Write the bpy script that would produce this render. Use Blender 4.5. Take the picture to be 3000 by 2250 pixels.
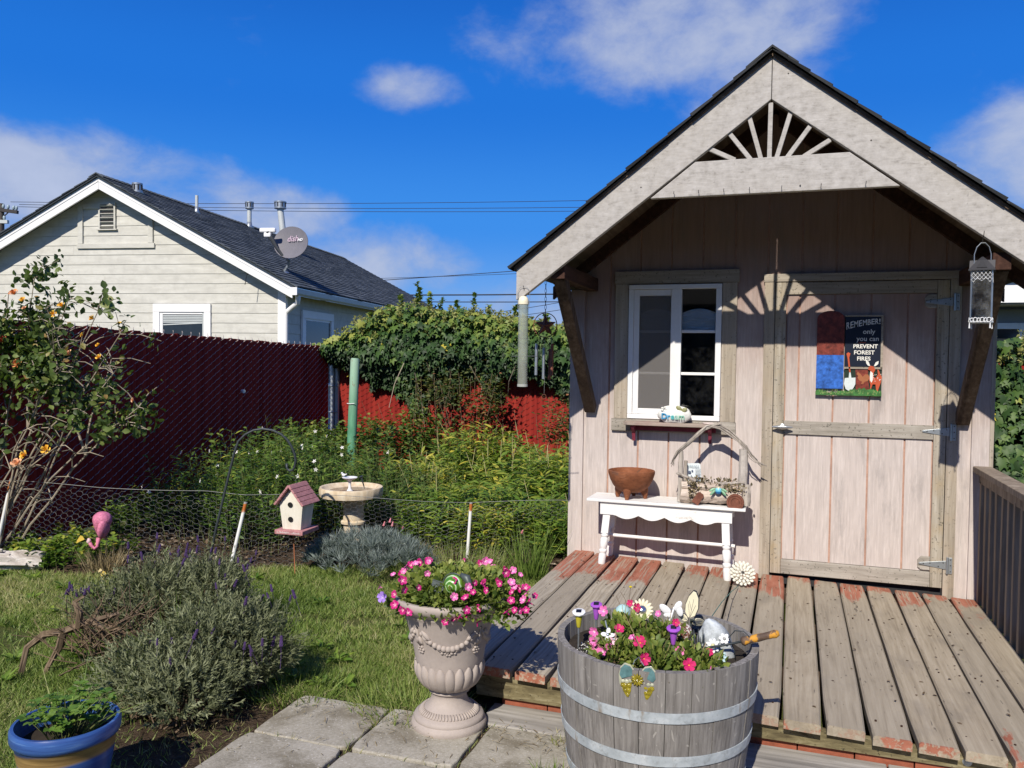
import bpy, math, random
import numpy as np
from mathutils import Vector, Matrix
for _o in list(bpy.data.objects):
    bpy.data.objects.remove(_o)
SC = bpy.context.scene
COL = SC.collection
random.seed(7)
RNG = np.random.default_rng(7)
R = math.radians
PI = math.pi

# ------------------------------------------------------------------ camera
cam_data = bpy.data.cameras.new('camera')
cam = bpy.data.objects.new('camera', cam_data)
COL.objects.link(cam)
cam_data.sensor_width = 36.0
cam_data.lens = 28.8
cam_data.clip_start = 0.05
cam_data.clip_end = 3000
CAM_YAW, CAM_PITCH, CAM_ROLL = R(18.84), R(-1.69), R(0.75)
_F = Vector((-math.sin(CAM_YAW)*math.cos(CAM_PITCH), math.cos(CAM_YAW)*math.cos(CAM_PITCH), math.sin(CAM_PITCH)))
_Rt = _F.cross(Vector((0, 0, 1))).normalized()
_Up = _Rt.cross(_F)
_R2 = math.cos(CAM_ROLL)*_Rt + math.sin(CAM_ROLL)*_Up
_U2 = -math.sin(CAM_ROLL)*_Rt + math.cos(CAM_ROLL)*_Up
_m = Matrix((_R2, _U2, -_F)).transposed().to_4x4()
_m.translation = Vector((0, 0, 1.48))
cam.matrix_world = _m
SC.camera = cam

# ------------------------------------------------------------------ light
SUN_EL = R(40.8)
SUN_TO = Vector((-0.022, -math.cos(SUN_EL), math.sin(SUN_EL))).normalized()   # towards the sun
sun_data = bpy.data.lights.new('sun', 'SUN')
sun_data.energy = 4.4
sun_data.angle = R(0.53)
sun_data.color = (1.0, 0.93, 0.82)
sun = bpy.data.objects.new('sun', sun_data)
COL.objects.link(sun)
sun.location = (0, -6, 12)
sun.rotation_euler = (-SUN_TO).to_track_quat('-Z', 'Y').to_euler()

world = bpy.data.worlds.new('World')
SC.world = world
world.use_nodes = True
wt = world.node_tree
wt.nodes.clear()

def wn(kind, **kw):
    n = wt.nodes.new(kind)
    for k, v in kw.items():
        setattr(n, k, v)
    return n
def wmath(op, a, b=None, c=None, clamp=False):
    n = wn('ShaderNodeMath', operation=op, use_clamp=clamp)
    for i, s in enumerate((a, b, c)):
        if s is None:
            continue
        if isinstance(s, (int, float)):
            n.inputs[i].default_value = s
        else:
            wt.links.new(s, n.inputs[i])
    return n.outputs[0]

w_out = wn('ShaderNodeOutputWorld')
w_bg = wn('ShaderNodeBackground')
w_bg.inputs['Strength'].default_value = 0.10
sky = wn('ShaderNodeTexSky', sky_type='NISHITA')
sky.sun_disc = False
sky.sun_elevation = SUN_EL
sky.sun_rotation = PI
sky.altitude = 50
sky.air_density = 1.0
sky.dust_density = 0.1
sky.ozone_density = 6.0
w_tc = wn('ShaderNodeTexCoord')
w_sep = wn('ShaderNodeSeparateXYZ')
wt.links.new(w_tc.outputs['Generated'], w_sep.inputs[0])
dx, dy, dz = w_sep.outputs
az = wmath('ARCTAN2', dx, dy)
el = wmath('ARCSINE', dz)
# (azimuth, elevation, half width, half height, weight) of the cloud banks
BANKS = [(-49, 9.8, 10, 3.0, 1.05), (-39, 8.6, 8, 2.6, 1.0), (-28.0, 6.6, 5.0, 2.3, 1.05), (-8, 21.5, 11, 3.4, 1.0), (-3, 18.0, 5, 2.6, 0.8), (-26.3, 17.9, 3.2, 1.5, 0.68),
         (15.5, 12.5, 6.0, 3.4, 1.2), (-19, 3.0, 14, 2.2, 0.7), (40, 12, 14, 5, 1.), (-90, 13, 18, 6, 1.), (80, 15, 16, 6, 1.), (130, 18, 22, 9, 1.), (-135, 16, 22, 8, 1.), (180, 30, 24, 9, 1.), (60, 50, 24, 10, 1.), (-80, 48, 22, 9, 1.)]
bank = None
for a0, e0, sa, se, wgt in BANKS:
    u = wmath('MULTIPLY', wmath('SUBTRACT', az, R(a0)), 1/R(sa))
    v = wmath('MULTIPLY', wmath('SUBTRACT', el, R(e0)), 1/R(se))
    q = wmath('ADD', wmath('MULTIPLY', u, u), wmath('MULTIPLY', v, v))
    g = wmath('MULTIPLY', wmath('SUBTRACT', 1.0, wmath('MULTIPLY', q, 0.42), clamp=True), wgt)
    bank = g if bank is None else wmath('MAXIMUM', bank, g)
w_map = wn('ShaderNodeCombineXYZ')
wt.links.new(dx, w_map.inputs[0])
wt.links.new(dy, w_map.inputs[1])
wt.links.new(wmath('MULTIPLY', dz, 1.5), w_map.inputs[2])
def wnoise(scale, detail, rough, dist):
    n = wn('ShaderNodeTexNoise', noise_dimensions='3D')
    n.inputs['Scale'].default_value = scale
    n.inputs['Detail'].default_value = detail
    n.inputs['Roughness'].default_value = rough
    n.inputs['Distortion'].default_value = dist
    wt.links.new(w_map.outputs[0], n.inputs['Vector'])
    return n.outputs[0]
n1 = wnoise(8.5, 9, 0.60, 0.15)
dens = wmath('ADD', wmath('MULTIPLY', wmath('SUBTRACT', n1, 0.5), 1.9), wmath('MULTIPLY', bank, 0.95))
w_mr = wn('ShaderNodeMapRange', interpolation_type='SMOOTHSTEP')
w_mr.inputs['From Min'].default_value = 0.20
w_mr.inputs['From Max'].default_value = 1.12
wt.links.new(dens, w_mr.inputs['Value'])
cover = wmath('MULTIPLY', w_mr.outputs[0], 0.86, clamp=True)
# clear-sky colour: the sky model, deepened towards the zenith blue of a dry day
w_rmp = wn('ShaderNodeValToRGB')
w_rmp.color_ramp.interpolation = 'EASE'
_e = w_rmp.color_ramp.elements
_e[0].position = 0.0; _e[0].color = (0.34, 0.50, 0.86, 1)
_e[1].position = 0.75; _e[1].color = (0.010, 0.075, 0.40, 1)
for _p, _c in ((0.06, (0.16, 0.38, 0.88, 1)), (0.16, (0.045, 0.27, 0.86, 1)), (0.30, (0.014, 0.18, 0.74, 1)), (0.45, (0.008, 0.12, 0.58, 1))):
    _q = _e.new(_p); _q.color = _c
wt.links.new(wmath('MAXIMUM', dz, 0.0), w_rmp.inputs[0])
w_sc = wn('ShaderNodeMixRGB', blend_type='MULTIPLY')
w_sc.inputs[0].default_value = 1.0
w_sc.inputs[2].default_value = (7.2, 7.9, 7.7, 1)
wt.links.new(w_rmp.outputs[0], w_sc.inputs[1])
w_mul = wn('ShaderNodeMixRGB')
w_mul.inputs[0].default_value = 0.965
wt.links.new(sky.outputs[0], w_mul.inputs[1])
wt.links.new(w_sc.outputs[0], w_mul.inputs[2])
w_cc = wn('ShaderNodeMixRGB')
w_cc.inputs[1].default_value = (2.3, 2.85, 4.3, 1)
w_cc.inputs[2].default_value = (4.3, 4.75, 6.0, 1)
wt.links.new(wmath('MULTIPLY', dens, 0.75, clamp=True), w_cc.inputs[0])
w_mix = wn('ShaderNodeMixRGB')
wt.links.new(cover, w_mix.inputs[0])
wt.links.new(w_mul.outputs[0], w_mix.inputs[1])
wt.links.new(w_cc.outputs[0], w_mix.inputs[2])
wt.links.new(w_mix.outputs[0], w_bg.inputs['Color'])
wt.links.new(w_bg.outputs[0], w_out.inputs['Surface'])
world.cycles.sampling_method = 'MANUAL'
world.cycles.sample_map_resolution = 512

vs = SC.view_settings
SC.display_settings.display_device = 'sRGB'
vs.view_transform = 'Standard'
vs.look = 'None'
vs.gamma = 1.0
vs.exposure = 0.32
vs.use_curve_mapping = False
SC.cycles.max_bounces = 8
SC.cycles.transparent_max_bounces = 12
SC.cycles.caustics_reflective = False
SC.cycles.caustics_refractive = False
SC.cycles.sample_clamp_indirect = 8

# ------------------------------------------------------------------ object helpers
PM = {}
def link(o, parent=None):
    COL.objects.link(o)
    if parent is not None:
        o.parent = parent
    return o
def tag(o, label, cat, group=None, kind=None):
    o['label'] = label
    if cat:
        o['category'] = cat
    if group:
        o['group'] = group
    if kind:
        o['kind'] = kind
    return o
def thing(name, loc, label, cat, group=None, rz=0.0):
    o = bpy.data.objects.new(name, None)
    o.empty_display_size = 0.05
    o.location = loc
    o.rotation_euler = (0, 0, rz)
    link(o)
    PM[o.name] = Matrix.Translation(Vector(loc)) @ Matrix.Rotation(rz, 4, 'Z')
    tag(o, label, cat, group)
    return o
def origin_of(o):
    """world matrix of the chain of parents (parts sit at their parent's origin)"""
    m = Matrix.Identity(4)
    while o is not None:
        if o.name in PM:
            return PM[o.name] @ m
        m = Matrix.Translation(o.location) @ o.rotation_euler.to_matrix().to_4x4() @ m
        o = o.parent
    return m

class G:
    """collects faces; build() makes ONE mesh object of them"""
    def __init__(s):
        s.v = []; s.f = []; s.r = []; s.cur = 0.0
    def add(s, vs_, fs_):
        b = len(s.v)
        s.v += [tuple(p) for p in vs_]
        s.r += [s.cur]*len(vs_)
        s.f += [tuple(i+b for i in f) for f in fs_]
        return s
    def box(s, x0, x1, y0, y1, z0, z1, m=None):
        vs_ = [Vector((x, y, z)) for x in (x0, x1) for y in (y0, y1) for z in (z0, z1)]
        if m is not None:
            vs_ = [m @ p for p in vs_]
        return s.add(vs_, [(0,1,3,2),(4,6,7,5),(0,4,5,1),(2,3,7,6),(0,2,6,4),(1,5,7,3)])
    def prism(s, poly, a, b, axis='y'):
        """poly: 2-D outline (ccw); extruded along axis from a to b"""
        n = len(poly)
        def P(u, v, t):
            return {'y': (u, t, v), 'x': (t, u, v), 'z': (u, v, t)}[axis]
        vs_ = [P(u, v, a) for u, v in poly] + [P(u, v, b) for u, v in poly]
        fs_ = [tuple(range(n)), tuple(range(2*n-1, n-1, -1))] + [(i, i+n, (i+1) % n+n, (i+1) % n) for i in range(n)]
        return s.add(vs_, fs_)
    def tube(s, pts, rad, n=8, caps=True):
        pts = [Vector(p) for p in pts]
        if isinstance(rad, (int, float)):
            rad = [rad]*len(pts)
        vs_ = []; fs_ = []
        up = None
        for i, p in enumerate(pts):
            t = (pts[min(i+1, len(pts)-1)]-pts[max(i-1, 0)])
            t = t.normalized() if t.length > 1e-9 else Vector((0, 0, 1))
            if up is None:
                up = Vector((0, 0, 1)) if abs(t.z) < 0.9 else Vector((1, 0, 0))
            a = t.cross(up)
            if a.length < 1e-6:
                a = t.cross(Vector((0, 1, 0.3)))
            a.normalize(); b = a.cross(t).normalized(); up = b
            for k in range(n):
                w = 2*PI*k/n
                vs_.append(p + rad[i]*(math.cos(w)*a + math.sin(w)*b))
        for i in range(len(pts)-1):
            for k in range(n):
                fs_.append((i*n+k, i*n+(k+1) % n, (i+1)*n+(k+1) % n, (i+1)*n+k))
        if caps:
            fs_.append(tuple(range(n-1, -1, -1)))
            fs_.append(tuple((len(pts)-1)*n+k for k in range(n)))
        return s.add(vs_, fs_)
    def lathe(s, prof, n=32, c=(0, 0, 0), wob=None, m=None):
        """prof: list of (radius, z) from bottom to top"""
        vs_ = []; fs_ = []
        for j, (r_, z) in enumerate(prof):
            for k in range(n):
                w = 2*PI*k/n
                rr = r_ if wob is None else wob(r_, z, w)
                p = Vector((rr*math.cos(w), rr*math.sin(w), z))
                if m is not None:
                    p = m @ p
                vs_.append(p+Vector(c))
        for j in range(len(prof)-1):
            for k in range(n):
                fs_.append((j*n+k, j*n+(k+1) % n, (j+1)*n+(k+1) % n, (j+1)*n+k))
        fs_.append(tuple(range(n-1, -1, -1)))
        fs_.append(tuple((len(prof)-1)*n+k for k in range(n)))
        return s.add(vs_, fs_)
    def ball(s, c, rad, nu=16, nv=10, noise=0.0, seed=0, m=None):
        rad = (rad,)*3 if isinstance(rad, (int, float)) else rad
        rn = random.Random(seed)
        ph = [(rn.uniform(0, 6), rn.uniform(0, 6), rn.uniform(1.5, 4)) for _ in range(4)]
        vs_ = []; fs_ = []
        for j in range(nv+1):
            t = PI*j/nv
            for k in range(nu):
                w = 2*PI*k/nu
                d = Vector((math.sin(t)*math.cos(w), math.sin(t)*math.sin(w), -math.cos(t)))
                q = 1.0
                if noise:
                    q += noise*sum(math.sin(a+f*d.x*2)*math.cos(b+f*d.y*2+d.z*f) for a, b, f in ph)/2
                p = Vector((d.x*rad[0]*q, d.y*rad[1]*q, d.z*rad[2]*q))
                if m is not None:
                    p = m @ p
                vs_.append(p+Vector(c))
        for j in range(nv):
            for k in range(nu):
                fs_.append((j*nu+k, j*nu+(k+1) % nu, (j+1)*nu+(k+1) % nu, (j+1)*nu+k))
        return s.add(vs_, fs_)
    def xf(s, m, start=0):
        s.v[start:] = [tuple(m @ Vector(p)) for p in s.v[start:]]
        return s
    def build(s, name, mat, parent=None, smooth=False, bevel=0.0, local=False, origin=None, seg=2, auto=None):
        me = bpy.data.meshes.new(name)
        vs_ = s.v
        if parent is not None and not local:
            inv = origin_of(parent).inverted()
            vs_ = [tuple(inv @ Vector(p)) for p in vs_]
        if origin is not None:
            o_ = Vector(origin)
            vs_ = [tuple(Vector(p)-o_) for p in vs_]
        me.from_pydata(vs_, [], s.f)
        me.update()
        if any(s.r):
            at = me.attributes.new('rnd', 'FLOAT', 'POINT')
            at.data.foreach_set('value', s.r)
        if mat is not None:
            me.materials.append(mat)
        fix_normals(me)
        if smooth:
            me.polygons.foreach_set('use_smooth', [True]*len(me.polygons))
            if auto:
                me.set_sharp_from_angle(angle=R(auto))
        o = bpy.data.objects.new(name, me)
        if origin is not None:
            o.location = origin
        link(o, parent)
        if bevel:
            md = o.modifiers.new('bevel', 'BEVEL')
            md.width = bevel; md.segments = seg; md.limit_method = 'ANGLE'; md.angle_limit = R(40)
        return o
import bmesh
def fix_normals(me):
    if len(me.polygons) > 60000:
        return
    bm = bmesh.new(); bm.from_mesh(me)
    bmesh.ops.recalc_face_normals(bm, faces=bm.faces)
    bm.to_mesh(me); bm.free()

def rotm(ax, a):
    return Matrix.Rotation(a, 4, ax)
def at(loc, *rots):
    m = Matrix.Translation(Vector(loc))
    for ax, a in rots:
        m = m @ rotm(ax, a)
    return m
def copy_of(o, parent, loc=None, rot=None):
    c = o.copy()
    COL.objects.link(c)
    c.parent = parent
    if loc is not None:
        c.location = loc
    if rot is not None:
        c.rotation_euler = rot
    return c
def stuff(o):
    o['kind'] = 'stuff'
    return o

# ------------------------------------------------------------------ materials
class MT:
    def __init__(s, name):
        s.m = bpy.data.materials.new(name)
        s.m.use_nodes = True
        s.t = s.m.node_tree
        s.t.nodes.clear()
        s.out = s.n('ShaderNodeOutputMaterial')
        s.p = s.n('ShaderNodeBsdfPrincipled')
        s.t.links.new(s.p.outputs[0], s.out.inputs[0])
    def n(s, kind, **kw):
        n = s.t.nodes.new(kind)
        for k, v in kw.items():
            setattr(n, k, v)
        return n
    def set(s, node, sock, val):
        if hasattr(val, 'is_linked') or hasattr(val, 'links'):
            s.t.links.new(val, node.inputs[sock])
        else:
            if isinstance(val, tuple) and len(val) == 3 and node.inputs[sock].type == 'RGBA':
                val = (*val, 1)
            node.inputs[sock].default_value = val
    def math(s, op, a, b=None, clamp=False):
        n = s.n('ShaderNodeMath', operation=op, use_clamp=clamp)
        s.set(n, 0, a)
        if b is not None:
            s.set(n, 1, b)
        return n.outputs[0]
    def pos(s, scale=(1, 1, 1), rnd=True, obj=False):
        """object/world position scaled, shifted by a per-object random amount"""
        if obj:
            v = s.n('ShaderNodeTexCoord').outputs['Object']
        else:
            v = s.n('ShaderNodeNewGeometry').outputs['Position']
        if rnd:
            oi = s.n('ShaderNodeObjectInfo')
            ml = s.n('ShaderNodeVectorMath', operation='MULTIPLY')
            cb = s.n('ShaderNodeCombineXYZ')
            for i in range(3):
                s.t.links.new(oi.outputs['Random'], cb.inputs[i])
            s.t.links.new(cb.outputs[0], ml.inputs[0])
            ml.inputs[1].default_value = (17.3, 9.1, 23.7)
            ad = s.n('ShaderNodeVectorMath', operation='ADD')
            s.t.links.new(v, ad.inputs[0]); s.t.links.new(ml.outputs[0], ad.inputs[1])
            v = ad.outputs[0]
        mu = s.n('ShaderNodeVectorMath', operation='MULTIPLY')
        s.t.links.new(v, mu.inputs[0])
        mu.inputs[1].default_value = scale
        return mu.outputs[0]
    def noise(s, vec, scale=1.0, detail=5.0, rough=0.55, dist=0.0):
        n = s.n('ShaderNodeTexNoise')
        s.t.links.new(vec, n.inputs['Vector'])
        s.set(n, 'Scale', scale); s.set(n, 'Detail', detail); s.set(n, 'Roughness', rough); s.set(n, 'Distortion', dist)
        return n.outputs[0]
    def ramp(s, fac, stops):
        n = s.n('ShaderNodeValToRGB')
        e = n.color_ramp.elements
        while len(e) > 1:
            e.remove(e[-1])
        for i, (p, c) in enumerate(stops):
            if i == 0:
                e[0].position = p
                q = e[0]
            else:
                q = e.new(p)
            q.color = (*c, 1) if isinstance(c, tuple) else (c, c, c, 1)
        s.set(n, 0, fac)
        return n.outputs[0]
    def mix(s, fac, a, b, mode='MIX'):
        n = s.n('ShaderNodeMixRGB', blend_type=mode)
        s.set(n, 0, fac); s.set(n, 1, a); s.set(n, 2, b)
        return n.outputs[0]
    def sep(s, vec):
        n = s.n('ShaderNodeSeparateXYZ')
        s.t.links.new(vec, n.inputs[0])
        return n.outputs
    def step(s, v, lo, hi):
        n = s.n('ShaderNodeMapRange', interpolation_type='SMOOTHSTEP')
        s.set(n, 'Value', v); s.set(n, 'From Min', lo); s.set(n, 'From Max', hi)
        return n.outputs[0]
    def bump(s, h, strength=0.3, dist=0.01):
        n = s.n('ShaderNodeBump')
        s.set(n, 'Strength', strength); s.set(n, 'Distance', dist); s.set(n, 'Height', h)
        s.t.links.new(n.outputs[0], s.p.inputs['Normal'])
    def done(s, color, rough=0.7, metal=0.0, spec=0.3, **kw):
        s.set(s.p, 'Base Color', color)
        s.set(s.p, 'Roughness', rough); s.set(s.p, 'Metallic', metal)
        s.set(s.p, 'Specular IOR Level', spec)
        for k, v in kw.items():
            s.set(s.p, k, v)
        return s.m

def plain(name, c, rough=0.6, metal=0.0, var=0.18, scale=9.0, spec=0.35, bump=0.0, obj=False, fine=70.0):
    """a colour with uneven tone and a little fine grime"""
    t = MT(name)
    v = t.pos((1, 1, 1), obj=obj)
    a = t.noise(v, scale, 6, 0.6)
    b = t.noise(v, fine, 4, 0.6)
    f = t.math('ADD', t.math('MULTIPLY', a, 0.7), t.math('MULTIPLY', b, 0.3))
    lo = tuple(x*(1-var*1.5) for x in c); hi = tuple(min(1, x*(1+var*0.8)) for x in c)
    colr = t.ramp(f, [(0.3, lo), (0.7, hi)])
    if bump:
        t.bump(b, bump, 0.004)
    return t.done(colr, rough, metal, spec)

def wood(name, dark, mid, light, axis='z', grain=55.0, stretch=0.045, bump=0.4, rough=0.85, specks=None, blotch=None, dist=0.5, stain=0.0):
    """weathered timber with the grain along one axis"""
    t = MT(name)
    sc = {'x': (stretch, 1, 1), 'y': (1, stretch, 1), 'z': (1, 1, stretch)}[axis]
    v = t.pos(sc)
    g1 = t.noise(v, grain, 7, 0.62, dist)
    g2 = t.noise(v, grain*0.28, 4, 0.55, dist*1.6)
    w = t.pos((1, 1, 1))
    bl = t.noise(w, 5.5, 5, 0.6)
    f = t.math('ADD', t.math('MULTIPLY', g1, 0.55), t.math('MULTIPLY', g2, 0.45))
    colr = t.ramp(f, [(0.34, dark), (0.5, mid), (0.66, light)])
    colr = t.mix(t.math('MULTIPLY', t.step(bl, 0.42, 0.72), 0.5), colr, blotch or tuple(x*0.72 for x in mid))
    if specks:
        sp = t.noise(w, 75.0, 3, 0.5)
        colr = t.mix(t.math('MULTIPLY', t.step(sp, 0.62, 0.69), 0.75), colr, specks)
    t.bump(f, bump, 0.004)
    return t.done(colr, rough, 0, 0.25)

def leafmat(name, stops, rough=0.48, trans=0.32, spec=0.4, att='rnd'):
    t = MT(name)
    a = t.n('ShaderNodeAttribute', attribute_name=att)
    v = t.pos((1, 1, 1), rnd=False)
    nz = t.noise(v, 120.0, 2, 0.5)
    f = t.math('ADD', a.outputs['Fac'], t.math('MULTIPLY', t.math('SUBTRACT', nz, 0.5), 0.12))
    c = t.ramp(f, stops)
    t.done(c, rough, 0, spec)
    tr = t.n('ShaderNodeBsdfTranslucent')
    br = t.mix(1.0, c, (1.0, 1.15, 0.55), 'MULTIPLY')
    t.t.links.new(br, tr.inputs['Color'])
    mx = t.n('ShaderNodeMixShader')
    mx.inputs[0].default_value = trans
    t.t.links.new(t.p.outputs[0], mx.inputs[1]); t.t.links.new(tr.outputs[0], mx.inputs[2])
    t.t.links.new(mx.outputs[0], t.out.inputs[0])
    return t.m

def glassmat(name, tint=(1, 1, 1), clear=0.88, rough=0.03):
    """thin pane: mostly see-through, mirror-like at a slant, a little dust"""
    t = MT(name)
    tr = t.n('ShaderNodeBsdfTransparent'); tr.inputs[0].default_value = (*tint, 1)
    gl = t.n('ShaderNodeBsdfGlossy'); gl.inputs['Roughness'].default_value = rough
    fr = t.n('ShaderNodeFresnel'); fr.inputs['IOR'].default_value = 1.5
    mx = t.n('ShaderNodeMixShader')
    t.t.links.new(fr.outputs[0], mx.inputs[0]); t.t.links.new(tr.outputs[0], mx.inputs[1]); t.t.links.new(gl.outputs[0], mx.inputs[2])
    df = t.n('ShaderNodeBsdfDiffuse'); df.inputs[0].default_value = (0.55, 0.56, 0.55, 1)
    nz = t.noise(t.pos((1, 1, 1)), 14.0, 6, 0.65)
    m2 = t.n('ShaderNodeMixShader')
    t.t.links.new(t.math('MULTIPLY', t.step(nz, 0.35, 0.8), 1-clear), m2.inputs[0])
    t.t.links.new(mx.outputs[0], m2.inputs[1]); t.t.links.new(df.outputs[0], m2.inputs[2])
    t.t.links.new(m2.outputs[0], t.out.inputs[0])
    return t.m
# ------------------------------------------------------------------ shared materials
def deckmat():
    t = MT('weathered_deck_timber')
    v = t.pos((1, 0.04, 1))
    g1 = t.noise(v, 62, 7, 0.65, 0.6)
    v2 = t.pos((1, 0.12, 1))
    g2 = t.noise(v2, 9, 4, 0.55, 2.2)
    wv = t.n('ShaderNodeTexWave', wave_type='BANDS', bands_direction='X')
    t.t.links.new(t.pos((1, 0.09, 1)), wv.inputs['Vector'])
    t.set(wv, 'Scale', 14.0); t.set(wv, 'Distortion', 14.0); t.set(wv, 'Detail', 3.0); t.set(wv, 'Detail Scale', 1.1)
    oi0 = t.n('ShaderNodeObjectInfo')
    wamp = t.math('ADD', 0.05, t.math('MULTIPLY', t.step(oi0.outputs['Random'], 0.72, 0.78), 0.20))
    f = t.math('ADD', t.math('MULTIPLY', g1, 0.55), t.math('ADD', t.math('MULTIPLY', g2, 0.36), t.math('MULTIPLY', wv.outputs['Fac'], wamp)))
    c = t.ramp(f, [(0.30, (0.19, 0.155, 0.11)), (0.43, (0.315, 0.265, 0.193)), (0.55, (0.38, 0.325, 0.245)), (0.72, (0.465, 0.41, 0.32))])
    w = t.pos((1, 0.5, 1), rnd=True)
    bl = t.noise(w, 4.0, 5, 0.6)
    c = t.mix(t.math('MULTIPLY', t.step(bl, 0.5, 0.72), 0.6), c, (0.19, 0.165, 0.135))
    oi = t.n('ShaderNodeObjectInfo')
    c = t.mix(t.math('MULTIPLY', t.math('FRACT', t.math('MULTIPLY', oi.outputs['Random'], 7.3)), 0.6), c, (0.27, 0.245, 0.205))
    # knots: pale ring, dark heart
    vo = t.n('ShaderNodeTexVoronoi')
    t.t.links.new(t.pos((1, 0.45, 1)), vo.inputs['Vector']); t.set(vo, 'Scale', 2.1)
    kn = vo.outputs['Distance']
    c = t.mix(t.math('MULTIPLY', t.math('SUBTRACT', 1.0, t.step(kn, 0.035, 0.065)), 0.9), c, (0.46, 0.42, 0.35))
    c = t.mix(t.math('SUBTRACT', 1.0, t.step(kn, 0.022, 0.042)), c, (0.15, 0.115, 0.08))
    # dark cracks and mildew specks
    sp = t.noise(t.pos((1, 0.18, 1)), 60, 3, 0.5)
    c = t.mix(t.math('MULTIPLY', t.step(sp, 0.665, 0.72), 0.7), c, (0.09, 0.075, 0.06))
    # old red paint left towards the wall and in scattered flakes
    y = t.sep(t.n('ShaderNodeNewGeometry').outputs['Position'])
    edge = t.noise(t.pos((1, 0.35, 1)), 7.0, 6, 0.62)
    near = t.math('ADD', t.math('MULTIPLY', t.math('SUBTRACT', y[1], 4.93), 1.9), t.math('MULTIPLY', t.math('SUBTRACT', edge, 0.5), 3.0))
    near = t.math('ADD', near, t.math('MULTIPLY', t.math('SUBTRACT', oi.outputs['Random'], 0.55), 1.3))
    m1 = t.step(near, -0.05, 0.22)
    fl = t.noise(t.pos((1, 0.3, 1)), 4.6, 8, 0.6)
    right = t.math('MULTIPLY', t.math('SUBTRACT', y[0], 0.4), 0.09)
    m2 = t.step(t.math('ADD', fl, right), 0.662, 0.69)
    m3 = t.math('MULTIPLY', t.math('SUBTRACT', 1.0, t.step(y[1], 3.21, 3.216)), t.step(edge, 0.46, 0.52))
    red = t.ramp(t.noise(t.pos((1, 0.3, 1)), 20, 4), [(0.3, (0.27, 0.095, 0.058)), (0.7, (0.40, 0.165, 0.11))])
    pm = t.math('MAXIMUM', t.math('MAXIMUM', m1, m2), m3)
    pm = t.math('MULTIPLY', pm, t.math('SUBTRACT', 1.0, t.math('MULTIPLY', t.step(g1, 0.50, 0.60), 0.85)))
    c = t.mix(pm, c, red)
    t.bump(f, 0.55, 0.005)
    return t.done(c, 0.86, 0, 0.22)

def sidingmat(name, pink, grey, grimy=0.5, vertical=True):
    t = MT(name)
    sc = (1, 1, 0.05) if vertical else (0.05, 1, 1)
    v = t.pos(sc)
    g1 = t.noise(v, 70, 7, 0.66, 0.7)
    g2 = t.noise(t.pos((1, 1, 0.16) if vertical else (0.16, 1, 1)), 11, 5, 0.6, 1.6)
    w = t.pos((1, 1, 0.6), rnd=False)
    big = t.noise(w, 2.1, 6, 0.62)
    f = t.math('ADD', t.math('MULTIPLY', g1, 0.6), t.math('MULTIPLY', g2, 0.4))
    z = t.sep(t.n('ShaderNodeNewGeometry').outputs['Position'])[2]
    fade_shade = t.math('ADD', t.math('SUBTRACT', 1.55, t.math('MULTIPLY', z, 0.85)), t.math('MULTIPLY', t.math('SUBTRACT', big, 0.5), 1.5))
    fade_shade = t.math('MULTIPLY', t.step(fade_shade, -0.25, 0.75), 0.88)
    c = t.mix(fade_shade, pink, grey)  # weathered pale low down; above, preserved paint plus painted-in porch shade
    sh = t.ramp(f, [(0.30, 0.74), (0.5, 1.0), (0.68, 1.16)])
    c = t.mix(0.85, c, sh, 'MULTIPLY')
    fl = t.noise(t.pos((1, 1, 0.07) if vertical else (.07, 1, 1)), 95, 6, 0.68)
    c = t.mix(t.math('MULTIPLY', t.math('MULTIPLY', t.step(fl, 0.48, 0.66), 0.6), fade_shade), c, tuple(min(1, x*1.22) for x in grey))
    dk = t.noise(t.pos((1, 1, 0.22), rnd=False), 7.5, 7, 0.7)
    c = t.mix(t.math('MULTIPLY', t.step(dk, 0.54, 0.74), grimy), c, (0.21, 0.195, 0.19))
    t.bump(f, 0.5, 0.004)
    return t.done(c, 0.85, 0, 0.2)

M_DECK = deckmat()
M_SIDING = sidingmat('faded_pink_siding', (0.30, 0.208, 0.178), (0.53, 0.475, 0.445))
M_GROOVE = plain('groove_paint', (0.45, 0.28, 0.215), 0.8, var=0.25)
M_TRIM = wood('tan_trim_board', (0.235, 0.20, 0.155), (0.36, 0.312, 0.25), (0.46, 0.405, 0.335), 'z', 60, 0.05, specks=(0.2, 0.175, 0.14), blotch=(0.39, 0.31, 0.22))
M_TRIMX = wood('tan_trim_board_level', (0.21, 0.18, 0.14), (0.34, 0.295, 0.24), (0.44, 0.39, 0.32), 'x', 60, 0.05, specks=(0.10, 0.09, 0.065), blotch=(0.25, 0.23, 0.19))
M_GREYW = wood('greyed_rail_board', (0.17, 0.155, 0.13), (0.35, 0.318, 0.275), (0.47, 0.44, 0.39), 'x', 60, 0.05, specks=(0.09, 0.085, 0.07), blotch=(0.22, 0.2, 0.165))
M_GREYWZ = wood('greyed_stile_board', (0.17, 0.15, 0.115), (0.35, 0.31, 0.25), (0.48, 0.44, 0.37), 'z', 60, 0.05, specks=(0.09, 0.085, 0.07), blotch=(0.40, 0.29, 0.15))
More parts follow.
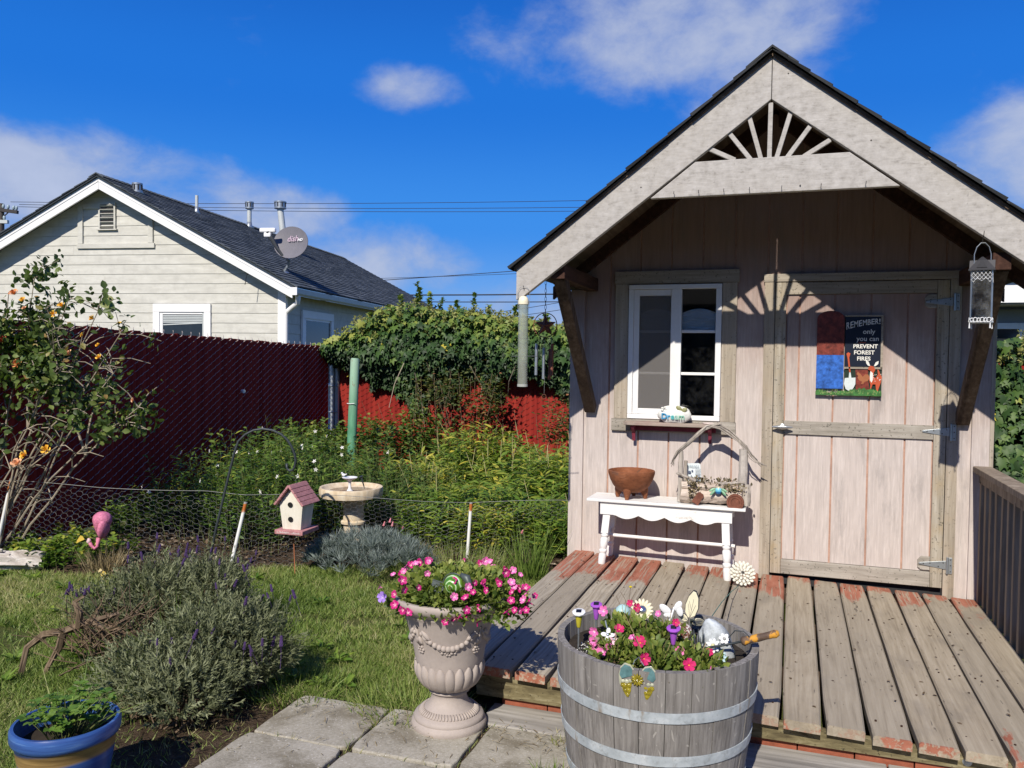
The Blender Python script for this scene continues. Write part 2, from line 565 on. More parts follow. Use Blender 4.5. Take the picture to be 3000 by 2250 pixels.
def fasciamat():
    t = MT('silvered_fascia')
    v = t.pos((0.16, 1, 1), rnd=True)
    g1 = t.noise(v, 60, 7, 0.64, 1.2)
    w = t.pos((1, 1, 1))
    n2 = t.noise(w, 26, 6, 0.68)
    f = t.math('ADD', t.math('MULTIPLY', g1, 0.45), t.math('MULTIPLY', n2, 0.55))
    c = t.ramp(f, [(0.34, (0.28, 0.262, 0.24)), (0.47, (0.40, 0.378, 0.355)), (0.6, (0.475, 0.453, 0.43)), (0.72, (0.55, 0.53, 0.51))])
    big = t.noise(w, 3.2, 5, 0.6)
    c = t.mix(t.math('MULTIPLY', t.step(big, 0.45, 0.7), 0.4), c, (0.40, 0.37, 0.33))
    sp = t.noise(w, 48, 3, 0.5)
    c = t.mix(t.math('MULTIPLY', t.step(sp, 0.66, 0.72), 0.5), c, (0.22, 0.205, 0.185))
    t.bump(f, 0.35, 0.004)
    return t.done(c, 0.85, 0, 0.2)
M_FASCIA = fasciamat()
M_BEAM = wood('dark_stained_timber', (0.028, 0.018, 0.013), (0.075, 0.05, 0.036), (0.14, 0.105, 0.08), 'z', 45, 0.07, bump=0.6, dist=0.3)
M_REDBEAM = wood('red_brown_timber', (0.025, 0.011, 0.008), (0.055, 0.025, 0.017), (0.10, 0.05, 0.034), 'y', 45, 0.07)
M_SOFFIT = wood('brown_sheathing', (0.06, 0.04, 0.03), (0.12, 0.085, 0.06), (0.2, 0.15, 0.11), 'y', 30, 0.06)
def shinglemat(name, a, b, c_):
    t = MT(name)
    at_ = t.n('ShaderNodeAttribute', attribute_name='rnd')
    n = t.noise(t.pos((1, 1, 1), rnd=False), 190, 3, 0.6)
    big = t.noise(t.pos((1, 1, 1), rnd=False), 2.0, 4, 0.6)
    f = t.math('ADD', t.math('MULTIPLY', at_.outputs['Fac'], 0.6), t.math('MULTIPLY', n, 0.4))
    c = t.ramp(f, [(0.15, a), (0.5, b), (0.85, c_)])
    c = t.mix(t.math('MULTIPLY', big, 0.3), c, a)
    t.bump(n, 0.5, 0.004)
    return t.done(c, 0.9, 0, 0.25)
M_SHING = shinglemat('black_shingle', (0.012, 0.013, 0.014), (0.026, 0.028, 0.03), (0.05, 0.052, 0.055))
M_SLATE = shinglemat('blue_grey_shingle', (0.035, 0.044, 0.054), (0.072, 0.085, 0.1), (0.125, 0.142, 0.163))
M_VINYL = plain('white_vinyl', (0.78, 0.78, 0.78), 0.35, var=0.05)
M_PANE = glassmat('window_pane', clear=0.982)
M_GALV = plain('galvanised_steel', (0.42, 0.46, 0.49), 0.42, 0.75, var=0.15, scale=25)
M_STEELD = plain('dark_screw', (0.08, 0.075, 0.07), 0.5, 0.6)
M_SHELFRED = plain('maroon_paint', (0.22, 0.035, 0.06), 0.6, var=0.3, scale=18)
M_DARK = plain('dark_interior', (0.035, 0.034, 0.036), 0.9)
M_BRICK = plain('red_brick', (0.33, 0.10, 0.055), 0.9, var=0.3, scale=14, bump=0.5)
M_MOSSW = wood('mossy_rim_beam', (0.07, 0.055, 0.03), (0.19, 0.16, 0.085), (0.36, 0.32, 0.2), 'x', 38, 0.25, bump=0.9, specks=(0.03, 0.028, 0.018), dist=1.5)
M_SLEEPER = wood('grey_sleeper', (0.16, 0.15, 0.135), (0.32, 0.30, 0.27), (0.47, 0.45, 0.42), 'x', 40, 0.06, bump=0.5)
M_RAIL = wood('brown_railing_timber', (0.14, 0.108, 0.078), (0.25, 0.2, 0.15), (0.36, 0.30, 0.235), 'z', 40, 0.06)

# ------------------------------------------------------------------ ground
def groundmat():
    t = MT('soil_and_thatch')
    v = t.pos((1, 1, 1), rnd=False)
    n = t.noise(v, 1.3, 6, 0.6)
    n2 = t.noise(v, 30, 6, 0.7)
    f = t.math('ADD', t.math('MULTIPLY', n, 0.5), t.math('MULTIPLY', n2, 0.5))
    c = t.ramp(f, [(0.3, (0.035, 0.05, 0.014)), (0.5, (0.075, 0.09, 0.025)), (0.7, (0.16, 0.14, 0.06))])
    t.bump(n2, 0.8, 0.02)
    return t.done(c, 0.95, 0, 0.1)
def bedmat():
    t = MT('bark_mulch_soil')
    v = t.pos((1, 1, 1), rnd=False)
    n2 = t.noise(v, 34, 6, 0.7)
    n3 = t.noise(v, 4, 4, 0.6)
    f = t.math('ADD', t.math('MULTIPLY', n2, 0.7), t.math('MULTIPLY', n3, 0.3))
    c = t.ramp(f, [(0.3, (0.025, 0.016, 0.010)), (0.5, (0.075, 0.052, 0.034)), (0.68, (0.16, 0.12, 0.085))])
    t.bump(n2, 1.0, 0.03)
    return t.done(c, 0.95, 0, 0.1)
g = G()
N = 60
for j in range(N+1):
    for i in range(N+1):
        # finer near the yard, reaching the horizon
        a = (i/N*2-1); b = (j/N*2-1)
        x = math.copysign(abs(a)**3, a)*900; y = math.copysign(abs(b)**3, b)*900+4
        g.v.append((x, y, 0.012*math.sin(x*1.7+1)*math.cos(y*1.3) - 0.014 if abs(x) < 30 and abs(y) < 30 else -0.02)); g.r.append(0)
for j in range(N):
    for i in range(N):
        g.f.append((j*(N+1)+i, j*(N+1)+i+1, (j+1)*(N+1)+i+1, (j+1)*(N+1)+i))
lawn = g.build('lawn', groundmat(), smooth=True)
lawn['kind'] = 'structure'; lawn['label'] = 'patchy green lawn ground running to the horizon'
# planting bed between the lawn and the fences
BED = [(-5.4, 4.10), (-4.75, 4.22), (-4.2, 4.3), (-3.8, 4.62), (-3.35, 4.98), (-2.9, 5.1), (-2.5, 5.25), (-2.0, 5.4), (-1.45, 5.5), (-1.42, 10.05), (-5.85, 9.6), (-5.33, 4.3)]
def in_bed(x, y):
    ins = False
    n = len(BED)
    for i in range(n):
        x0, y0 = BED[i]; x1, y1 = BED[(i+1) % n]
        if (y0 > y) != (y1 > y) and x < (x1-x0)*(y-y0)/(y1-y0)+x0:
            ins = not ins
    return ins
g = G()
step = 0.12
idx = {}
for i in range(int(4.2/step)+1):
    for j in range(int(6.1/step)+1):
        x = -5.6+i*step; y = 4.05+j*step
        if in_bed(x, y) or in_bed(x+step, y) or in_bed(x, y+step) or in_bed(x+step, y+step):
            ids = []
            for di, dj in ((0, 0), (1, 0), (1, 1), (0, 1)):
                k = (i+di, j+dj)
                if k not in idx:
                    idx[k] = len(g.v)
                    xx, yy = x+di*step, y+dj*step
                    zz = 0.012+0.018*math.sin(xx*7+yy*3)*math.sin(yy*9-xx*2)+random.uniform(-.006, .01)
                    if not in_bed(xx, yy):
                        zz = -0.03
                    g.v.append((xx, yy, zz)); g.r.append(0)
                ids.append(idx[k])
            g.f.append(tuple(ids))
bed = g.build('planting_bed', bedmat(), smooth=True)
bed['kind'] = 'structure'; bed['label'] = 'dark bark mulch bed along the red fences'

# paving slabs
def pavemat():
    t = MT('concrete_paver')
    v = t.pos((1, 1, 1))
    n = t.noise(v, 3.2, 6, 0.65); n2 = t.noise(v, 85, 4, 0.7)
    f = t.math('ADD', t.math('MULTIPLY', n, 0.6), t.math('MULTIPLY', n2, 0.4))
    c = t.ramp(f, [(0.33, (0.17, 0.155, 0.12)), (0.5, (0.33, 0.305, 0.25)), (0.66, (0.45, 0.425, 0.37))])
    st = t.noise(v, 5.5, 5, 0.6, 0.6)
    c = t.mix(t.math('MULTIPLY', t.step(st, 0.47, 0.68), 0.72), c, (0.15, 0.128, 0.088))
    peb = t.noise(v, 130, 2, 0.5)
    c = t.mix(t.math('MULTIPLY', t.step(peb, 0.66, 0.7), 0.7), c, (0.62, 0.60, 0.56))
    t.bump(f, 0.55, 0.006)
    return t.done(c, 0.9, 0, 0.2)
path = bpy.data.objects.new('paved_path', None); link(path); PM[path.name] = Matrix.Identity(4)
path['kind'] = 'structure'; path['label'] = 'worn square concrete slabs set in front of the deck'
M_PAVE = pavemat()
XE = [-2.83, -2.41, -1.985, -1.548, -1.115, -0.685, -0.26, 0.17, 0.6, 1.03, 1.46]
YE = [1.45, 1.86, 2.265, 2.672, 3.06]
for i in range(len(XE)-1):
    for j in range(len(YE)-1):
        if i < 2 or (i == 2 and j < 2):
            continue
        x0, x1, y0, y1 = XE[i]+.009, XE[i+1]-.009, YE[j]+.009, YE[j+1]-.009
        cx, cy = (x0+x1)/2, (y0+y1)/2
        zz = random.uniform(-0.004, 0.005)
        m = Matrix.Translation((cx, cy, 0.004+zz)) @ rotm('Z', R(random.uniform(-1.1, 1.1))) @ rotm('X', R(random.uniform(-.5, .5)))
        gg = G()
        n_ = 7
        pts = []
        for (ax, ay, bx, by) in ((x0, y0, x1, y0), (x1, y0, x1, y1), (x1, y1, x0, y1), (x0, y1, x0, y0)):
            for q in range(n_):
                t_ = q/n_
                jx = random.uniform(-.004, .003)
                px_, py_ = ax+(bx-ax)*t_, ay+(by-ay)*t_
                if q == 0:
                    px_ += (cx-px_)*0.03; py_ += (cy-py_)*0.03
                pts.append((px_+(cx-px_)*jx*4-cx, py_+(cy-py_)*jx*4-cy))
        gg.prism(pts, -0.05, 0.012, 'z').xf(m)
        gg.build('paving_slab', M_PAVE, path, bevel=0.006)
# dirt below the slabs (grass in the joints follows with the other planting)
gg = G().prism([(-1.75, 1.3), (1.5, 1.3), (1.5, 3.34), (-1.2, 3.34), (-1.5, 3.1), (-1.95, 3.08), (-2.35, 2.9), (-2.6, 2.6), (-2.45, 2.35), (-2.0, 2.2)], -0.06, -0.001, 'z')
o = gg.build('joint_soil', bedmat(), path)

# ------------------------------------------------------------------ deck
def deck_z(x):
    return 0.149-0.033*x
deck = thing('wooden_deck', (-0.15, 4.3, 0), 'low weathered plank deck with worn red paint in front of the shed', 'deck')
PITCH, PW = 0.1525, 0.142
plank_mesh = []
x = -1.376
k = 0
while x < 1.06:
    cx = x+PW/2
    y0 = 3.208+random.uniform(-.012, .014); y1 = 5.372+random.uniform(-.006, .004)
    if x < -1.25:
        y1 = 5.50
    gg = G()
    wv_ = [random.uniform(-.0025, .0025) for _ in range(9)]
    rows = []
    ny = 9
    for q in range(ny):
        yy = y0+(y1-y0)*q/(ny-1)
        hw = PW/2-(0.006 if q in (0, ny-1) else 0)
        zt = wv_[q]*1.2
        rows.append([(-hw, yy-4.3, -.038+zt), (-hw, yy-4.3, -.007+zt), (-hw+.007, yy-4.3, zt), (0, yy-4.3, zt-.0015), (hw-.007, yy-4.3, zt), (hw, yy-4.3, -.007+zt), (hw, yy-4.3, -.038+zt)])
    for r_ in rows:
        for p in r_:
            gg.v.append(p); gg.r.append(0)
    for q in range(ny-1):
        for w in range(7):
            gg.f.append((q*7+w, q*7+(w+1) % 7, (q+1)*7+(w+1) % 7, (q+1)*7+w))
    gg.f.append(tuple(range(6, -1, -1))); gg.f.append(tuple((ny-1)*7+w for w in range(7)))
    me_o = gg.build('plank', M_DECK, deck, local=True)
    me_o.location = (cx+0.15, 0, deck_z(cx)+random.uniform(-.003, .003))
    me_o.rotation_euler = (0, math.atan(0.033)+R(random.uniform(-.4, .4)), R(random.uniform(-.18, .18)))
    x += PITCH*random.uniform(0.985, 1.015)
    k += 1
gg = G()
for yj in (3.33, 4.0, 4.65, 5.25):
    for xx in np.arange(-1.33, 1.05, PITCH):
        for sx in ((0.028, 0.112) if random.random() < .55 else ()):
            px_ = xx+sx-.045+random.uniform(-.006, .006); py_ = yj+random.uniform(-.015, .015)
            gg.lathe([(0.0042, deck_z(px_)-.004), (0.0042, deck_z(px_)+.0022), (0.002, deck_z(px_)+.0026)], 8, (px_, py_, 0))
stuff(gg.build('nail_heads', plain('rusty_nail', (0.06, 0.03, 0.02), 0.7, 0.4), deck))
gg = G()
nn_ = 26
for i in range(nn_):
    a = -1.25+i*(2.4/nn_); b = a+2.4/nn_
    gg.add([(a, 3.245, .045), (b, 3.245, .045), (b, 3.24, deck_z(b)-.041), (a, 3.24, deck_z(a)-.041), (a, 3.285, .045), (b, 3.285, .045), (b, 3.285, deck_z(b)-.041), (a, 3.285, deck_z(a)-.041)],
           [(0, 1, 2, 3), (3, 2, 6, 7), (0, 4, 5, 1)])
gg.build('rim_beam', M_MOSSW, deck)
gg = G()
for yj in (3.9, 4.6, 5.3):
    gg.box(-1.3, 1.1, yj, yj+.04, 0.0, .085)
gg.box(-1.36, -1.30, 3.26, 5.4, .02, .14)
gg.build('joist_frame', M_BEAM, deck)
xb = -1.14
while xb < 1.25:
    L = 0.2+random.uniform(-.012, .01)
    G().box(xb, xb+L-.004, 3.262+random.uniform(-.004, .006), 3.36, 0.0, .052+random.uniform(-.003, .003)).build('brick', M_BRICK, deck, bevel=0.003)
    xb += L
G().box(-1.17, 0.36, 3.055, 3.258, -.03, .016).build('sleeper_board', M_SLEEPER, deck, bevel=0.005)
G().box(0.365, 1.5, 3.045, 3.255, -.03, .018).build('sleeper_board', M_SLEEPER, deck, bevel=0.005)
G().lathe([(0.0, -.004), (.016, -.004), (.016, .0), (.007, .001), (.007, .006), (0.0, .007)], 16, (0, 0, 0)).xf(at((0.62, 3.241, 0.075), ('X', R(90)))).build('bolt_washer', M_GALV, deck, smooth=True, auto=30)

# ------------------------------------------------------------------ shed
AX, AZ, SL = -0.13, 3.065, 0.771          # ridge line: apex x, outer top of the fascia, slope
FY = 4.48                                  # front plane of the fascia
WY = 5.40                                  # front plane of the siding
WL, WR = -1.40, 1.077
def roofz(x):
    return AZ-SL*abs(x-AX)
shed = thing('garden_shed', (AX, WY, 0), 'pinkish grey board garden shed with steep gable porch roof', 'shed')
OPEN = [(-1.026, -0.43, 1.10, 1.985), (-0.113, 0.872, -1, 1.985)]
def wall_piece(gg, x0, x1, ya, yb, zb=0.10, lift=0.03):
    xs = sorted({x0, x1, *[min(max(o_[i], x0), x1) for o_ in OPEN for i in (0, 1)], min(max(AX, x0), x1)})
    for a, b in zip(xs[:-1], xs[1:]):
        if b-a < 1e-5:
            continue
        m_ = (a+b)/2
        segs = [(zb, None)]
        for ox0, ox1, oz0, oz1 in OPEN:
            if ox0 <= m_ <= ox1:
                segs = [(oz1, None)] + ([(zb, oz0)] if oz0 > zb else [])
        for lo, hi in segs:
            if hi is None:
                poly = [(a, lo), (b, lo), (b, roofz(b)-lift), (a, roofz(a)-lift)]
            else:
                poly = [(a, lo), (b, lo), (b, hi), (a, hi)]
            if gg is None:
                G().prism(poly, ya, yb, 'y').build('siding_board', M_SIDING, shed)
            else:
                gg.prism(poly, ya, yb, 'y')
gg = G(); wall_piece(gg, WL+.005, WR-.005, WY+.008, WY+.02)
gg.build('siding_backing', M_GROOVE, shed)
edges = [WL] + [round(-0.153+0.2005*k_, 4) for k_ in range(-6, 7) if WL+.04 < -0.153+0.2005*k_ < WR-.04] + [WR]
for a, b in zip(edges[:-1], edges[1:]):
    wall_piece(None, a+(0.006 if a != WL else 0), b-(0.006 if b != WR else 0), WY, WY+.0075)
# side and back walls, dark inside
gg = G().box(WL, WL+.012, WY+.021, 8.0, .05, 2.0).box(WR-.012, WR, WY+.021, 8.0, .05, 2.0)
gg.prism([(WL+.02, .05), (WR-.02, .05), (WR-.02, roofz(WR)-.06), (AX, AZ-.06), (WL+.02, roofz(WL)-.06)], 7.98, 8.0, 'y')
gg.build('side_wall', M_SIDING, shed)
gg = G().box(WL+.02, WR-.02, 6.35, 6.37, .05, 2.2).box(WL+.02, WR-.02, 5.43, 6.35, .10, .12)
gg.build('dark_interior_box', M_DARK, shed)  # stand-in box behind the window, unlit interior put into its dark colour
# corner boards
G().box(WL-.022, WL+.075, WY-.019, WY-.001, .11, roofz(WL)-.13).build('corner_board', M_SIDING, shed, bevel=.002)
G().box(WL-.024, WL-.002, WY-.0005, WY+.08, .11, roofz(WL)-.13).build('corner_board', M_TRIM, shed, bevel=.002)
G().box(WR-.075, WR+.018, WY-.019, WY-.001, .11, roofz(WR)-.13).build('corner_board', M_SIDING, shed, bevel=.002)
G().box(WR+.0185, WR+.04, WY-.018, WY+.08, .11, roofz(WR)-.13).build('corner_board', M_TRIM, shed, bevel=.002)
# gable fascia pair, mitred at the top
FV = 0.219
def fascia(sgn):
    xt = AX+sgn*1.381
    poly = [(AX+sgn*.0015, AZ), (AX+sgn*.0015, AZ-FV)]
    xb_ = AX+sgn*1.335
    poly += [(xb_, AZ-FV-SL*1.335+.03), (xt, roofz(xt)-.176), (xt, roofz(xt))]
    if sgn > 0:
        poly = poly[::-1]
    return G().prism(poly, FY, FY+.04, 'y')
for s_ in (-1, 1):
    fascia(s_).build('fascia_board', M_FASCIA, shed, bevel=.003)
# collar board across the gable
def inner(z):   # half width of the gable opening at height z
    return (AZ-FV-z)/SL
z0, z1 = 2.367, 2.55
poly = [(AX-inner(z0)+.002, z0), (AX+inner(z0)-.002, z0), (AX+inner(z1)-.002, z1), (AX-inner(z1)+.002, z1)]
G().prism(poly, FY+.004, FY+.042, 'y').build('collar_board', M_FASCIA, shed, bevel=.003)
SB = [(-0.307, 2.555), (-0.228, 2.552), (-0.177, 2.553), (-0.135, 2.552), (-0.099, 2.552), (-0.047, 2.551), (0.033, 2.55)]
ST = [(-0.445, 2.625), (-0.345, 2.705), (-0.240, 2.775), (-0.133, 2.835), (-0.036, 2.775), (0.06, 2.70), (0.157, 2.625)]
for (bx, bz), (tx, tz) in zip(SB, ST):
    d = Vector((tx-bx, 0, tz-bz)); L = d.length
    ang = math.atan2(d.x, d.z)
    m = Matrix.Translation((bx, FY+.024, bz-.006)) @ rotm('Y', ang)
    G().box(-.0115, .0115, -.011, .011, 0, L+.004, m).build('sunburst_spoke', M_FASCIA, shed, bevel=.002)
# roof deck and shingles
for s_ in (-1, 1):
    xe = AX+s_*1.392
    poly = [(AX, AZ), (xe, roofz(xe)), (xe, roofz(xe)+.02), (AX, AZ+.02)]
    if s_ < 0:
        poly = poly[::-1]
    G().prism(poly, FY-.012, 8.15, 'y').build('roof_sheathing', M_SOFFIT, shed)
ANG = math.atan(SL)
def shingles(gg, apex, ang, sgn, length, y0, y1, expo, tab, th=.012, jit=.008, edge=0.0):
    """courses of tabs on one slope, each a thin wedge lying on the course below"""
    ca, sa = math.cos(ang), math.sin(ang)
    nc = int(length/expo)+1
    for c_ in range(nc):
        s1 = length-c_*expo          # lower edge, distance from ridge
        s0 = max(s1-expo*1.9, 0.0)
        yy = y0+(random.uniform(-tab, 0) if True else 0)
        while yy < y1:
            ya, yb = max(yy, y0-edge*random.random()), min(yy+tab*random.uniform(.8, 1.15), y1)
            yy = yb
            if yb-ya < .01:
                continue
            j = random.uniform(-jit, jit)
            gg.cur = random.random()
            vs_ = []
            for (s_, h) in ((s0, .001), (s1+j, .001), (s1+j, th*1.6), (s0, th*.35)):
                for y_ in (ya+.002, yb-.002):
                    px_ = apex[0]+sgn*(s_*ca+h*sa); pz_ = apex[1]-s_*sa+h*ca
                    vs_.append((px_, y_, pz_))
            gg.add(vs_, [(2, 3, 5, 4), (4, 5, 7, 6), (0, 2, 4, 6), (1, 7, 5, 3)])
for s_ in (-1, 1):
    gg = G()
    shingles(gg, (AX, AZ+.0205), ANG, s_, 1.412/math.cos(ANG)-.0, FY-.035, 8.17, .142, .30, edge=.012)
    stuff(gg.build('roof_shingles', M_SHING, shed))
gg = G()
yy = FY-.04
while yy < 8.15:
    gg.cur = random.random()
    y2 = yy+.16
    for s_ in (-1, 1):
        a = (AX, AZ+.044); b = (AX+s_*.13, AZ+.044-.13*SL)
        gg.add([(a[0], yy, a[1]+.004), (b[0], yy, b[1]+.004), (b[0], y2+.06, b[1]-.004), (a[0], y2+.06, a[1]-.004), (a[0], yy, a[1]-.008), (b[0], yy, b[1]-.008)], [(0, 1, 2, 3), (0, 4, 5, 1)])
    yy = y2
gg.build('ridge_cap', M_SHING, shed)
# rafters under the roof, eaves beams, knee braces
def rafter(y, s_, tail, depth=.085):
    xt = AX+s_*tail
    poly = [(AX+s_*.02, AZ-.002-SL*.02), (AX+s_*.02, AZ-depth-.03), (xt, roofz(xt)-depth), (xt, roofz(xt)-.002)]
    if s_ > 0:
        poly = poly[::-1]
    return G().prism(poly, y, y+.038, 'y')
for y_ in (5.345, 6.0, 6.6, 7.2, 7.8):
    for s_ in (-1, 1):
        rafter(y_, s_, 1.41).build('rafter', M_REDBEAM if y_ < 5.5 else M_BEAM, shed)
for s_, bx in ((-1, -1.275), (1, .95)):
    G().box(bx-.04, bx+.04, FY+.041, WY-.02, 1.945, 2.03).build('eaves_beam', M_REDBEAM, shed, bevel=.004)
    p0 = Vector((bx, WY-.03, 1.17)); p1 = Vector((bx, FY+.09, 1.965))
    d = p1-p0
    m = Matrix.Translation(p0) @ rotm('X', math.atan2(-d.y, d.z))
    br = G().box(-.036, .036, -.034, .034, -.02, d.length, m)
    br.build('knee_brace', M_BEAM, shed, bevel=.005)
gg = G().box(-.45, .28, WY-.02, WY-.002, roofz(.28)-.18, roofz(.28)-.06)
gg.build('gable_block', M_DARK, shed)

# window
window = G()
window.box(-1.026, -.43, WY-.03, WY+.03, 1.104, 1.134).box(-1.026, -.43, WY-.03, WY+.03, 1.953, 1.983)
window.box(-1.026, -.994, WY-.03, WY+.03, 1.1345, 1.9525).box(-.466, -.43, WY-.03, WY+.03, 1.1345, 1.9525)
window = window.build('window', M_VINYL, shed, bevel=.003)
G().box(-.75, -.682, WY-.028, WY+.028, 1.135, 1.952).build('mullion', M_VINYL, window, bevel=.003)
ls = G().box(-.993, -.957, WY-.016, WY+.02, 1.136, 1.951).box(-.9565, -.751, WY-.016, WY+.02, 1.136, 1.172).box(-.9565, -.751, WY-.016, WY+.02, 1.912, 1.951)
ls.build('sash_frame', M_VINYL, window, bevel=.002)
for zc in (1.405, 1.678):
    G().box(-.956, -.752, WY-.006, WY+.004, zc-.008, zc+.008).build('muntin', M_VINYL, window, bevel=.002)
    G().box(-.681, -.467, WY-.012, WY+.0, zc-.009, zc+.009).build('muntin', M_VINYL, window, bevel=.002)
for (xa, xc, yp) in ((-.956, -.752, WY+.008), (-.6815, -.4665, WY+.004)):
    for (za, zc) in ((1.15, 1.396), (1.414, 1.669), (1.687, 1.953)):
        G().box(xa, xc, yp, yp+.003, za, zc).build('pane', M_PANE, window)
def screenmat():
    t = MT('insect_screen')
    tr = t.n('ShaderNodeBsdfTransparent')
    t.done((0.19, 0.18, 0.175), 0.8)
    mx = t.n('ShaderNodeMixShader'); mx.inputs[0].default_value = 0.5
    t.t.links.new(tr.outputs[0], mx.inputs[1]); t.t.links.new(t.p.outputs[0], mx.inputs[2])
    t.t.links.new(mx.outputs[0], t.out.inputs[0])
    return t.m
G().box(-.957, -.751, WY-.012, WY-.0105, 1.173, 1.911).build('insect_screen', screenmat(), window)
# added pleated white strip behind the panes, standing in for a rippled reflection
gg = G()
M_RIPPLE = plain('white_ripple', (0.75, 0.75, 0.73), 0.8, var=0.1)
for (xa, xc) in ((-.975, -.735), (-.70, -.455)):
    nx, nz = 26, 16
    b0 = len(gg.v)
    for j in range(nz+1):
        for i in range(nx+1):
            u, v = i/nx, j/nz
            xx = xa+(xc-xa)*u
            zz = 1.68+.115*v+(.035*math.sin(PI*u) if v > .8 else 0)*((v-.8)/.2 if v > .8 else 0)
            gg.v.append((xx, WY+.055+.010*math.sin(v*42+u*7)+.02*(v > .78)*0, zz)); gg.r.append(0)
    for j in range(nz):
        for i in range(nx):
            gg.f.append((b0+j*(nx+1)+i, b0+j*(nx+1)+i+1, b0+(j+1)*(nx+1)+i+1, b0+(j+1)*(nx+1)+i))
gg.build('reflection_strip', M_RIPPLE, window, smooth=True)
for (xa, xb2, za, zb2, mm) in ((-1.123, -.325, 1.99, 2.073, M_TRIMX), (-1.132, -.33, 1.02, 1.1, M_GREYW)):
    G().box(xa, xb2, WY-.024, WY-.002, za, zb2).build('window_trim', mm, shed, bevel=.002)
for (xa, xb2) in ((-1.117, -1.029), (-.427, -.336)):
    G().box(xa, xb2, WY-.021, WY-.002, 1.101, 1.989).build('window_trim', M_TRIM, shed, bevel=.002)
# little shelf under the window
sh = G().prism([(-1.035, WY-.025), (-1.035, WY-.10), (-1.005, WY-.125), (-.44, WY-.125), (-.42, WY-.1), (-.42, WY-.025)][::-1], 1.066, 1.088, 'z')
shelf = sh.build('window_shelf', wood('worn_maroon_shelf', (0.2, 0.16, 0.13), (0.33, 0.27, 0.23), (0.42, 0.35, 0.3), 'x', 50, .06, blotch=(0.2, 0.04, 0.07)), shed, bevel=.004)
G().box(-1.0, -.45, WY-.045, WY-.0255, 1.03, 1.065).build('cleat', M_SHELFRED, shelf)
for bx in (-.975, -.485):
    G().prism([(WY-.046, .958), (WY-.046, 1.065), (WY-.105, 1.065), (WY-.1, 1.045), (WY-.06, 1.01)], bx-.011, bx+.011, 'x').build('shelf_bracket', M_SHELFRED, shelf, bevel=.002)
# door
DX0, DX1, DZ0, DZ1 = -.105, .866, .163, 1.982
door = G().box(DX0, DX1, WY-.002, WY+.02, DZ0, DZ1).build('door', M_GROOVE, shed)
dg = [DX0+.066, .04, .242, .447, .648, DX1-.066]
for a, b in zip(dg[:-1], dg[1:]):
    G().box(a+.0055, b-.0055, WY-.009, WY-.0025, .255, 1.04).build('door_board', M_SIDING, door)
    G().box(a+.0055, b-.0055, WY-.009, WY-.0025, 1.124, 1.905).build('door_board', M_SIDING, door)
G().box(DX0, DX0+.064, WY-.024, WY-.003, DZ0, DZ1).build('stile', M_GREYWZ, door, bevel=.002)
G().box(DX1-.064, DX1, WY-.024, WY-.003, DZ0, DZ1).build('stile', M_GREYWZ, door, bevel=.002)
G().box(DX0+.065, DX1-.065, WY-.022, WY-.003, DZ0, .252).build('door_rail', M_GREYW, door, bevel=.002)
G().box(DX0+.065, DX1-.065, WY-.022, WY-.003, 1.04, 1.124).build('door_rail', M_GREYW, door, bevel=.002)
G().box(DX0+.065, DX1-.065, WY-.022, WY-.003, 1.908, DZ1).build('door_rail', M_TRIMX, door, bevel=.002)
for hz in (.30, 1.855):
    pts = [(.755, -.03), (.735, -.018), (.735, .018), (.755, .035), (DX1-.0655, .035), (DX1-.0655, -.03)]
    G().prism([(u, hz+v*1.25) for u, v in pts], WY-.0215, WY-.0095, 'y').build('hinge_block', M_GREYW, door, bevel=.002)
for hz in (.302, 1.089, 1.853):
    h = G().prism([(.745, hz-.006), (.885, hz-.026), (.885, hz+.026), (.745, hz+.006), (.738, hz)], WY-.0275, WY-.0245, 'y')
    h.box(.899, .918, WY-.0275, WY-.0245, hz-.05, hz+.046).tube([(.892, WY-.029, hz-.052), (.892, WY-.029, hz+.048)], .006, 8)
    hi = h.build('hinge', M_GALV, door, bevel=.001)
    sg = G()
    for sx, sz in ((.765, 0), (.80, .006), (.845, -.01), (.87, .013), (.909, .034), (.909, -.036), (.909, 0)):
        sg.lathe([(.0035, 0), (.0035, .0015), (0, .002)], 8).xf(at((sx, WY-.0276, hz+sz), ('X', R(90))), len(sg.v)-24)
    sg.build('screws', M_STEELD, hi)
hd = G().lathe([(0, -.062), (.004, -.06), (.011, -.03), (.016, 0), (.011, .03), (.004, .06), (0, .062)], 14).xf(at((-.048, WY-.055, 1.085), ('Y', R(90))))
hd.tube([(-.048, WY-.024, 1.085), (-.048, WY-.055, 1.085)], .011, 12)
hd.build('door_handle', plain('zinc_handle', (.5, .52, .53), .3, .85), door, smooth=True, auto=40)
G().lathe([(0, 0), (.02, 0), (.02, .004), (.014, .008), (0, .008)], 16).xf(at((-.048, WY-.0245, 1.085), ('X', R(90)))).build('handle_rose', M_GALV, door, smooth=True, auto=40)
G().box(-.171, -.1085, WY-.022, WY-.002, .12, 1.986).build('door_trim', M_TRIM, shed, bevel=.002)
G().box(.87, .93, WY-.022, WY-.002, .10, 1.986).build('door_trim', M_TRIM, shed, bevel=.002)
G().box(-.176, .935, WY-.026, WY-.002, 1.9875, 2.036).build('door_trim', M_TRIMX, shed, bevel=.002)
G().box(-.115, .872, WY+.021, WY+.024, .09, 1.99).build('door_backing', M_DARK, shed)
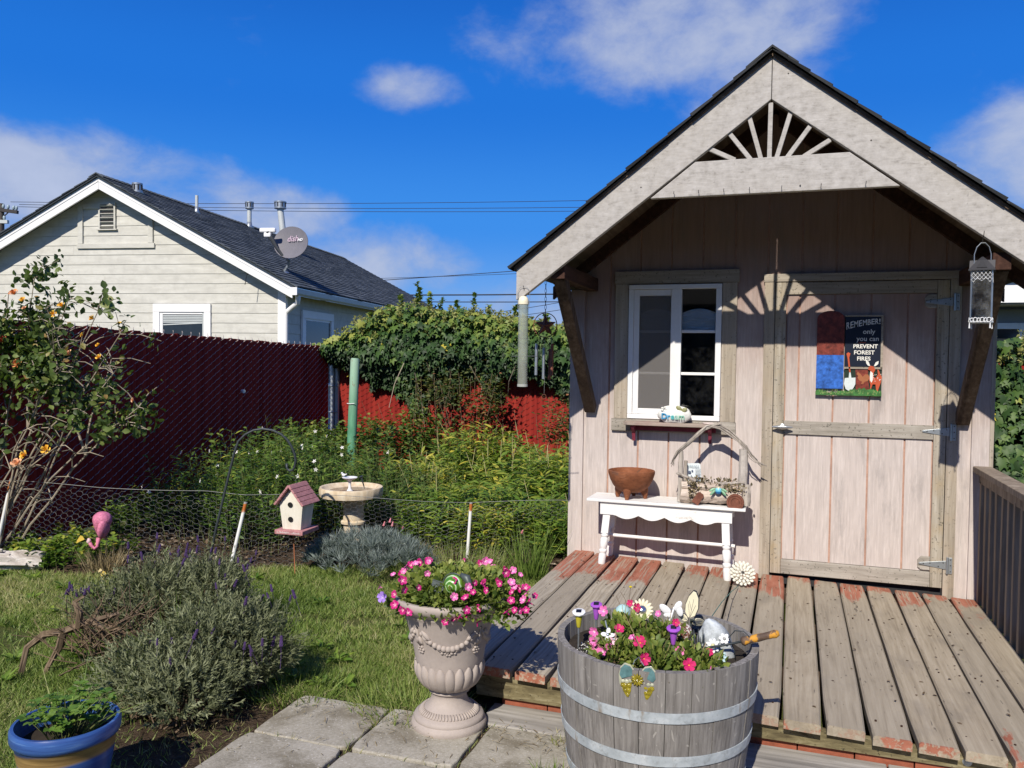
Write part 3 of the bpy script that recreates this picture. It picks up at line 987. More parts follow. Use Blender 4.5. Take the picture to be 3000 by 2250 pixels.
# old hooks and nails along the gable boards
for hx in (-.62, -.49, -.36, -.23, -.07, .12, .33):
    G().tube([(hx, FY+.002, 2.385), (hx, FY-.018, 2.38), (hx+.001, FY-.02, 2.395)], .0016, 6).build('cup_hook', M_STEELD, shed)
for hx, hz in ((-.05, 2.97), (.35, 2.60), (-.8, 2.43), (.02, 2.395)):
    G().lathe([(.004, 0), (.004, .003), (0, .004)], 8).xf(at((hx, FY+.0015, hz), ('X', R(90)))).build('nail_head', M_STEELD, shed)
# ------------------------------------------------------------------ railing on the right of the deck
rail = thing('deck_railing', (1.06, 4.4, 0.11), 'brown timber deck railing with square balusters, right of the door', 'railing')
G().box(1.012, 1.108, 3.1, 5.375, .862, .897).build('cap_rail', M_RAIL, rail, bevel=.004)
G().box(1.045, 1.085, 3.1, 5.373, .80, .8615).build('top_stringer', M_RAIL, rail, bevel=.003)
G().box(1.088, 1.122, 3.1, 5.373, .15, .22).build('bottom_stringer', M_RAIL, rail, bevel=.003)
b0 = G().box(-.02, .02, -.02, .02, -.36, .36).build('baluster', M_RAIL, rail, local=True, bevel=.003)
b0.location = (0.005, 5.335-4.4, .455-.11)
for i in range(1, 17):
    copy_of(b0, rail, (0.005+random.uniform(-.002, .002), 5.335-4.4-.128*i, .455-.11), (R(random.uniform(-.5, .5)), R(random.uniform(-.4, .4)), R(random.uniform(-3, 3))))
G().box(1.03, 1.12, 3.02, 3.098, 0, .9).build('newel_post', M_RAIL, rail, bevel=.004)

# ------------------------------------------------------------------ red slatted chain-link fences
def slatmat(name, a, b):
    t = MT(name)
    v = t.pos((1, 1, .2))
    n = t.noise(v, 16, 5, .6)
    oi = t.n('ShaderNodeObjectInfo')
    c = t.ramp(t.math('ADD', t.math('MULTIPLY', n, .6), t.math('MULTIPLY', oi.outputs['Random'], .4)), [(.25, a), (.75, b)])
    return t.done(c, .75, 0, .12)
M_SLAT = slatmat('red_plastic_slat', (.21, .017, .014), (.32, .034, .024))
M_WIRE = plain('dulled_chain_wire', (.50, .44, .41), .6, .0, var=.25)
M_WIRER = plain('red_coated_wire', (.30, .09, .075), .55, .2, var=.2)
M_POST = plain('galvanised_post', (.40, .43, .46), .45, .5, var=.2)
def fence(name, p0, p1, ztop0, ztop1, label, wiremat, side):
    p0 = Vector((*p0, 0)); p1 = Vector((*p1, 0))
    d = (p1-p0); L = d.length; d.normalize()
    ang = math.atan2(d.y, d.x)
    f = thing(name, p0, label, 'fence', rz=ang)
    PIT = .0685
    n = int(L/PIT)
    H = 1.62
    sg = G().prism([(-.0358, 0.004*side), (-.014, -.006*side), (.014, -.006*side), (.0358, .004*side), (.0358, .007*side), (-.0358, .007*side)], -.02, H, 'z')
    s0 = sg.build('slat', M_SLAT, f, local=True)
    for i in range(n):
        zt = ztop0+(ztop1-ztop0)*i/n
        o_ = s0 if i == 0 else copy_of(s0, f)
        o_.location = ((i+.5)*PIT, random.uniform(-.002, .002), zt-H-.012+random.uniform(-.008, .006))
        o_.rotation_euler = (0, R(random.uniform(-.12, .12)), R(random.uniform(-1.5, 1.5)))
    # woven wire: strokes in front of the slats rise to the right, the ones behind fall
    g = G()
    RISE = .037
    w = .0027
    for i in range(-1, n+1):
        zt = ztop0+(ztop1-ztop0)*i/n
        rows = int((zt+.03)/(2*RISE))+1
        for r_ in range(rows):
            for sgn, yy in ((1, -.014*side), (-1, .013*side)):
                zc = zt-.012-(2*r_+ (i % 2))*RISE - (RISE if sgn < 0 else 0)
                if zc < .0:
                    continue
                xa, xb_ = i*PIT+PIT/2-.0, i*PIT+PIT*1.5
                za, zb_ = (zc-RISE, zc) if sgn > 0 else (zc, zc-RISE)
                if side < 0:
                    pass
                pa = (xa, yy*.25, za); pm = ((xa+xb_)/2, yy, (za+zb_)/2); pb = (xb_, yy*.25, zb_)
                g.tube([pa, pm, pb], w, 3, caps=False)
    # knuckles along the top
    for i in range(n//2):
        zt = ztop0+(ztop1-ztop0)*(2*i)/n
        xk = (2*i+1.5)*PIT
        g.tube([(xk-.016, -.01*side, zt-.03), (xk-.003, -.004*side, zt+.002), (xk+.002, .003, zt+.018), (xk+.004, 0, zt-.004), (xk+.016, .008, zt-.034)], w*1.05, 3, caps=False)
    stuff(g.build('chain_link_mesh', wiremat, f, local=True))
    return f, L
fa, La = fence('shaded_red_fence', (-5.285, 3.85), (-5.825, 9.56), 1.74, 1.635, 'chain link fence with dark red slats, in shade on the left', M_WIRE, 1)
fb, Lb = fence('sunlit_red_fence', (-5.76, 9.68), (-0.9, 10.14), 1.60, 1.60, 'sunlit red slatted chain link fence behind the ivy', M_WIRER, 1)
for k_, (px_, py_) in enumerate(((-5.835, 9.64), (-5.78, 9.665))):
    G().lathe([(.03, 0), (.03, 1.66), (.033, 1.66), (.033, 1.69), (.02, 1.715), (0, 1.72)], 14, (px_, py_, 0)).build('post', M_POST, fa, smooth=True, auto=40)
g = G()
for zz in (.4, .75, 1.1, 1.45):
    g.tube([(-5.87, 9.60, zz), (-5.80, 9.60, zz), (-5.75, 9.63, zz)], .006, 5)
stuff(g.build('tension_bands', M_GALV, fa))
G().tube([(-5.565, 7.36, 1.11), (-5.53, 7.35, 1.105)], [.016, .02], 8).build('white_clip', M_VINYL, fa)

# ------------------------------------------------------------------ neighbour's house
M_HSIDE = wood('cream_house_siding', (.50, .49, .44), (.57, .56, .505), (.63, .62, .565), 'x', 20, .05, bump=.12, blotch=(.43, .42, .38))
M_HWHITE = plain('white_house_trim', (.80, .80, .80), .5, var=.05, scale=4)
M_HGLASS = plain('dark_window_glass', (.02, .026, .03), .06, var=.2, spec=.6)
M_GUTTER = plain('pale_gutter', (.52, .55, .54), .45, .1, var=.06)
HRX, HRZ, HSL = -3.38, 4.72, .5275
HO = (-8.799, 12.67, 0)
house = thing('neighbour_house', HO, 'cream clapboard house with dark grey shingle roof beyond the fence', 'house', rz=R(9.4))
HW0, HW1, HD = -6.9, .13, 11.6
def hroof(x):
    return HRZ-HSL*abs(x-HRX)
G().prism([(HW0, 0), (HW1-.03, 0), (HW1-.03, hroof(HW1)-.09), (HRX, HRZ-.09), (HW0, hroof(HW0)-.09)], .012, .04, 'y').build('gable_wall', M_HSIDE, house, local=True)
G().box(HW1-.045, HW1-.012, .05, HD, 0, 2.62).build('side_wall', M_HSIDE, house, local=True)
G().box(HW0, HW1-.05, HD-.03, HD, 0, 2.6).box(HW0, HW0+.03, .05, HD-.04, 0, 2.6).build('back_wall', M_HSIDE, house, local=True)
z = 1.905-.1795*8
k = 0
while z < 4.5:
    zb, zt = z+.002, z+.1795-.001
    def span(zz):
        h = (HRZ-.075-zz)/HSL
        return max(HW0, HRX-h), min(0.0, HRX+h)
    a0, b0_ = span(zb); a1, b1_ = span(zt) if zt < HRZ-.09 else (HRX-.01, HRX+.01)
    cuts = [0.0, 1.0]
    if k % 3 == 1:
        cuts = [0.0, random.uniform(.3, .7), 1.0]
    for c0, c1 in zip(cuts[:-1], cuts[1:]):
        e0 = .0015 if c0 > 0 else 0
        def L_(u, lo, hi):
            return lo+(hi-lo)*u
        xa0, xb0 = L_(c0, a0, b0_)+e0, L_(c1, a0, b0_)
        xa1, xb1 = L_(c0, a1, b1_)+e0, L_(c1, a1, b1_)
        if len(cuts) == 3:
            if c0 > 0:
                xa1 = xa0
            else:
                xb1 = xb0
        G().add([(xa0, -.013, zb), (xb0, -.013, zb), (xb1, -.004, zt), (xa1, -.004, zt), (xa0, .011, zb), (xb0, .011, zb), (xb1, .011, zt), (xa1, .011, zt)],
                [(0, 1, 2, 3), (0, 4, 5, 1), (3, 2, 6, 7), (0, 3, 7, 4), (1, 5, 6, 2)]).build('siding_board', M_HSIDE, house, local=True)
    if z < 2.5:
        G().add([(HW1+.003, .06, zb), (HW1+.003, HD, zb), (HW1-.006, HD, zt), (HW1-.006, .06, zt), (HW1-.011, .06, zb), (HW1-.011, HD, zb), (HW1-.011, HD, zt), (HW1-.011, .06, zt)],
                [(0, 1, 2, 3), (0, 4, 5, 1), (0, 3, 7, 4)]).build('siding_board', M_HSIDE, house, local=True)
    z += .1795; k += 1
G().box(0.002, HW1-.004, -.034, .01, 0, hroof(.1)-.12).build('corner_board', M_HWHITE, house, local=True)
G().box(HW1-.003, HW1+.022, -.034, .058, 0, 2.6).build('corner_board', M_HWHITE, house, local=True)
# rake boards and roof
for s_ in (-1, 1):
    for (oy, top, hgt, th) in ((-.30, .0, .135, .035), (-.309, .0, .07, .0085)):
        xe = HRX+s_*3.78
        poly = [(HRX+s_*.002, HRZ-top), (HRX+s_*.002, HRZ-top-hgt*1.12), (xe, hroof(xe)-top-hgt*1.12), (xe, hroof(xe)-top)]
        if oy < -.305:
            poly = [(u, v) for u, v in poly]
        else:
            poly = [(u, v-.062) for u, v in poly]
        if s_ > 0:
            poly = poly[::-1]
        G().prism(poly, oy, oy+th, 'y').build('rake_board', M_HWHITE, house, local=True, bevel=.004)
    xe = HRX+s_*3.82
    poly = [(HRX, HRZ+.001), (xe, hroof(xe)+.001), (xe, hroof(xe)+.03), (HRX, HRZ+.03)]
    if s_ < 0:
        poly = poly[::-1]
    G().prism(poly, -.35, HD+.3, 'y').build('roof_deck', M_SLATE, house, local=True)
    # soffit boards
    poly = [(HRX+s_*.05, HRZ-.10), (xe, hroof(xe)-.075), (xe, hroof(xe)-.06), (HRX+s_*.05, HRZ-.085)]
    G().prism(poly if s_ < 0 else poly, -.262, -.03, 'y').build('soffit', plain('grey_soffit', (.32, .33, .33), .8), house, local=True)
for s_ in (-1, 1):
    g = G()
    shingles(g, (HRX, HRZ+.031), math.atan(HSL), s_, 3.88/math.cos(math.atan(HSL)), -.365, HD+.32, .142 if s_ > 0 else .3, .22 if s_ > 0 else 1.0, th=.02, jit=.012)
    stuff(g.build('roof_shingles', M_SLATE, house, local=True))
g = G()
yy = -.37
while yy < HD+.3:
    g.cur = random.random()
    for s_ in (-1, 1):
        a = (HRX, HRZ+.075); b = (HRX+s_*.15, HRZ+.075-.15*HSL)
        g.add([(a[0], yy, a[1]+.006), (b[0], yy, b[1]+.006), (b[0], yy+.2, b[1]-.004), (a[0], yy+.2, a[1]-.004), (a[0], yy, a[1]-.014), (b[0], yy, b[1]-.014)], [(0, 1, 2, 3), (0, 4, 5, 1)])
    yy += .15
g.build('ridge_cap', M_SLATE, house, local=True)
# gable vent and its old window-shaped surround
vent = G().box(-3.565, -3.535, -.05, -.005, 3.82, 4.305).box(-3.25, -3.22, -.05, -.005, 3.82, 4.305).box(-3.534, -3.251, -.05, -.005, 4.275, 4.305).box(-3.60, -3.19, -.06, -.005, 3.80, 3.8195)
vent = vent.build('gable_vent', M_HSIDE, house, local=True)
G().box(-3.534, -3.251, -.012, -.006, 3.82, 4.274).build('vent_back', M_DARK, vent, local=True)
for i in range(6):
    m = Matrix.Translation((0, -.03, 3.86+i*.077)) @ rotm('X', R(-38))
    G().box(-3.533, -3.252, -.026, .02, -.005, .005, m).build('louvre', M_HSIDE, vent, local=True)
for (xa, xb_, za, zb_) in ((-4.0, -3.9, 3.552, 4.24), (-2.56, -2.46, 3.552, 4.06), (-4.02, -2.43, 3.462, 3.55), (-3.898, -3.57, 4.2, 4.29)):
    G().box(xa, xb_, -.045, -.006, za, zb_).build('trim_board', M_HSIDE, house, local=True, bevel=.003)
# windows
def hwin(x0, x1, ztop, zbot, plane, blinds):
    """plane 'f': on the gable, u = x; plane 's': on the side wall, u = y"""
    def B(u0, u1, a, b, z0_, z1_):
        return G().box(u0, u1, -a, -b, z0_, z1_) if plane == 'f' else G().box(HW1+b, HW1+a, u0, u1, z0_, z1_)
    w = B(x0, x1, .05, .005, ztop-.15, ztop).build('window', M_HWHITE, house, local=True, bevel=.004)
    B(x0, x0+.13, .048, .005, zbot, ztop-.152).build('casing', M_HWHITE, w, local=True, bevel=.003)
    B(x1-.13, x1, .048, .005, zbot, ztop-.152).build('casing', M_HWHITE, w, local=True, bevel=.003)
    B(x0-.03, x1+.03, .08, .005, zbot-.06, zbot-.002).build('sill', M_HWHITE, w, local=True, bevel=.003)
    B(x0+.132, x0+.19, .03, .005, zbot, ztop-.153).build('sash_frame', M_HWHITE, w, local=True)
    B(x1-.165, x1-.132, .03, .005, zbot, ztop-.153).build('sash_frame', M_GUTTER, w, local=True)
    B(x0+.191, x1-.166, .03, .005, ztop-.19, ztop-.153).build('sash_frame', M_HWHITE, w, local=True)
    B(x0+.191, x1-.166, .018, .006, zbot, ztop-.191).build('pane', M_HGLASS, w, local=True)
    if blinds:
        n = 6
        for i in range(n):
            zz = ztop-.205-.03*i
            m = None
            if i == n-1:
                m = at(((x0+x1)/2, -.024, zz), ('Y', R(-2.6))) @ Matrix.Translation((-(x0+x1)/2, .024, -zz))
            G().box(x0+.195, x1-.17, -.028, -.0185, zz-.022, zz, m).build('blind_slat', M_GUTTER, w, local=True)
hwin(-2.454, -1.304, 2.43, .95, 'f', True)
hwin(.66, 2.2, 2.37, .95, 's', False)
hwin(3.75, 5.2, 2.33, .95, 's', False)
# gutter and downspout
g = G()
pr = [(.40, 2.69), (.40, 2.60), (.43, 2.57), (.49, 2.57), (.515, 2.60), (.525, 2.685), (.515, 2.685), (.505, 2.61), (.485, 2.585), (.435, 2.585), (.412, 2.61), (.412, 2.69)]
g.prism(pr, -.37, HD+.3, 'y')
g.build('gutter', M_GUTTER, house, local=True)
G().box(.398, .528, -.395, -.371, 2.565, 2.70).build('gutter_end', M_HWHITE, house, local=True)
G().tube([(.45, -.18, 2.575), (.45, -.17, 2.50), (.43, -.15, 2.44), (.30, -.10, 2.36), (.19, -.06, 2.29), (.165, -.055, 2.2), (.165, -.055, .2)], .045, 10).build('downspout', M_HWHITE, house, local=True, smooth=True, auto=50)
# roof pipes
def pipe(x, y, h, r_, cap, lean=0):
    zb = hroof(x)+.03
    p = G().tube([(x, y, zb-.05), (x+lean, y, zb+h)], r_, 10).build('vent_pipe', M_GUTTER, house, local=True, smooth=True, auto=40)
    G().lathe([(r_*2.6, -.03), (r_*1.3, .06), (r_*1.05, .14)], 10, (x, y, zb)).build('flashing', M_GALV, p, local=True, smooth=True)
    if cap:
        c_ = G().lathe([(r_*1.05, 0), (r_*1.9, .02), (r_*1.9, .04), (r_*1.75, .05), (r_*1.75, .15), (r_*1.95, .16), (r_*1.95, .19), (0, .21)], 16, (x+lean, y, zb+h-.03))
        c_.build('pipe_cap', M_GALV, p, local=True, smooth=True, auto=30)
        s_ = G()
        for q in range(8):
            w_ = 2*PI*q/8
            s_.box(-.012, .012, -.004, .004, .03, .12, at((x+lean+r_*1.8*math.cos(w_), y+r_*1.8*math.sin(w_), zb+h-.0), ('Z', w_+PI/2)))
        stuff(s_.build('cap_slots', M_DARK, p, local=True))
pipe(-2.9, 2.2, .38, .034, False)
pipe(-3.25, 5.2, .48, .055, True)
pipe(-2.02, 4.6, 1.0, .075, True, -.13)
pipe(-3.0, .3, .02, .05, True)

# ------------------------------------------------------------------ satellite dish on the roof edge
def text_mesh(s, size, ext=.002, bold=0.0):
    cu = bpy.data.curves.new('t', 'FONT')
    cu.body = s; cu.size = size; cu.extrude = ext; cu.offset = bold
    cu.resolution_u = 3
    to = bpy.data.objects.new('t', cu)
    COL.objects.link(to)
    bpy.context.view_layer.update()
    dg_ = bpy.context.evaluated_depsgraph_get()
    me = bpy.data.meshes.new_from_object(to.evaluated_get(dg_))
    vs_ = [tuple(v.co) for v in me.vertices]; fs_ = [tuple(p.vertices) for p in me.polygons]
    bpy.data.objects.remove(to); bpy.data.curves.remove(cu); bpy.data.meshes.remove(me)
    return vs_, fs_
def text_width(vs_):
    return max(v[0] for v in vs_)-min(v[0] for v in vs_)
hm = PM[house.name]
base = hm @ Vector((-.2, .577, 3.05))
dish = thing('satellite_dish', base, 'grey oval satellite dish with white receiver on the roof edge', 'satellite dish')
dc = base+Vector((.24, -.03, .54))
nrm = Vector((-.12, -.93, .30)).normalized()
zx = Vector((0, 0, 1)).cross(nrm).normalized()*-1
zx = nrm.cross(Vector((0, 0, 1))).normalized()
zy = zx.cross(nrm).normalized()*-1
zy = nrm.cross(zx).normalized()
if zy.z < 0:
    zy = -zy
if zx.dot(Vector((math.cos(CAM_YAW), math.sin(CAM_YAW), 0))) < 0:
    zx = -zx
tilt = R(-20)
ux = math.cos(tilt)*zx+math.sin(tilt)*zy; uy = -math.sin(tilt)*zx+math.cos(tilt)*zy
M_DISH = plain('grey_dish', (.17, .165, .185), .5, var=.08)
g = G()
nr, na = 6, 36
for side_ in (0, 1):
    b_ = len(g.v)
    for j in range(nr+1):
        for k in range(na):
            r_ = j/nr; w_ = 2*PI*k/na
            p = dc+ux*(.43*r_*math.cos(w_))+uy*(.31*r_*math.sin(w_))+nrm*(.06*r_*r_-(.012 if side_ else 0))
            g.v.append(tuple(p)); g.r.append(0)
    for j in range(nr):
        for k in range(na):
            g.f.append((b_+j*na+k, b_+j*na+(k+1) % na, b_+(j+1)*na+(k+1) % na, b_+(j+1)*na+k))
h_ = (nr+1)*na
for k in range(na):
    g.f.append((nr*na+k, nr*na+(k+1) % na, h_+nr*na+(k+1) % na, h_+nr*na+k))
g.build('reflector', M_DISH, dish, smooth=True, auto=50)
def put_text(s, size, center, ex, ey, mat, name, parent, ext=.002, bold=0.0):
    vs_, fs_ = text_mesh(s, size, ext, bold)
    w = text_width(vs_); x0 = min(v[0] for v in vs_)
    en = ex.cross(ey)
    g = G().add([tuple(center+ex*(v[0]-x0-w/2)+ey*v[1]+en*v[2]) for v in vs_], fs_)
    return g.build(name, mat, parent)
M_LOGO = plain('pale_pink_print', (.55, .42, .50), .6, var=.03)
M_WHITEP = plain('white_print', (.82, .82, .82), .6, var=.03)
put_text('dish', .165, dc+zx*.02+zy*.03+nrm*.035, zx, zy, M_LOGO, 'lettering', dish, .003)
put_text('HD', .076, dc+zx*.21+zy*.022+nrm*.045, zx, zy, M_WHITEP, 'lettering', dish, .003, .0012)
foot = dc-uy*.31+nrm*.02
G().tube([base, base+Vector((.09, .03, .12)), base+Vector((.14, .02, .28)), foot-nrm*.08], .028, 8).build('mast', M_GALV, dish, smooth=True)
lnb = dc+Vector((-.40, -.2, .20))
G().tube([foot+nrm*.0, foot*.5+lnb*.5+Vector((0, 0, -.03)), lnb], [.022, .03, .05], 8).build('feed_arm', plain('dark_arm', (.05, .055, .06), .5), dish)
g = G().box(-.155, .155, -.04, .04, -.01, .075, at(lnb, ('Z', R(12)))).box(-.07, .07, -.045, .045, -.10, -.009, at(lnb, ('Z', R(12))))
g.build('receiver', M_HWHITE, dish, bevel=.025)
G().lathe([(.0, -.02), (.1, -.02), (.12, .0), (.1, .03), (0, .035)], 12, base).build('roof_mount', M_GALV, dish, smooth=True, auto=40)
cb = [base+Vector((.02, .0, .05)), base+Vector((-.05, -.3, .06)), base+Vector((-.08, -.72, -.02)), base+Vector((-.1, -.93, -.12)), base+Vector((-.12, -.95, -.3))]
G().tube(cb, .007, 5).build('cable', plain('black_cable', (.02, .02, .02), .5), dish)

# ------------------------------------------------------------------ pole and overhead wires
M_POLE = wood('old_pole_timber', (.06, .05, .045), (.13, .11, .095), (.2, .175, .15), 'z', 8, .05)
pole = thing('utility_pole', (-27.6, 22.45, 0), 'timber utility pole with crossarms behind the house roof', 'pole')
G().tube([(-27.6, 22.45, 0), (-27.55, 22.47, 6.95)], [.17, .13], 10).build('post', M_POLE, pole, smooth=True, auto=60)
M_DKW = plain('dark_crossarm', (.05, .045, .045), .8)
for zz, x0, x1, sag, mm in ((6.72, -1.2, .72, -.13, M_DKW), (6.28, -.9, .36, 0, M_GUTTER)):
    m = at((-27.56, 22.40, zz), ('Z', R(18)), ('Y', R(7 if zz > 6.5 else 0)))
    a_ = G().box(x0, x1, -.06, .06, -.06, .06, m).build('crossarm', mm, pole)
    for ix in ((-.9, .17, .35, .55, .66) if zz > 6.5 else (.22, -.6)):
        G().lathe([(.02, 0), (.035, .02), (.05, .05), (.05, .11), (.03, .16), (0, .17)], 8).xf(m @ Matrix.Translation((ix, 0, .06))).build('insulator', plain('blue_grey_porcelain', (.33, .42, .47), .3), a_, smooth=True)
G().tube([(-27.55, 22.4, 6.3), (-27.2, 22.5, 6.62)], .022, 6).build('brace', M_DKW, pole)
G().lathe([(0, 0), (.16, 0), (.17, .05), (.17, .42), (.12, .46), (0, .48)], 12, (-27.15, 22.4, 5.45)).build('transformer', M_DKW, pole, smooth=True, auto=40)
M_WIREK = plain('overhead_wire', (.03, .035, .05), .6)
WIRES = [((-27.2, 22.6, 7.02), (-5.5, 29.2, 7.25), .010, 'uppermost thin overhead wire, running from the utility pole to the shed roof'),
         ((-26.9, 22.7, 6.93), (-5.5, 29.2, 7.0), .010, 'second thin overhead wire from the top, leaving the utility pole'),
         ((-27.0, 22.75, 6.86), (-5.5, 29.2, 6.86), .010, 'third thin overhead wire from the top, leaving the utility pole'),
         ((-20.0, 22.9, 3.62), (-4.5, 28.2, 4.95), .013, 'single overhead wire rising right from the far end of the house roof'),
         ((-19.9, 22.9, 4.0), (-4.5, 28.2, 4.72), .008, 'faint overhead wire above the single rising one past the house roof'),
         ((-16.4, 24.1, 3.62), (-4.6, 28.1, 3.84), .024, 'thick black overhead cable just above the ivy, higher of two'),
         ((-15.7, 24.3, 3.42), (-4.6, 28.1, 3.56), .017, 'black overhead cable just above the ivy, lower of two'),
         ((-10.6, 26.0, 2.94), (-4.6, 28.1, 4.16), .010, 'thin overhead wire slanting steeply up behind the tube feeder'),
         ((-10.2, 26.2, 2.82), (-4.6, 28.1, 3.85), .010, 'lowest thin overhead wire slanting up behind the tube feeder')]
for a, b, r_, lab in WIRES:
    a, b = Vector(a), Vector(b)
    pts = []
    for i in range(13):
        t_ = i/12
        p = a.lerp(b, t_); p.z -= 4*(.10 if r_ < .012 else .05)*t_*(1-t_)
        pts.append(p)
    tag(G().tube(pts, r_, 5).build('overhead_wire', M_WIREK), lab, 'wire', 'overhead wires')

# ------------------------------------------------------------------ building seen past the right edge of the shed
h2 = thing('far_grey_building', (4.8, 12.6, 0), 'grey building with white eave and window at the right edge', 'building')
M_H2 = plain('grey_wall_paint', (.30, .30, .285), .8, var=.08, scale=3)
for i in range(13):
    G().box(2.2, 9.0, 12.6-.012, 12.63, .01+i*.172, .01+i*.172+.17).build('siding_board', M_H2, h2)
G().box(2.2, 9.0, 12.632, 12.66, 0, 2.3).build('wall', M_H2, h2)
G().box(2.0, 9.2, 12.05, 12.09, 2.30, 2.56).build('fascia_board', M_HWHITE, h2)
G().box(2.0, 9.2, 12.092, 12.59, 2.28, 2.30).build('soffit', M_H2, h2)
G().prism([(12.0, 2.565), (12.0, 2.6), (15, 3.6), (15, 3.565)], 1.95, 9.25, 'x').build('roof', M_SLATE, h2)
w2 = G().box(2.45, 2.53, 12.55, 12.586, .9, 2.06).box(2.86, 2.94, 12.55, 12.586, .9, 2.06).box(2.531, 2.859, 12.55, 12.586, 1.98, 2.06).build('window', M_HWHITE, h2, bevel=.003)
G().box(2.531, 2.859, 12.57, 12.585, .9, 1.979).build('pane', M_HGLASS, w2)

# ------------------------------------------------------------------ unseen wall and roof added behind the camera to darken the pane reflections
hb_ = thing('added_wall_behind_viewer', (0, -6.4, 0), 'unseen dark wall added behind the viewer to darken the shed window reflection', 'house')
M_HB = plain('added_dark_wall', (.10, .08, .065), .85, var=.2, scale=3)
G().box(-9, 7, -6.7, -6.5, 0, 2.7).build('wall', M_HB, hb_)
G().prism([(-6.2, 2.55), (-6.2, 2.66), (-9.5, 4.2), (-9.5, 4.09)], -9.3, 7.3, 'x').build('roof', M_SHING, hb_)
# ------------------------------------------------------------------ foliage builders
def unit(a):
    return a/np.maximum(np.linalg.norm(a, axis=-1, keepdims=True), 1e-9)
def rdir(n, zmin=-1.0):
    z = RNG.uniform(zmin, 1, n); w = RNG.uniform(0, 2*PI, n); r_ = np.sqrt(np.maximum(0, 1-z*z))
    return np.stack([r_*np.cos(w), r_*np.sin(w), z], 1)
def fbm(x, y, s=1.0, seed=0):
    q = np.random.default_rng(seed)
    out = 0
    for o_ in range(5):
        k = s*1.9**o_
        a, b, c = q.uniform(0, 6.28, 3)
        th = q.uniform(0, 6.28)
        out = out+np.sin(k*(x*np.cos(th)+y*np.sin(th))+a+1.3*np.sin(k*.6*(y*np.cos(th)-x*np.sin(th))+b))*np.cos(k*.7*y+c)/1.45**o_
    return out/2.2
T_OVAL = (np.array([(0, 0, 0), (.30, .42, .07), (0, .45, -.02), (-.30, .42, .07), (.2, .78, .03), (-.2, .78, .03), (0, 1, -.12)]), [(0, 1, 2), (0, 2, 3), (1, 4, 2), (2, 5, 3), (2, 4, 6), (2, 6, 5)])
T_LANCE = (np.array([(0, 0, 0), (.10, .35, .02), (-.10, .35, .02), (.075, .7, -.05), (-.075, .7, -.05), (0, 1, -.2)]), [(0, 1, 2), (1, 3, 4), (1, 4, 2), (3, 5, 4)])
T_NEEDLE = (np.array([(0, 0, 0), (.085, .45, .0), (-.085, .45, .0), (0, 1, -.05)]), [(0, 1, 2), (1, 3, 2)])
T_IVY = (np.array([(0, .05, 0), (.22, -.08, .02), (.5, .12, -.05), (.27, .32, .03), (.46, .62, -.06), (.17, .58, .04), (0, 1.0, -.1), (-.17, .58, .04), (-.46, .62, -.06), (-.27, .32, .03), (-.5, .12, -.05), (-.22, -.08, .02), (0, .36, .05)]),
         [(0, 1, 12), (1, 2, 3), (1, 3, 12), (3, 4, 5), (3, 5, 12), (5, 6, 7), (5, 7, 12), (7, 8, 9), (7, 9, 12), (9, 10, 11), (9, 11, 12), (11, 0, 12)])
T_BLADE = (np.array([(-.5, 0, 0), (.5, 0, 0), (-.38, .5, -.06), (.38, .5, -.06), (0, 1, -.28)]), [(0, 1, 3), (0, 3, 2), (2, 3, 4)])
def leaf_obj(name, P, D, Nn, S, T, mat, parent=None, rnd=None, W=None, kind='stuff'):
    """many leaves in one mesh; each leaf has its own place, direction, size and tone"""
    tv, tf = T
    P = np.asarray(P, float); n = len(P)
    D = unit(np.asarray(D, float)); X = np.cross(D, Nn); 
    bad = np.linalg.norm(X, axis=1) < 1e-6
    X[bad] = np.cross(D[bad], np.array([.3, .5, .8])); X = unit(X); Nn = np.cross(X, D)
    S = np.broadcast_to(S, (n,)); W = S if W is None else np.broadcast_to(W, (n,))
    if parent is not None:
        inv = np.array(origin_of(parent).inverted())
        P = P @ inv[:3, :3].T+inv[:3, 3]
    V = P[:, None, :]+(tv[None, :, 0:1]*W[:, None, None])*X[:, None, :]+(tv[None, :, 1:2]*S[:, None, None])*D[:, None, :]+(tv[None, :, 2:3]*S[:, None, None])*Nn[:, None, :]
    nv = len(tv)
    F = (np.arange(n)[:, None, None]*nv+np.array(tf)[None]).reshape(-1)
    me = bpy.data.meshes.new(name)
    me.vertices.add(n*nv); me.vertices.foreach_set('co', V.reshape(-1).astype(np.float32))
    nl = len(F); nf = nl//3
    me.loops.add(nl); me.loops.foreach_set('vertex_index', F.astype(np.int32))
    me.polygons.add(nf); me.polygons.foreach_set('loop_start', np.arange(0, nl, 3, dtype=np.int32))
    try:
        me.polygons.foreach_set('loop_total', np.full(nf, 3, dtype=np.int32))
    except Exception:
        pass
    a = me.attributes.new('rnd', 'FLOAT', 'POINT')
    r_ = RNG.random(n) if rnd is None else rnd
    a.data.foreach_set('value', np.repeat(np.asarray(r_, float), nv).astype(np.float32))
    me.update(calc_edges=True)
    me.validate()
    me.materials.append(mat)
    o = bpy.data.objects.new(name, me)
    link(o, parent)
    if kind:
        o['kind'] = kind
    return o
def stems_obj(name, A, B, r0, r1, mat, parent, bend=None, n=3):
    """thin tapered stems from A to B as one mesh"""
    g = G()
    for i in range(len(A)):
        a, b = Vector(A[i]), Vector(B[i])
        m = (a+b)/2 if bend is None else (a+b)/2+Vector(bend[i])
        g.tube([a, m, b], [r0, (r0+r1)/2, r1], n, caps=False)
    return stuff(g.build(name, mat, parent))
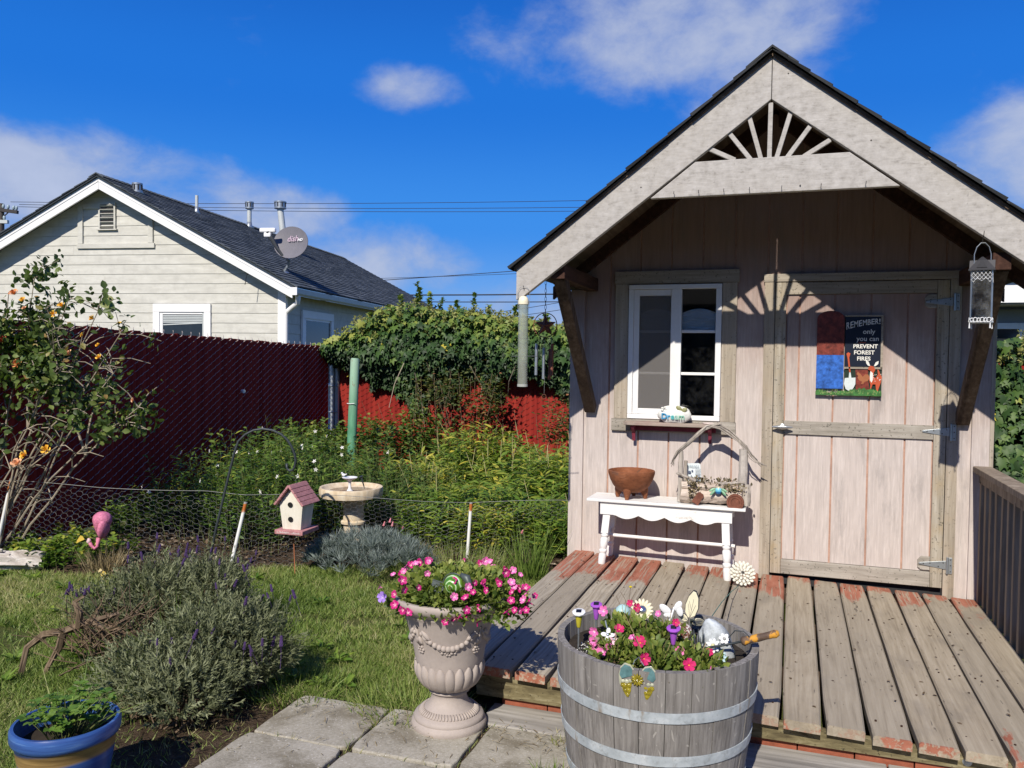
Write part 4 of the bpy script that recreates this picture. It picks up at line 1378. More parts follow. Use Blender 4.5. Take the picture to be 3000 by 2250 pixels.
def leafy_stems(A, B, per, size, spread=.9, start=.15, droop=0.0):
    """leaves along straight stems -> P, D, N, S"""
    A = np.asarray(A); B = np.asarray(B); ns = len(A)
    t = (np.arange(per)[None]+RNG.random((ns, per)))/per*(1-start)+start
    P = A[:, None]+(B-A)[:, None]*t[:, :, None]
    ax = unit(B-A)[:, None]
    out = rdir(ns*per).reshape(ns, per, 3); out = unit(out-(out*ax).sum(-1, keepdims=True)*ax)
    D = unit(ax*(1-spread*.55)+out*spread+np.array([0, 0, -droop]))
    Nn = unit(ax*1.0-D*(ax*D).sum(-1, keepdims=True)+out*.001+RNG.normal(0, .25, (ns, per, 3)))
    S = size*RNG.uniform(.6, 1.2, (ns, per))*(1.12-.45*np.abs(t-.55))
    return P.reshape(-1, 3), D.reshape(-1, 3), Nn.reshape(-1, 3), S.reshape(-1), t.reshape(-1)

M_STEM = plain('green_stem', (.10, .12, .04), .7)
M_TWIG = plain('brown_twig', (.16, .11, .07), .85, var=.3)
M_CANE = plain('pale_grey_cane', (.34, .29, .22), .8, var=.3)
L_GRASS = leafmat('grass_blade', [(0, (.055, .10, .018)), (.3, (.145, .225, .042)), (.55, (.25, .33, .08)), (.75, (.39, .385, .16)), (1, (.54, .47, .28))], .5, .35)
L_LANCE = leafmat('lance_leaf', [(0, (.035, .075, .013)), (.4, (.10, .19, .026)), (.68, (.20, .295, .042)), (.86, (.35, .38, .058)), (1, (.60, .50, .07))], .45, .35)
L_BUSH = leafmat('deep_green_leaf', [(0, (.025, .055, .012)), (.5, (.075, .14, .024)), (.85, (.16, .23, .045)), (1, (.32, .31, .07))], .45, .3)
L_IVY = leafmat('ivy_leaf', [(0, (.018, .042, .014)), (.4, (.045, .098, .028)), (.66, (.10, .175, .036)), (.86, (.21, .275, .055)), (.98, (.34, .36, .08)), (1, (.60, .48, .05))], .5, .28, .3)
L_UMBEL = leafmat('ivy_flower_head', [(0, (.17, .19, .05)), (1, (.36, .35, .12))], .6, .2)
L_ROSE = leafmat('rose_leaf', [(0, (.04, .065, .018)), (.5, (.11, .17, .04)), (.85, (.21, .26, .065)), (1, (.36, .23, .08))], .45, .3, .35)
L_BRAMBLE = leafmat('bramble_leaf', [(0, (.035, .05, .02)), (.45, (.085, .115, .032)), (.75, (.17, .18, .05)), (.9, (.26, .19, .065)), (1, (.36, .16, .08))], .5, .28)
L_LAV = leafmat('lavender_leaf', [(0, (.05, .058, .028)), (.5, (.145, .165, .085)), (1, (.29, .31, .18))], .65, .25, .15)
L_DIAN = leafmat('blue_grey_blade', [(0, (.07, .09, .085)), (.5, (.19, .235, .22)), (1, (.38, .43, .41))], .6, .2, .2)
L_DRY = leafmat('dry_stalk', [(0, (.13, .09, .05)), (.5, (.30, .23, .12)), (1, (.50, .42, .26))], .7, .2, .2)
M_PETALW = plain('white_petal', (.82, .80, .80), .6, var=.06)

# ------------------------------------------------------------------ lawn grass
def outside_hard(x, y):
    ok = np.ones(len(x), bool)
    ok &= ~((x > -2.0) & (y < 3.03) & (y > 1.3))
    ok &= ~((x > -2.5) & (y < 2.95) & (y > 2.25) & (RNG.random(len(x)) < .9))
    ok &= ~((x > -1.375) & (y > 3.2)) & ~((x > -1.18) & (y > 3.0))
    ok &= np.array([not in_bed(a, b) or RNG.random() < .02 for a, b in zip(x, y)])
    return ok
def grass_patch(n, x0, x1, y0, y1, hmin, hmax, name, w=.0045):
    x = RNG.uniform(x0, x1, n); y = RNG.uniform(y0, y1, n)
    ok = outside_hard(x, y) & ~((fbm(x, y, 2.3, 6) < -.38) & (RNG.random(n) < .8)); x, y = x[ok], y[ok]
    n = len(x)
    pat = fbm(x, y, 1.6, 3); pat2 = fbm(x, y, 5.0, 4)
    tuft = np.clip(.5+.6*fbm(x, y, 6.5, 5), 0, 1)
    h = (hmin+(hmax-hmin)*tuft*RNG.uniform(.4, 1, n))
    lean = rdir(n, 0); D = unit(np.stack([lean[:, 0]*.8+.25*pat2, lean[:, 1]*.8, np.full(n, .75)], 1))
    Nn = unit(RNG.normal(0, 1, (n, 3)))
    rnd = np.clip(.525+.32*pat+.16*pat2+RNG.normal(0, .15, n), 0, .99)
    P = np.stack([x, y, np.full(n, -.018)], 1)
    return P, D, Nn, h, rnd, w*RNG.uniform(.7, 1.3, n)
parts_ = [grass_patch(60000, -3.6, -1.15, 1.9, 3.7, .035, .085, 'a', .0040), grass_patch(85000, -5.4, -1.3, 3.3, 5.5, .035, .085, 'b', .005), grass_patch(16000, -7.5, -3.4, 1.6, 4.0, .035, .085, 'c', .005)]
P, D, Nn, S, rn, W = [np.concatenate(q) for q in zip(*parts_)]
gr = leaf_obj('grass', P, D, Nn, S, T_BLADE, L_GRASS, None, rn, W)
gr['label'] = 'uneven sunlit lawn grass with straw coloured patches'
# longer tufts at edges
def tuft(name, c, n, r_, h, label, mat, cat='grass clump', w=.006, lean=.5, tone=(.2, .7)):
    t = thing(name, (c[0], c[1], 0), label, cat)
    a = RNG.uniform(0, 2*PI, n); q = r_*np.sqrt(RNG.random(n))
    P = np.stack([c[0]+q*np.cos(a), c[1]+q*np.sin(a), np.full(n, -.01)], 1)
    D = unit(np.stack([np.cos(a)*lean*RNG.uniform(.1, 1, n), np.sin(a)*lean*RNG.uniform(.1, 1, n), np.ones(n)], 1)+RNG.normal(0, .08, (n, 3)))
    leaf_obj('blades', P, D, unit(RNG.normal(0, 1, (n, 3))), h*RNG.uniform(.5, 1, n), T_BLADE, mat, t, RNG.uniform(*tone, n), w*RNG.uniform(.7, 1.2, n))
    return t
tuft('grass_clump', (-1.66, 5.25), 160, .10, .42, 'tall green grass clump beside the deck corner and shed', L_GRASS, w=.008, lean=.45, tone=(.2, .5))
tuft('grass_clump', (-2.2, 5.28), 900, .42, .24, 'fine hazy grass around the right white stake', L_GRASS, w=.003, lean=1.0, tone=(.3, .8))
tuft('grass_clump', (-2.05, 3.1), 420, .2, .11, 'loose green grass at the slab edge beside the lavender', L_GRASS, w=.005, lean=1.2, tone=(.15, .55))
tuft('grass_clump', (-1.5, 3.13), 700, .24, .10, 'yellow green grass tufts behind the urn foot', L_GRASS, w=.005, lean=1.2, tone=(.35, .75))
tuft('grass_clump', (-.78, 3.02), 110, .07, .07, 'small yellow grass tuft between slab and sleeper near the barrel', L_GRASS, w=.005, lean=.7, tone=(.5, .85))
tuft('grass_clump', (-.77, 2.72), 60, .05, .10, 'bright green weed blades at the foot of the barrel', L_GRASS, w=.008, lean=.8, tone=(.35, .6))

# ------------------------------------------------------------------ mulch chips and fallen leaves
n = 5200
x = RNG.uniform(-5.4, -1.5, n); y = RNG.uniform(4.0, 6.2, n)
ok = np.array([in_bed(a, b) for a, b in zip(x, y)]); x, y = x[ok], y[ok]; n = len(x)
L_CHIP = leafmat('bark_chip', [(0, (.035, .022, .014)), (.5, (.12, .085, .055)), (.85, (.26, .20, .14)), (1, (.5, .44, .33))], .85, .05, .1)
d = rdir(n, -.2); d[:, 2] *= .25
o = leaf_obj('bark_chips', np.stack([x, y, RNG.uniform(.015, .05, n)], 1), d, unit(np.stack([RNG.normal(0, .3, n), RNG.normal(0, .3, n), np.ones(n)], 1)), RNG.uniform(.015, .05, n), T_OVAL, L_CHIP, None, RNG.beta(1.3, 1.8, n))
o['label'] = 'bark chips and dry leaf litter over the planting bed'

# ------------------------------------------------------------------ leafy plants in the bed
def fence1_x(y):
    return -5.285-(y-3.85)*.0946
def perennials(name, base_fn, ns, per, hfun, leaf, mat, label, cat, tone, stemr=.0022, spread=.9, flower=None, lean=.12, T=T_LANCE, droop=.1):
    pts = base_fn(ns)
    ns = len(pts)
    h = hfun(pts)*RNG.uniform(.72, 1.08, ns)
    A = np.column_stack([pts, np.full(ns, .0)])
    B = A+np.column_stack([RNG.normal(0, lean, ns)*h, RNG.normal(-.06, lean, ns)*h, h])
    c = pts.mean(0)
    t = thing(name, (c[0], c[1], 0), label, cat)
    P, D, Nn, S, tt = leafy_stems(A, B, per, leaf, spread, .2, droop)
    keep = RNG.random(len(P)) < .92
    r_ = tone(P, tt)
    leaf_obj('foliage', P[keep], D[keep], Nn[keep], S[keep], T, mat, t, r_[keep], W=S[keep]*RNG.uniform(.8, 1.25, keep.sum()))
    stems_obj('stems', A, B, stemr, stemr*.5, M_STEM, t)
    return t, A, B
def white_blooms(t, pts, size=.022):
    f = G()
    for q in range(5):
        w_ = 2*PI*q/5
        f.add([(0, 0, 0), (.5*math.cos(w_-.45), .5*math.sin(w_-.45), .12), (1.0*math.cos(w_), 1.0*math.sin(w_), .1), (.5*math.cos(w_+.45), .5*math.sin(w_+.45), .12)], [(0, 1, 2, 3)])
    f.v = [(a*size, b*size, c*size) for a, b, c in f.v]
    f0 = f.build('white_bloom', M_PETALW, t, local=True)
    inv = origin_of(t).inverted()
    for i, p in enumerate(pts):
        o_ = f0 if i == 0 else copy_of(f0, t)
        o_.location = inv @ Vector(p)
        o_.rotation_euler = (R(random.uniform(40, 110)), R(random.uniform(-30, 30)), R(random.uniform(-60, 60)))
def base_left(n):
    y = RNG.uniform(5.05, 7.0, n*2); x = RNG.uniform(-5.3, -3.55, n*2)
    ok = (x > np.array([fence1_x(v) for v in y])+.12) & (y > 4.85+(x+3.9)*.55)
    ok &= RNG.random(n*2) < np.clip(.65+.7*fbm(x, y, 2.2, 11), .05, 1)
    return np.column_stack([x, y])[ok][:n]
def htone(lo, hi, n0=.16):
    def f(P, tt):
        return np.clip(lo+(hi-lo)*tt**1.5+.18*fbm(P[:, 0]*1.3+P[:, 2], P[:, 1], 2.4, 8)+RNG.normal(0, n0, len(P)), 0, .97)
    return f
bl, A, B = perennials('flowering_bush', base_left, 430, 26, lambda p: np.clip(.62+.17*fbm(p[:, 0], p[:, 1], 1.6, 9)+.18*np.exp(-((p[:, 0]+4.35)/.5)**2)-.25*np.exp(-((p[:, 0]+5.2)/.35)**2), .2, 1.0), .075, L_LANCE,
                      'leafy green bush with small white flowers before the dark fence', 'bush', htone(.12, .62))
ii = RNG.choice(len(B), 34, replace=False)
white_blooms(bl, [tuple(B[i]+np.array([0, -.02, .015])) for i in ii])
def base_corner(n):
    y = RNG.uniform(6.6, 9.2, n*2); x = RNG.uniform(-5.6, -4.0, n*2)
    ok = (x > np.array([fence1_x(v) for v in y])+.1) & (RNG.random(n*2) < np.clip(.6+.7*fbm(x, y, 2, 17), .05, 1))
    return np.column_stack([x, y])[ok][:n]
perennials('dense_bush', base_corner, 300, 26, lambda p: np.clip(.72+.2*fbm(p[:, 0], p[:, 1], 1.7, 19), .3, 1.1), .07, L_BUSH, 'dark tangled leafy bush in the fence corner by the green post', 'bush', htone(.1, .75), T=T_OVAL)
def base_right(n):
    y = RNG.uniform(5.95, 8.4, n*2); x = RNG.uniform(-3.5, -1.52, n*2)
    ok = (RNG.random(n*2) < np.clip(.75+.5*fbm(x, y, 2, 21), .1, 1)) & ((x > -3.0) | (y > 6.6))
    return np.column_stack([x, y])[ok][:n]
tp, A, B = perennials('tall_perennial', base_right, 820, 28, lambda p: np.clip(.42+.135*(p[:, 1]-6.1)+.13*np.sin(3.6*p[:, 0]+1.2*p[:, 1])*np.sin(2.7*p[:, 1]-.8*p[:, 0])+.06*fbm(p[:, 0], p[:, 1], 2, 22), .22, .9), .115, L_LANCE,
                      'tall bright green lance leaved clump beside the shed wall', 'perennial', htone(.42, .76, .15))
# bare pale seed stalks above it
ii = RNG.choice(len(B), 46, replace=False)
stems_obj('seed_stalks', B[ii]-np.array([0, 0, .1]), B[ii]+np.column_stack([RNG.normal(-.03, .05, 46), RNG.normal(0, .03, 46), RNG.uniform(.08, .2, 46)]), .004, .0025, plain('pale_seed_stalk', (.33, .30, .15), .8), tp)
def base_low(n):
    y = RNG.uniform(5.72, 6.4, n*2); x = RNG.uniform(-2.85, -1.5, n*2)
    ok = y > 5.62-.06*(x+2.2)
    return np.column_stack([x, y])[ok][:n]
tl, A, B = perennials('yellowing_perennial', base_low, 420, 26, lambda p: np.clip(.36+.1*fbm(p[:, 0], p[:, 1], 3, 25), .16, .55), .085, L_LANCE,
                      'low yellowing lance leaved plants behind the wire near the right stake', 'perennial', lambda P, tt: np.clip(.5+.38*np.exp(-((P[:, 0]+2.15)/.42)**2)*RNG.random(len(P))**.5+RNG.normal(0, .16, len(P)), 0, 1))
# pink tubular blooms
f = G().lathe([(.003, 0), (.006, .012), (.0085, .03), (.012, .036)], 8).build('pink_bloom', plain('pink_tube_petal', (.62, .22, .26), .6), tl, local=True, smooth=True)
inv = origin_of(tl).inverted()
for i, p in enumerate(((-2.85, 5.55, .27), (-2.82, 5.53, .25), (-2.9, 5.55, .24), (-1.86, 5.75, .22), (-2.75, 5.56, .21))):
    o_ = f if i == 0 else copy_of(f, tl)
    o_.location = inv @ Vector(p); o_.rotation_euler = (R(150+20*i), R(10*i), 0)
def base_weed(n):
    y = RNG.uniform(4.2, 4.75, n*3); x = RNG.uniform(-5.25, -4.5, n*3)
    ok = (x > np.array([fence1_x(v) for v in y])+.06) & (y < 4.2+(x+5.25)*.3+.45)
    return np.column_stack([x, y])[ok][:n]
perennials('leafy_weed', base_weed, 90, 16, lambda p: np.clip(.2+.1*fbm(p[:, 0], p[:, 1], 3, 31), .08, .4), .05, L_LANCE, 'low leafy weeds behind the driftwood log at the far left', 'weed', htone(.3, .7), T=T_OVAL)
def base_mid(n):
    y = RNG.uniform(5.7, 6.9, n*3); x = RNG.uniform(-3.9, -2.75, n*3)
    return np.column_stack([x, y])[(y > 5.75+(x+3.2)*.2)][:n]
perennials('shadowed_shrub', base_mid, 260, 24, lambda p: np.clip(.42+.22*(p[:, 1]-5.7)+.1*fbm(p[:, 0], p[:, 1], 3, 33), .2, .8), .06, L_BUSH, 'mid green shrub tangled with stems behind the bird bath', 'shrub', htone(.2, .8))

# ------------------------------------------------------------------ bramble on the sunlit fence
br = thing('bramble', (-3.0, 9.2, 0), 'straggly russet tinged bramble climbing the sunlit red fence', 'shrub')
ns = 110
def fmask(x, z):      # broad clumps with clear gaps between, where the slats show
    return np.sin(2.9*x+.6)*.55+np.sin(4.3*z+1.7*x+2.0)*.5+np.sin(6.1*x-3.1*z+.4)*.35
x = RNG.uniform(-4.7, -1.5, ns); y0 = RNG.uniform(8.7, 9.72, ns)
h = np.clip(.95+.28*np.sin(2.9*x+.6)+.2*np.exp(-((x+3.1)/.7)**2)+RNG.normal(0, .1, ns), .4, 1.5)
A = np.column_stack([x, y0, np.zeros(ns)]); B = A+np.column_stack([RNG.normal(0, .22, ns), RNG.normal(0, .08, ns), h])
P, D, Nn, S, tt = leafy_stems(A, B, 75, .062, 1.0, .3, .1)
P = P+RNG.normal(0, .09, P.shape)
P[:, 1] = np.minimum(P[:, 1], 9.6+(P[:, 0]+5.76)*.0946)
kp = RNG.random(len(P)) < np.clip(.55+2.2*(fmask(P[:, 0], P[:, 2])-.05), .015, 1)
leaf_obj('foliage', P[kp], D[kp], Nn[kp], S[kp], T_OVAL, L_BRAMBLE, br, np.clip(RNG.normal(.5, .22, kp.sum()), 0, 1))
keep = fmask(x, h*.8) > -.2
stems_obj('canes', A[keep], B[keep], .004, .002, M_TWIG, br, RNG.normal(0, .05, (int(keep.sum()), 3)))

# ------------------------------------------------------------------ ivy
def umbels(name, C, parent, r_=.03, per=19):
    """round greenish flower heads of old ivy"""
    C = np.asarray(C)
    n = len(C)
    d = rdir(n*per).reshape(n, per, 3)
    P = (C[:, None]+d*r_*.25).reshape(-1, 3); D = d.reshape(-1, 3)
    return leaf_obj(name, P, D, unit(RNG.normal(0, 1, P.shape)), r_*RNG.uniform(.6, 1.1, len(P)), T_NEEDLE, L_UMBEL, parent, W=r_*2.2)
iv = thing('ivy_thicket', (-4, 9.7, 0), 'thick billowing ivy over the top of the sunlit red fence', 'ivy')
IX = np.array([-5.95, -5.7, -5.35, -5.0, -4.65, -4.35, -3.9, -3.4, -2.95, -2.5, -2.0, -1.0])
IT = np.array([1.58, 1.72, 1.93, 2.08, 2.2, 2.1, 2.08, 2.02, 1.92, 1.86, 1.84, 1.8])
IB = np.array([1.5, 1.46, 1.36, 1.0, .72, .78, 1.16, 1.12, .95, .95, .8, .6])
n = 21000
x = RNG.uniform(-5.9, -1.0, n)
top = np.interp(x, IX, IT)+.11*fbm(x, x*0, 5, 51); bot = np.interp(x, IX, IB)+.24*fbm(x, x*0, 6, 52)
u = RNG.random(n)**.8
z = bot+(top-bot)*u
yb = 9.68+(x+5.76)*.0946
bulge = .06+.40*np.sin(np.clip((z-(bot-.05))/(top-bot+.1), 0, 1)*PI*.62)*np.clip((z-.9)/.6, .12, 1)
dep = bulge*(1-.55*RNG.random(n)**2.0)
wrap = np.clip((z-1.55)/(top-1.55+1e-3), 0, 1)
y = yb-dep+np.where(z > 1.62, RNG.random(n)*(dep+.45)*wrap**1.5, 0)+.05*fbm(x*2, z*2, 4, 53)
outn = unit(np.column_stack([RNG.normal(0, .35, n), -1.0+.7*wrap, .35+.8*wrap]))
D = unit(np.column_stack([RNG.normal(0, .5, n), -.35+RNG.normal(0, .2, n), -.8+.7*wrap*RNG.random(n)]))
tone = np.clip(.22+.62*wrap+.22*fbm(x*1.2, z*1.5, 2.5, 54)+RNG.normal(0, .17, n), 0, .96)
tone[RNG.random(n) < .004] = 1.0
hole = fbm(x, z, 2.6, 55) > np.where(z < 1.32, .05, .75)
hole &= z < 1.45
kp = ~hole
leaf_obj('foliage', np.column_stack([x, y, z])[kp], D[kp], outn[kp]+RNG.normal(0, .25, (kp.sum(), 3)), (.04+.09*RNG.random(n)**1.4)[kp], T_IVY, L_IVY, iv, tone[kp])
# shoots that stand above the thicket
sx = np.array([-4.62, -4.6, -4.85, -4.3, -4.05, -3.87, -3.65, -3.3, -5.05, -2.9, -4.45, -5.3]); sh_ = np.array([.22, .3, .18, .17, .14, .26, .12, .16, .12, .13, .2, .12])
A = np.column_stack([sx, 9.68+(sx+5.76)*.0946-.1, np.interp(sx, IX, IT)-.1]); B = A+np.column_stack([RNG.normal(0, .03, 12), RNG.normal(0, .03, 12), sh_+.1])
P, D, Nn, S, tt = leafy_stems(A, B, 24, .07, .9, .2)
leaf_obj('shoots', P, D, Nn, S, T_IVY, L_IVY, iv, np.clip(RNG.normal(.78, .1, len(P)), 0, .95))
n = 520
x = RNG.uniform(-5.6, -1.4, n); tp_ = np.interp(x, IX, IT)
C_ = np.column_stack([x, 9.68+(x+5.76)*.0946-RNG.uniform(-.1, .42, n), tp_-RNG.random(n)**1.3*.38+.05])
umbels('flower_heads', C_, iv, .05)
A = np.column_stack([np.array([-4.62, -4.5, -3.8, -3.2, -5.2]), np.array([9.35, 9.38, 9.5, 9.55, 9.45]), np.array([1.45, 1.3, 1.4, 1.45, 1.5])]); B = A+np.array([(-.22, 0, -.6), (.1, .1, -.7), (.1, .1, -.5), (-.15, .1, -.5), (.3, .05, -.12)])
stems_obj('vine_stems', A, B, .007, .004, M_CANE, iv, RNG.normal(0, .06, (5, 3)))

ir = thing('ivy_hedge', (1.9, 6.5, 0), 'glossy sunlit ivy hedge right of the shed behind the railing', 'ivy')
n = 5200
x = RNG.uniform(1.12, 2.7, n); z = RNG.uniform(-.02, 1.72, n)
top = 1.66+.05*fbm(x, x*0, 6, 61); z = np.minimum(z, top)
y = 6.42+.07*fbm(x, z, 3.3, 62)+RNG.random(n)**2*.25-.05*np.sin(z*3)+np.where(z > 1.5, RNG.random(n)*.5, 0)
wrap = np.clip((z-1.35)/.35, 0, 1)
outn = unit(np.column_stack([RNG.normal(0, .3, n), -1+.5*wrap, .45+.6*wrap]))
D = unit(np.column_stack([RNG.normal(0, .45, n), -.3+RNG.normal(0, .2, n), -.85+.6*wrap]))
tone = np.clip(.42+.15*wrap+.2*fbm(x*1.4, z*1.4, 2.8, 63)+RNG.normal(0, .16, n), 0, .97)
tone[RNG.random(n) < .006] = 1
leaf_obj('foliage', np.column_stack([x, y, z]), D, outn+RNG.normal(0, .22, (n, 3)), RNG.uniform(.045, .10, n), T_IVY, L_IVY, ir, tone)
n = 70
x = RNG.uniform(1.15, 2.6, n)
umbels('flower_heads', np.column_stack([x, RNG.uniform(6.3, 6.7, n), RNG.uniform(1.5, 1.78, n)]), ir, .035)
G().box(1.16, 2.75, 6.62, 6.66, 0, 1.5).build('backing_fence', M_SLAT, ir)

# ------------------------------------------------------------------ rose bush on the left
rose = thing('rose_bush', (-5.05, 4.45, 0), 'leggy rose bush with orange and yellow blooms at the far left', 'rose bush')
def curve(a, b, lift, n=7, jit=.02):
    a, b = Vector(a), Vector(b)
    out = []
    for i in range(n):
        t_ = i/(n-1)
        p = a.lerp(b, t_); p.z += lift*4*t_*(1-t_)
        if 0 < i < n-1:
            p += Vector((random.uniform(-jit, jit), random.uniform(-jit, jit), random.uniform(-jit, jit)))
        out.append(p)
    return out
CANES = [((-5.02, 4.32, .0), (-4.36, 4.46, 1.02), .06), ((-5.05, 4.4, .0), (-4.25, 4.5, 1.12), .05), ((-5.05, 4.42, 0), (-4.42, 4.45, 1.35), .05), ((-5.08, 4.4, 0), (-4.36, 4.45, 1.62), .03), ((-5.1, 4.42, 0), (-4.52, 4.42, 1.78), 0),
         ((-5.1, 4.38, 0), (-4.72, 4.36, 1.86), 0), ((-5.12, 4.36, 0), (-4.96, 4.3, 2.0), 0), ((-5.14, 4.3, 0), (-5.1, 4.22, 1.9), 0), ((-5.1, 4.3, 0), (-4.82, 4.3, 1.5), 0.02), ((-5.12, 4.3, 0), (-4.6, 4.38, 1.25), .08), ((-5.1, 4.25, 0), (-4.95, 4.2, .95), .0),
         ((-5.2, 4.3, 0), (-5.25, 4.2, 1.5), 0), ((-5.15, 4.35, 0), (-4.75, 4.3, .85), .05)]
CANES = [((a[0]-.2-.25*random.random(), a[1]-.02, 0), b, l+.05) for a, b, l in CANES]
for _ in range(9):
    _a, _b, _l = CANES[random.randrange(13)]
    _s = Vector(_a).lerp(Vector(_b), .6); _s.z += _l*4*.24
    CANES.append((tuple(_s), (_s.x+random.uniform(-.3, .35), random.uniform(4.22, 4.55), _s.z+random.uniform(.25, .7)), random.uniform(0, .05)))
g = G(); tips = []
ends = []
for a, b, l in CANES:
    pts = curve(a, b, l)
    g.tube(pts, [.0095-.0011*i for i in range(7)], 6, caps=False)
    ends.append(pts)
    for k in range(14):
        i = random.choice((2, 3, 4, 4, 5, 5, 6, 6)); p = pts[i]
        q = p+Vector((random.uniform(-.18, .26), random.uniform(-.14, .14), random.uniform(-.06, .17)))
        g.tube([p, p.lerp(q, .5)+Vector((0, 0, .02)), q], [.0045, .0035, .002], 4, caps=False)
        tips.append((p, q))
stuff(g.build('canes', M_CANE, rose))
A = np.array([tuple(p) for p, q in tips]); B = np.array([tuple(q) for p, q in tips])
hi = B[:, 2] > .78
P, D, Nn, S, tt = leafy_stems(A, B, 24, .052, 1.0, .1, .15)
P += RNG.normal(0, .04, P.shape)
kp = (P[:, 2] > .75+.25*RNG.random(len(P))) & (RNG.random(len(P)) < np.clip(.52+.9*np.sin(5.2*P[:, 0]+2.0*P[:, 2])*np.sin(4.4*P[:, 2]+1.0), .1, 1))
leaf_obj('foliage', P[kp], D[kp], Nn[kp], S[kp], T_OVAL, L_ROSE, rose, np.clip(RNG.normal(.45, .24, kp.sum()), 0, 1), W=S[kp]*1.15)
def rose_bloom(name, mat, r_, parent, seed):
    rn = random.Random(seed)
    g = G()
    for ring, (n, rad, ht, open_) in enumerate(((5, .95, .62, .72), (5, .78, .72, .5), (4, .55, .8, .3), (3, .32, .85, .15))):
        for k in range(n):
            w_ = 2*PI*(k+rn.random()*.4)/n+ring*.6
            c, s_ = math.cos(w_), math.sin(w_)
            rows = []
            for (t_, wd) in ((0, .12), (.5, .55), (.85, .6), (1.0, .42)):
                rr = rad*(t_**.8)*open_+.06
                zz = ht*t_*(1.1-.35*t_*open_)
                cup = .18*(1-open_)
                row = []
                for u_ in (-1, 0, 1):
                    ang = w_+u_*wd*.8/(.4+open_)
                    row.append(((rr-cup*abs(u_)*.2)*math.cos(ang)*r_, (rr-cup*abs(u_)*.2)*math.sin(ang)*r_, (zz+.05*abs(u_))*r_))
                rows.append(row)
            b_ = len(g.v)
            for row in rows:
                for p in row:
                    g.v.append(p); g.r.append(0.0)
            for i in range(3):
                for j in range(2):
                    g.f.append((b_+i*3+j, b_+i*3+j+1, b_+(i+1)*3+j+1, b_+(i+1)*3+j))
    o = g.build(name, mat, parent, local=True, smooth=True)
    return o
def petal(name, c1, c2):
    t = MT(name)
    v = t.pos((1, 1, 1))
    c = t.ramp(t.noise(v, 28, 3), [(.35, c1), (.65, c2)])
    t.done(c, .55, 0, .25)
    t.set(t.p, 'Subsurface Weight', 0.0)
    return t.m
M_RO = petal('orange_rose_petal', (.62, .20, .07), (.75, .36, .13)); M_RP = petal('peach_rose_petal', (.78, .38, .20), (.85, .55, .34)); M_RY = petal('yellow_rose_petal', (.80, .42, .04), (.85, .62, .12)); M_RR = petal('coral_rose_petal', (.55, .10, .06), (.68, .22, .12))
inv = origin_of(rose).inverted()
BL = [((-5.0, 4.21, 1.404), M_RO, .05), ((-4.67, 4.33, 1.474), M_RP, .042), ((-5.10, 4.18, 1.56), M_RR, .05), ((-4.98, 4.18, .72), M_RP, .052), ((-4.93, 4.2, .785), M_RY, .042), ((-4.8, 4.25, .82), M_RY, .045), ((-4.52, 4.38, 1.72), M_RY, .036),
      ((-4.72, 4.31, 1.80), M_RY, .04), ((-4.355, 4.44, 1.685), M_RY, .026), ((-4.48, 4.39, 1.455), M_RY, .03), ((-5.02, 4.2, 1.88), M_RO, .045), ((-4.5, 4.4, 1.54), M_RY, .022), ((-4.59, 4.36, 1.61), M_RY, .025), ((-4.78, 4.3, 1.75), M_RY, .034), ((-4.27, 4.48, 1.17), M_RP, .024), ((-4.93, 4.2, 1.78), M_RP, .026), ((-4.97, 4.22, 1.84), M_RY, .03)]
for i, (p, mm, r_) in enumerate(BL):
    o = rose_bloom('rose_bloom', mm, r_, rose, i)
    o.location = inv @ Vector(p)
    o.rotation_euler = (R(random.uniform(25, 80)), R(random.uniform(-25, 25)), R(random.uniform(-30, 30)))
# ------------------------------------------------------------------ dianthus and lavender
dn = thing('dianthus_clump', (-2.72, 5.02, 0), 'spiky blue grey dianthus clump before the bird bath', 'dianthus')
ns = 420
a = RNG.uniform(0, 2*PI, ns); q = np.sqrt(RNG.random(ns))
C_ = np.column_stack([-2.74+.47*q*np.cos(a), 5.02+.26*q*np.sin(a), .03+.23*np.sqrt(np.maximum(0, 1-q**2))*RNG.uniform(.35, 1.05, ns)])
per = 20
d = rdir(ns*per, -.15).reshape(ns, per, 3); up = unit(np.column_stack([.5*np.cos(a)*q, .5*np.sin(a)*q-.25, np.full(ns, .8)]))
D = unit(d*.85+up[:, None]*.75).reshape(-1, 3)
P = np.repeat(C_, per, 0)
leaf_obj('blades', P, D, unit(RNG.normal(0, 1, P.shape)), RNG.uniform(.05, .105, len(P)), T_NEEDLE, L_DIAN, dn, np.clip(np.repeat(RNG.normal(.5, .18, ns), per)+RNG.normal(0, .15, len(P)), 0, 1), W=np.full(len(P), .022))

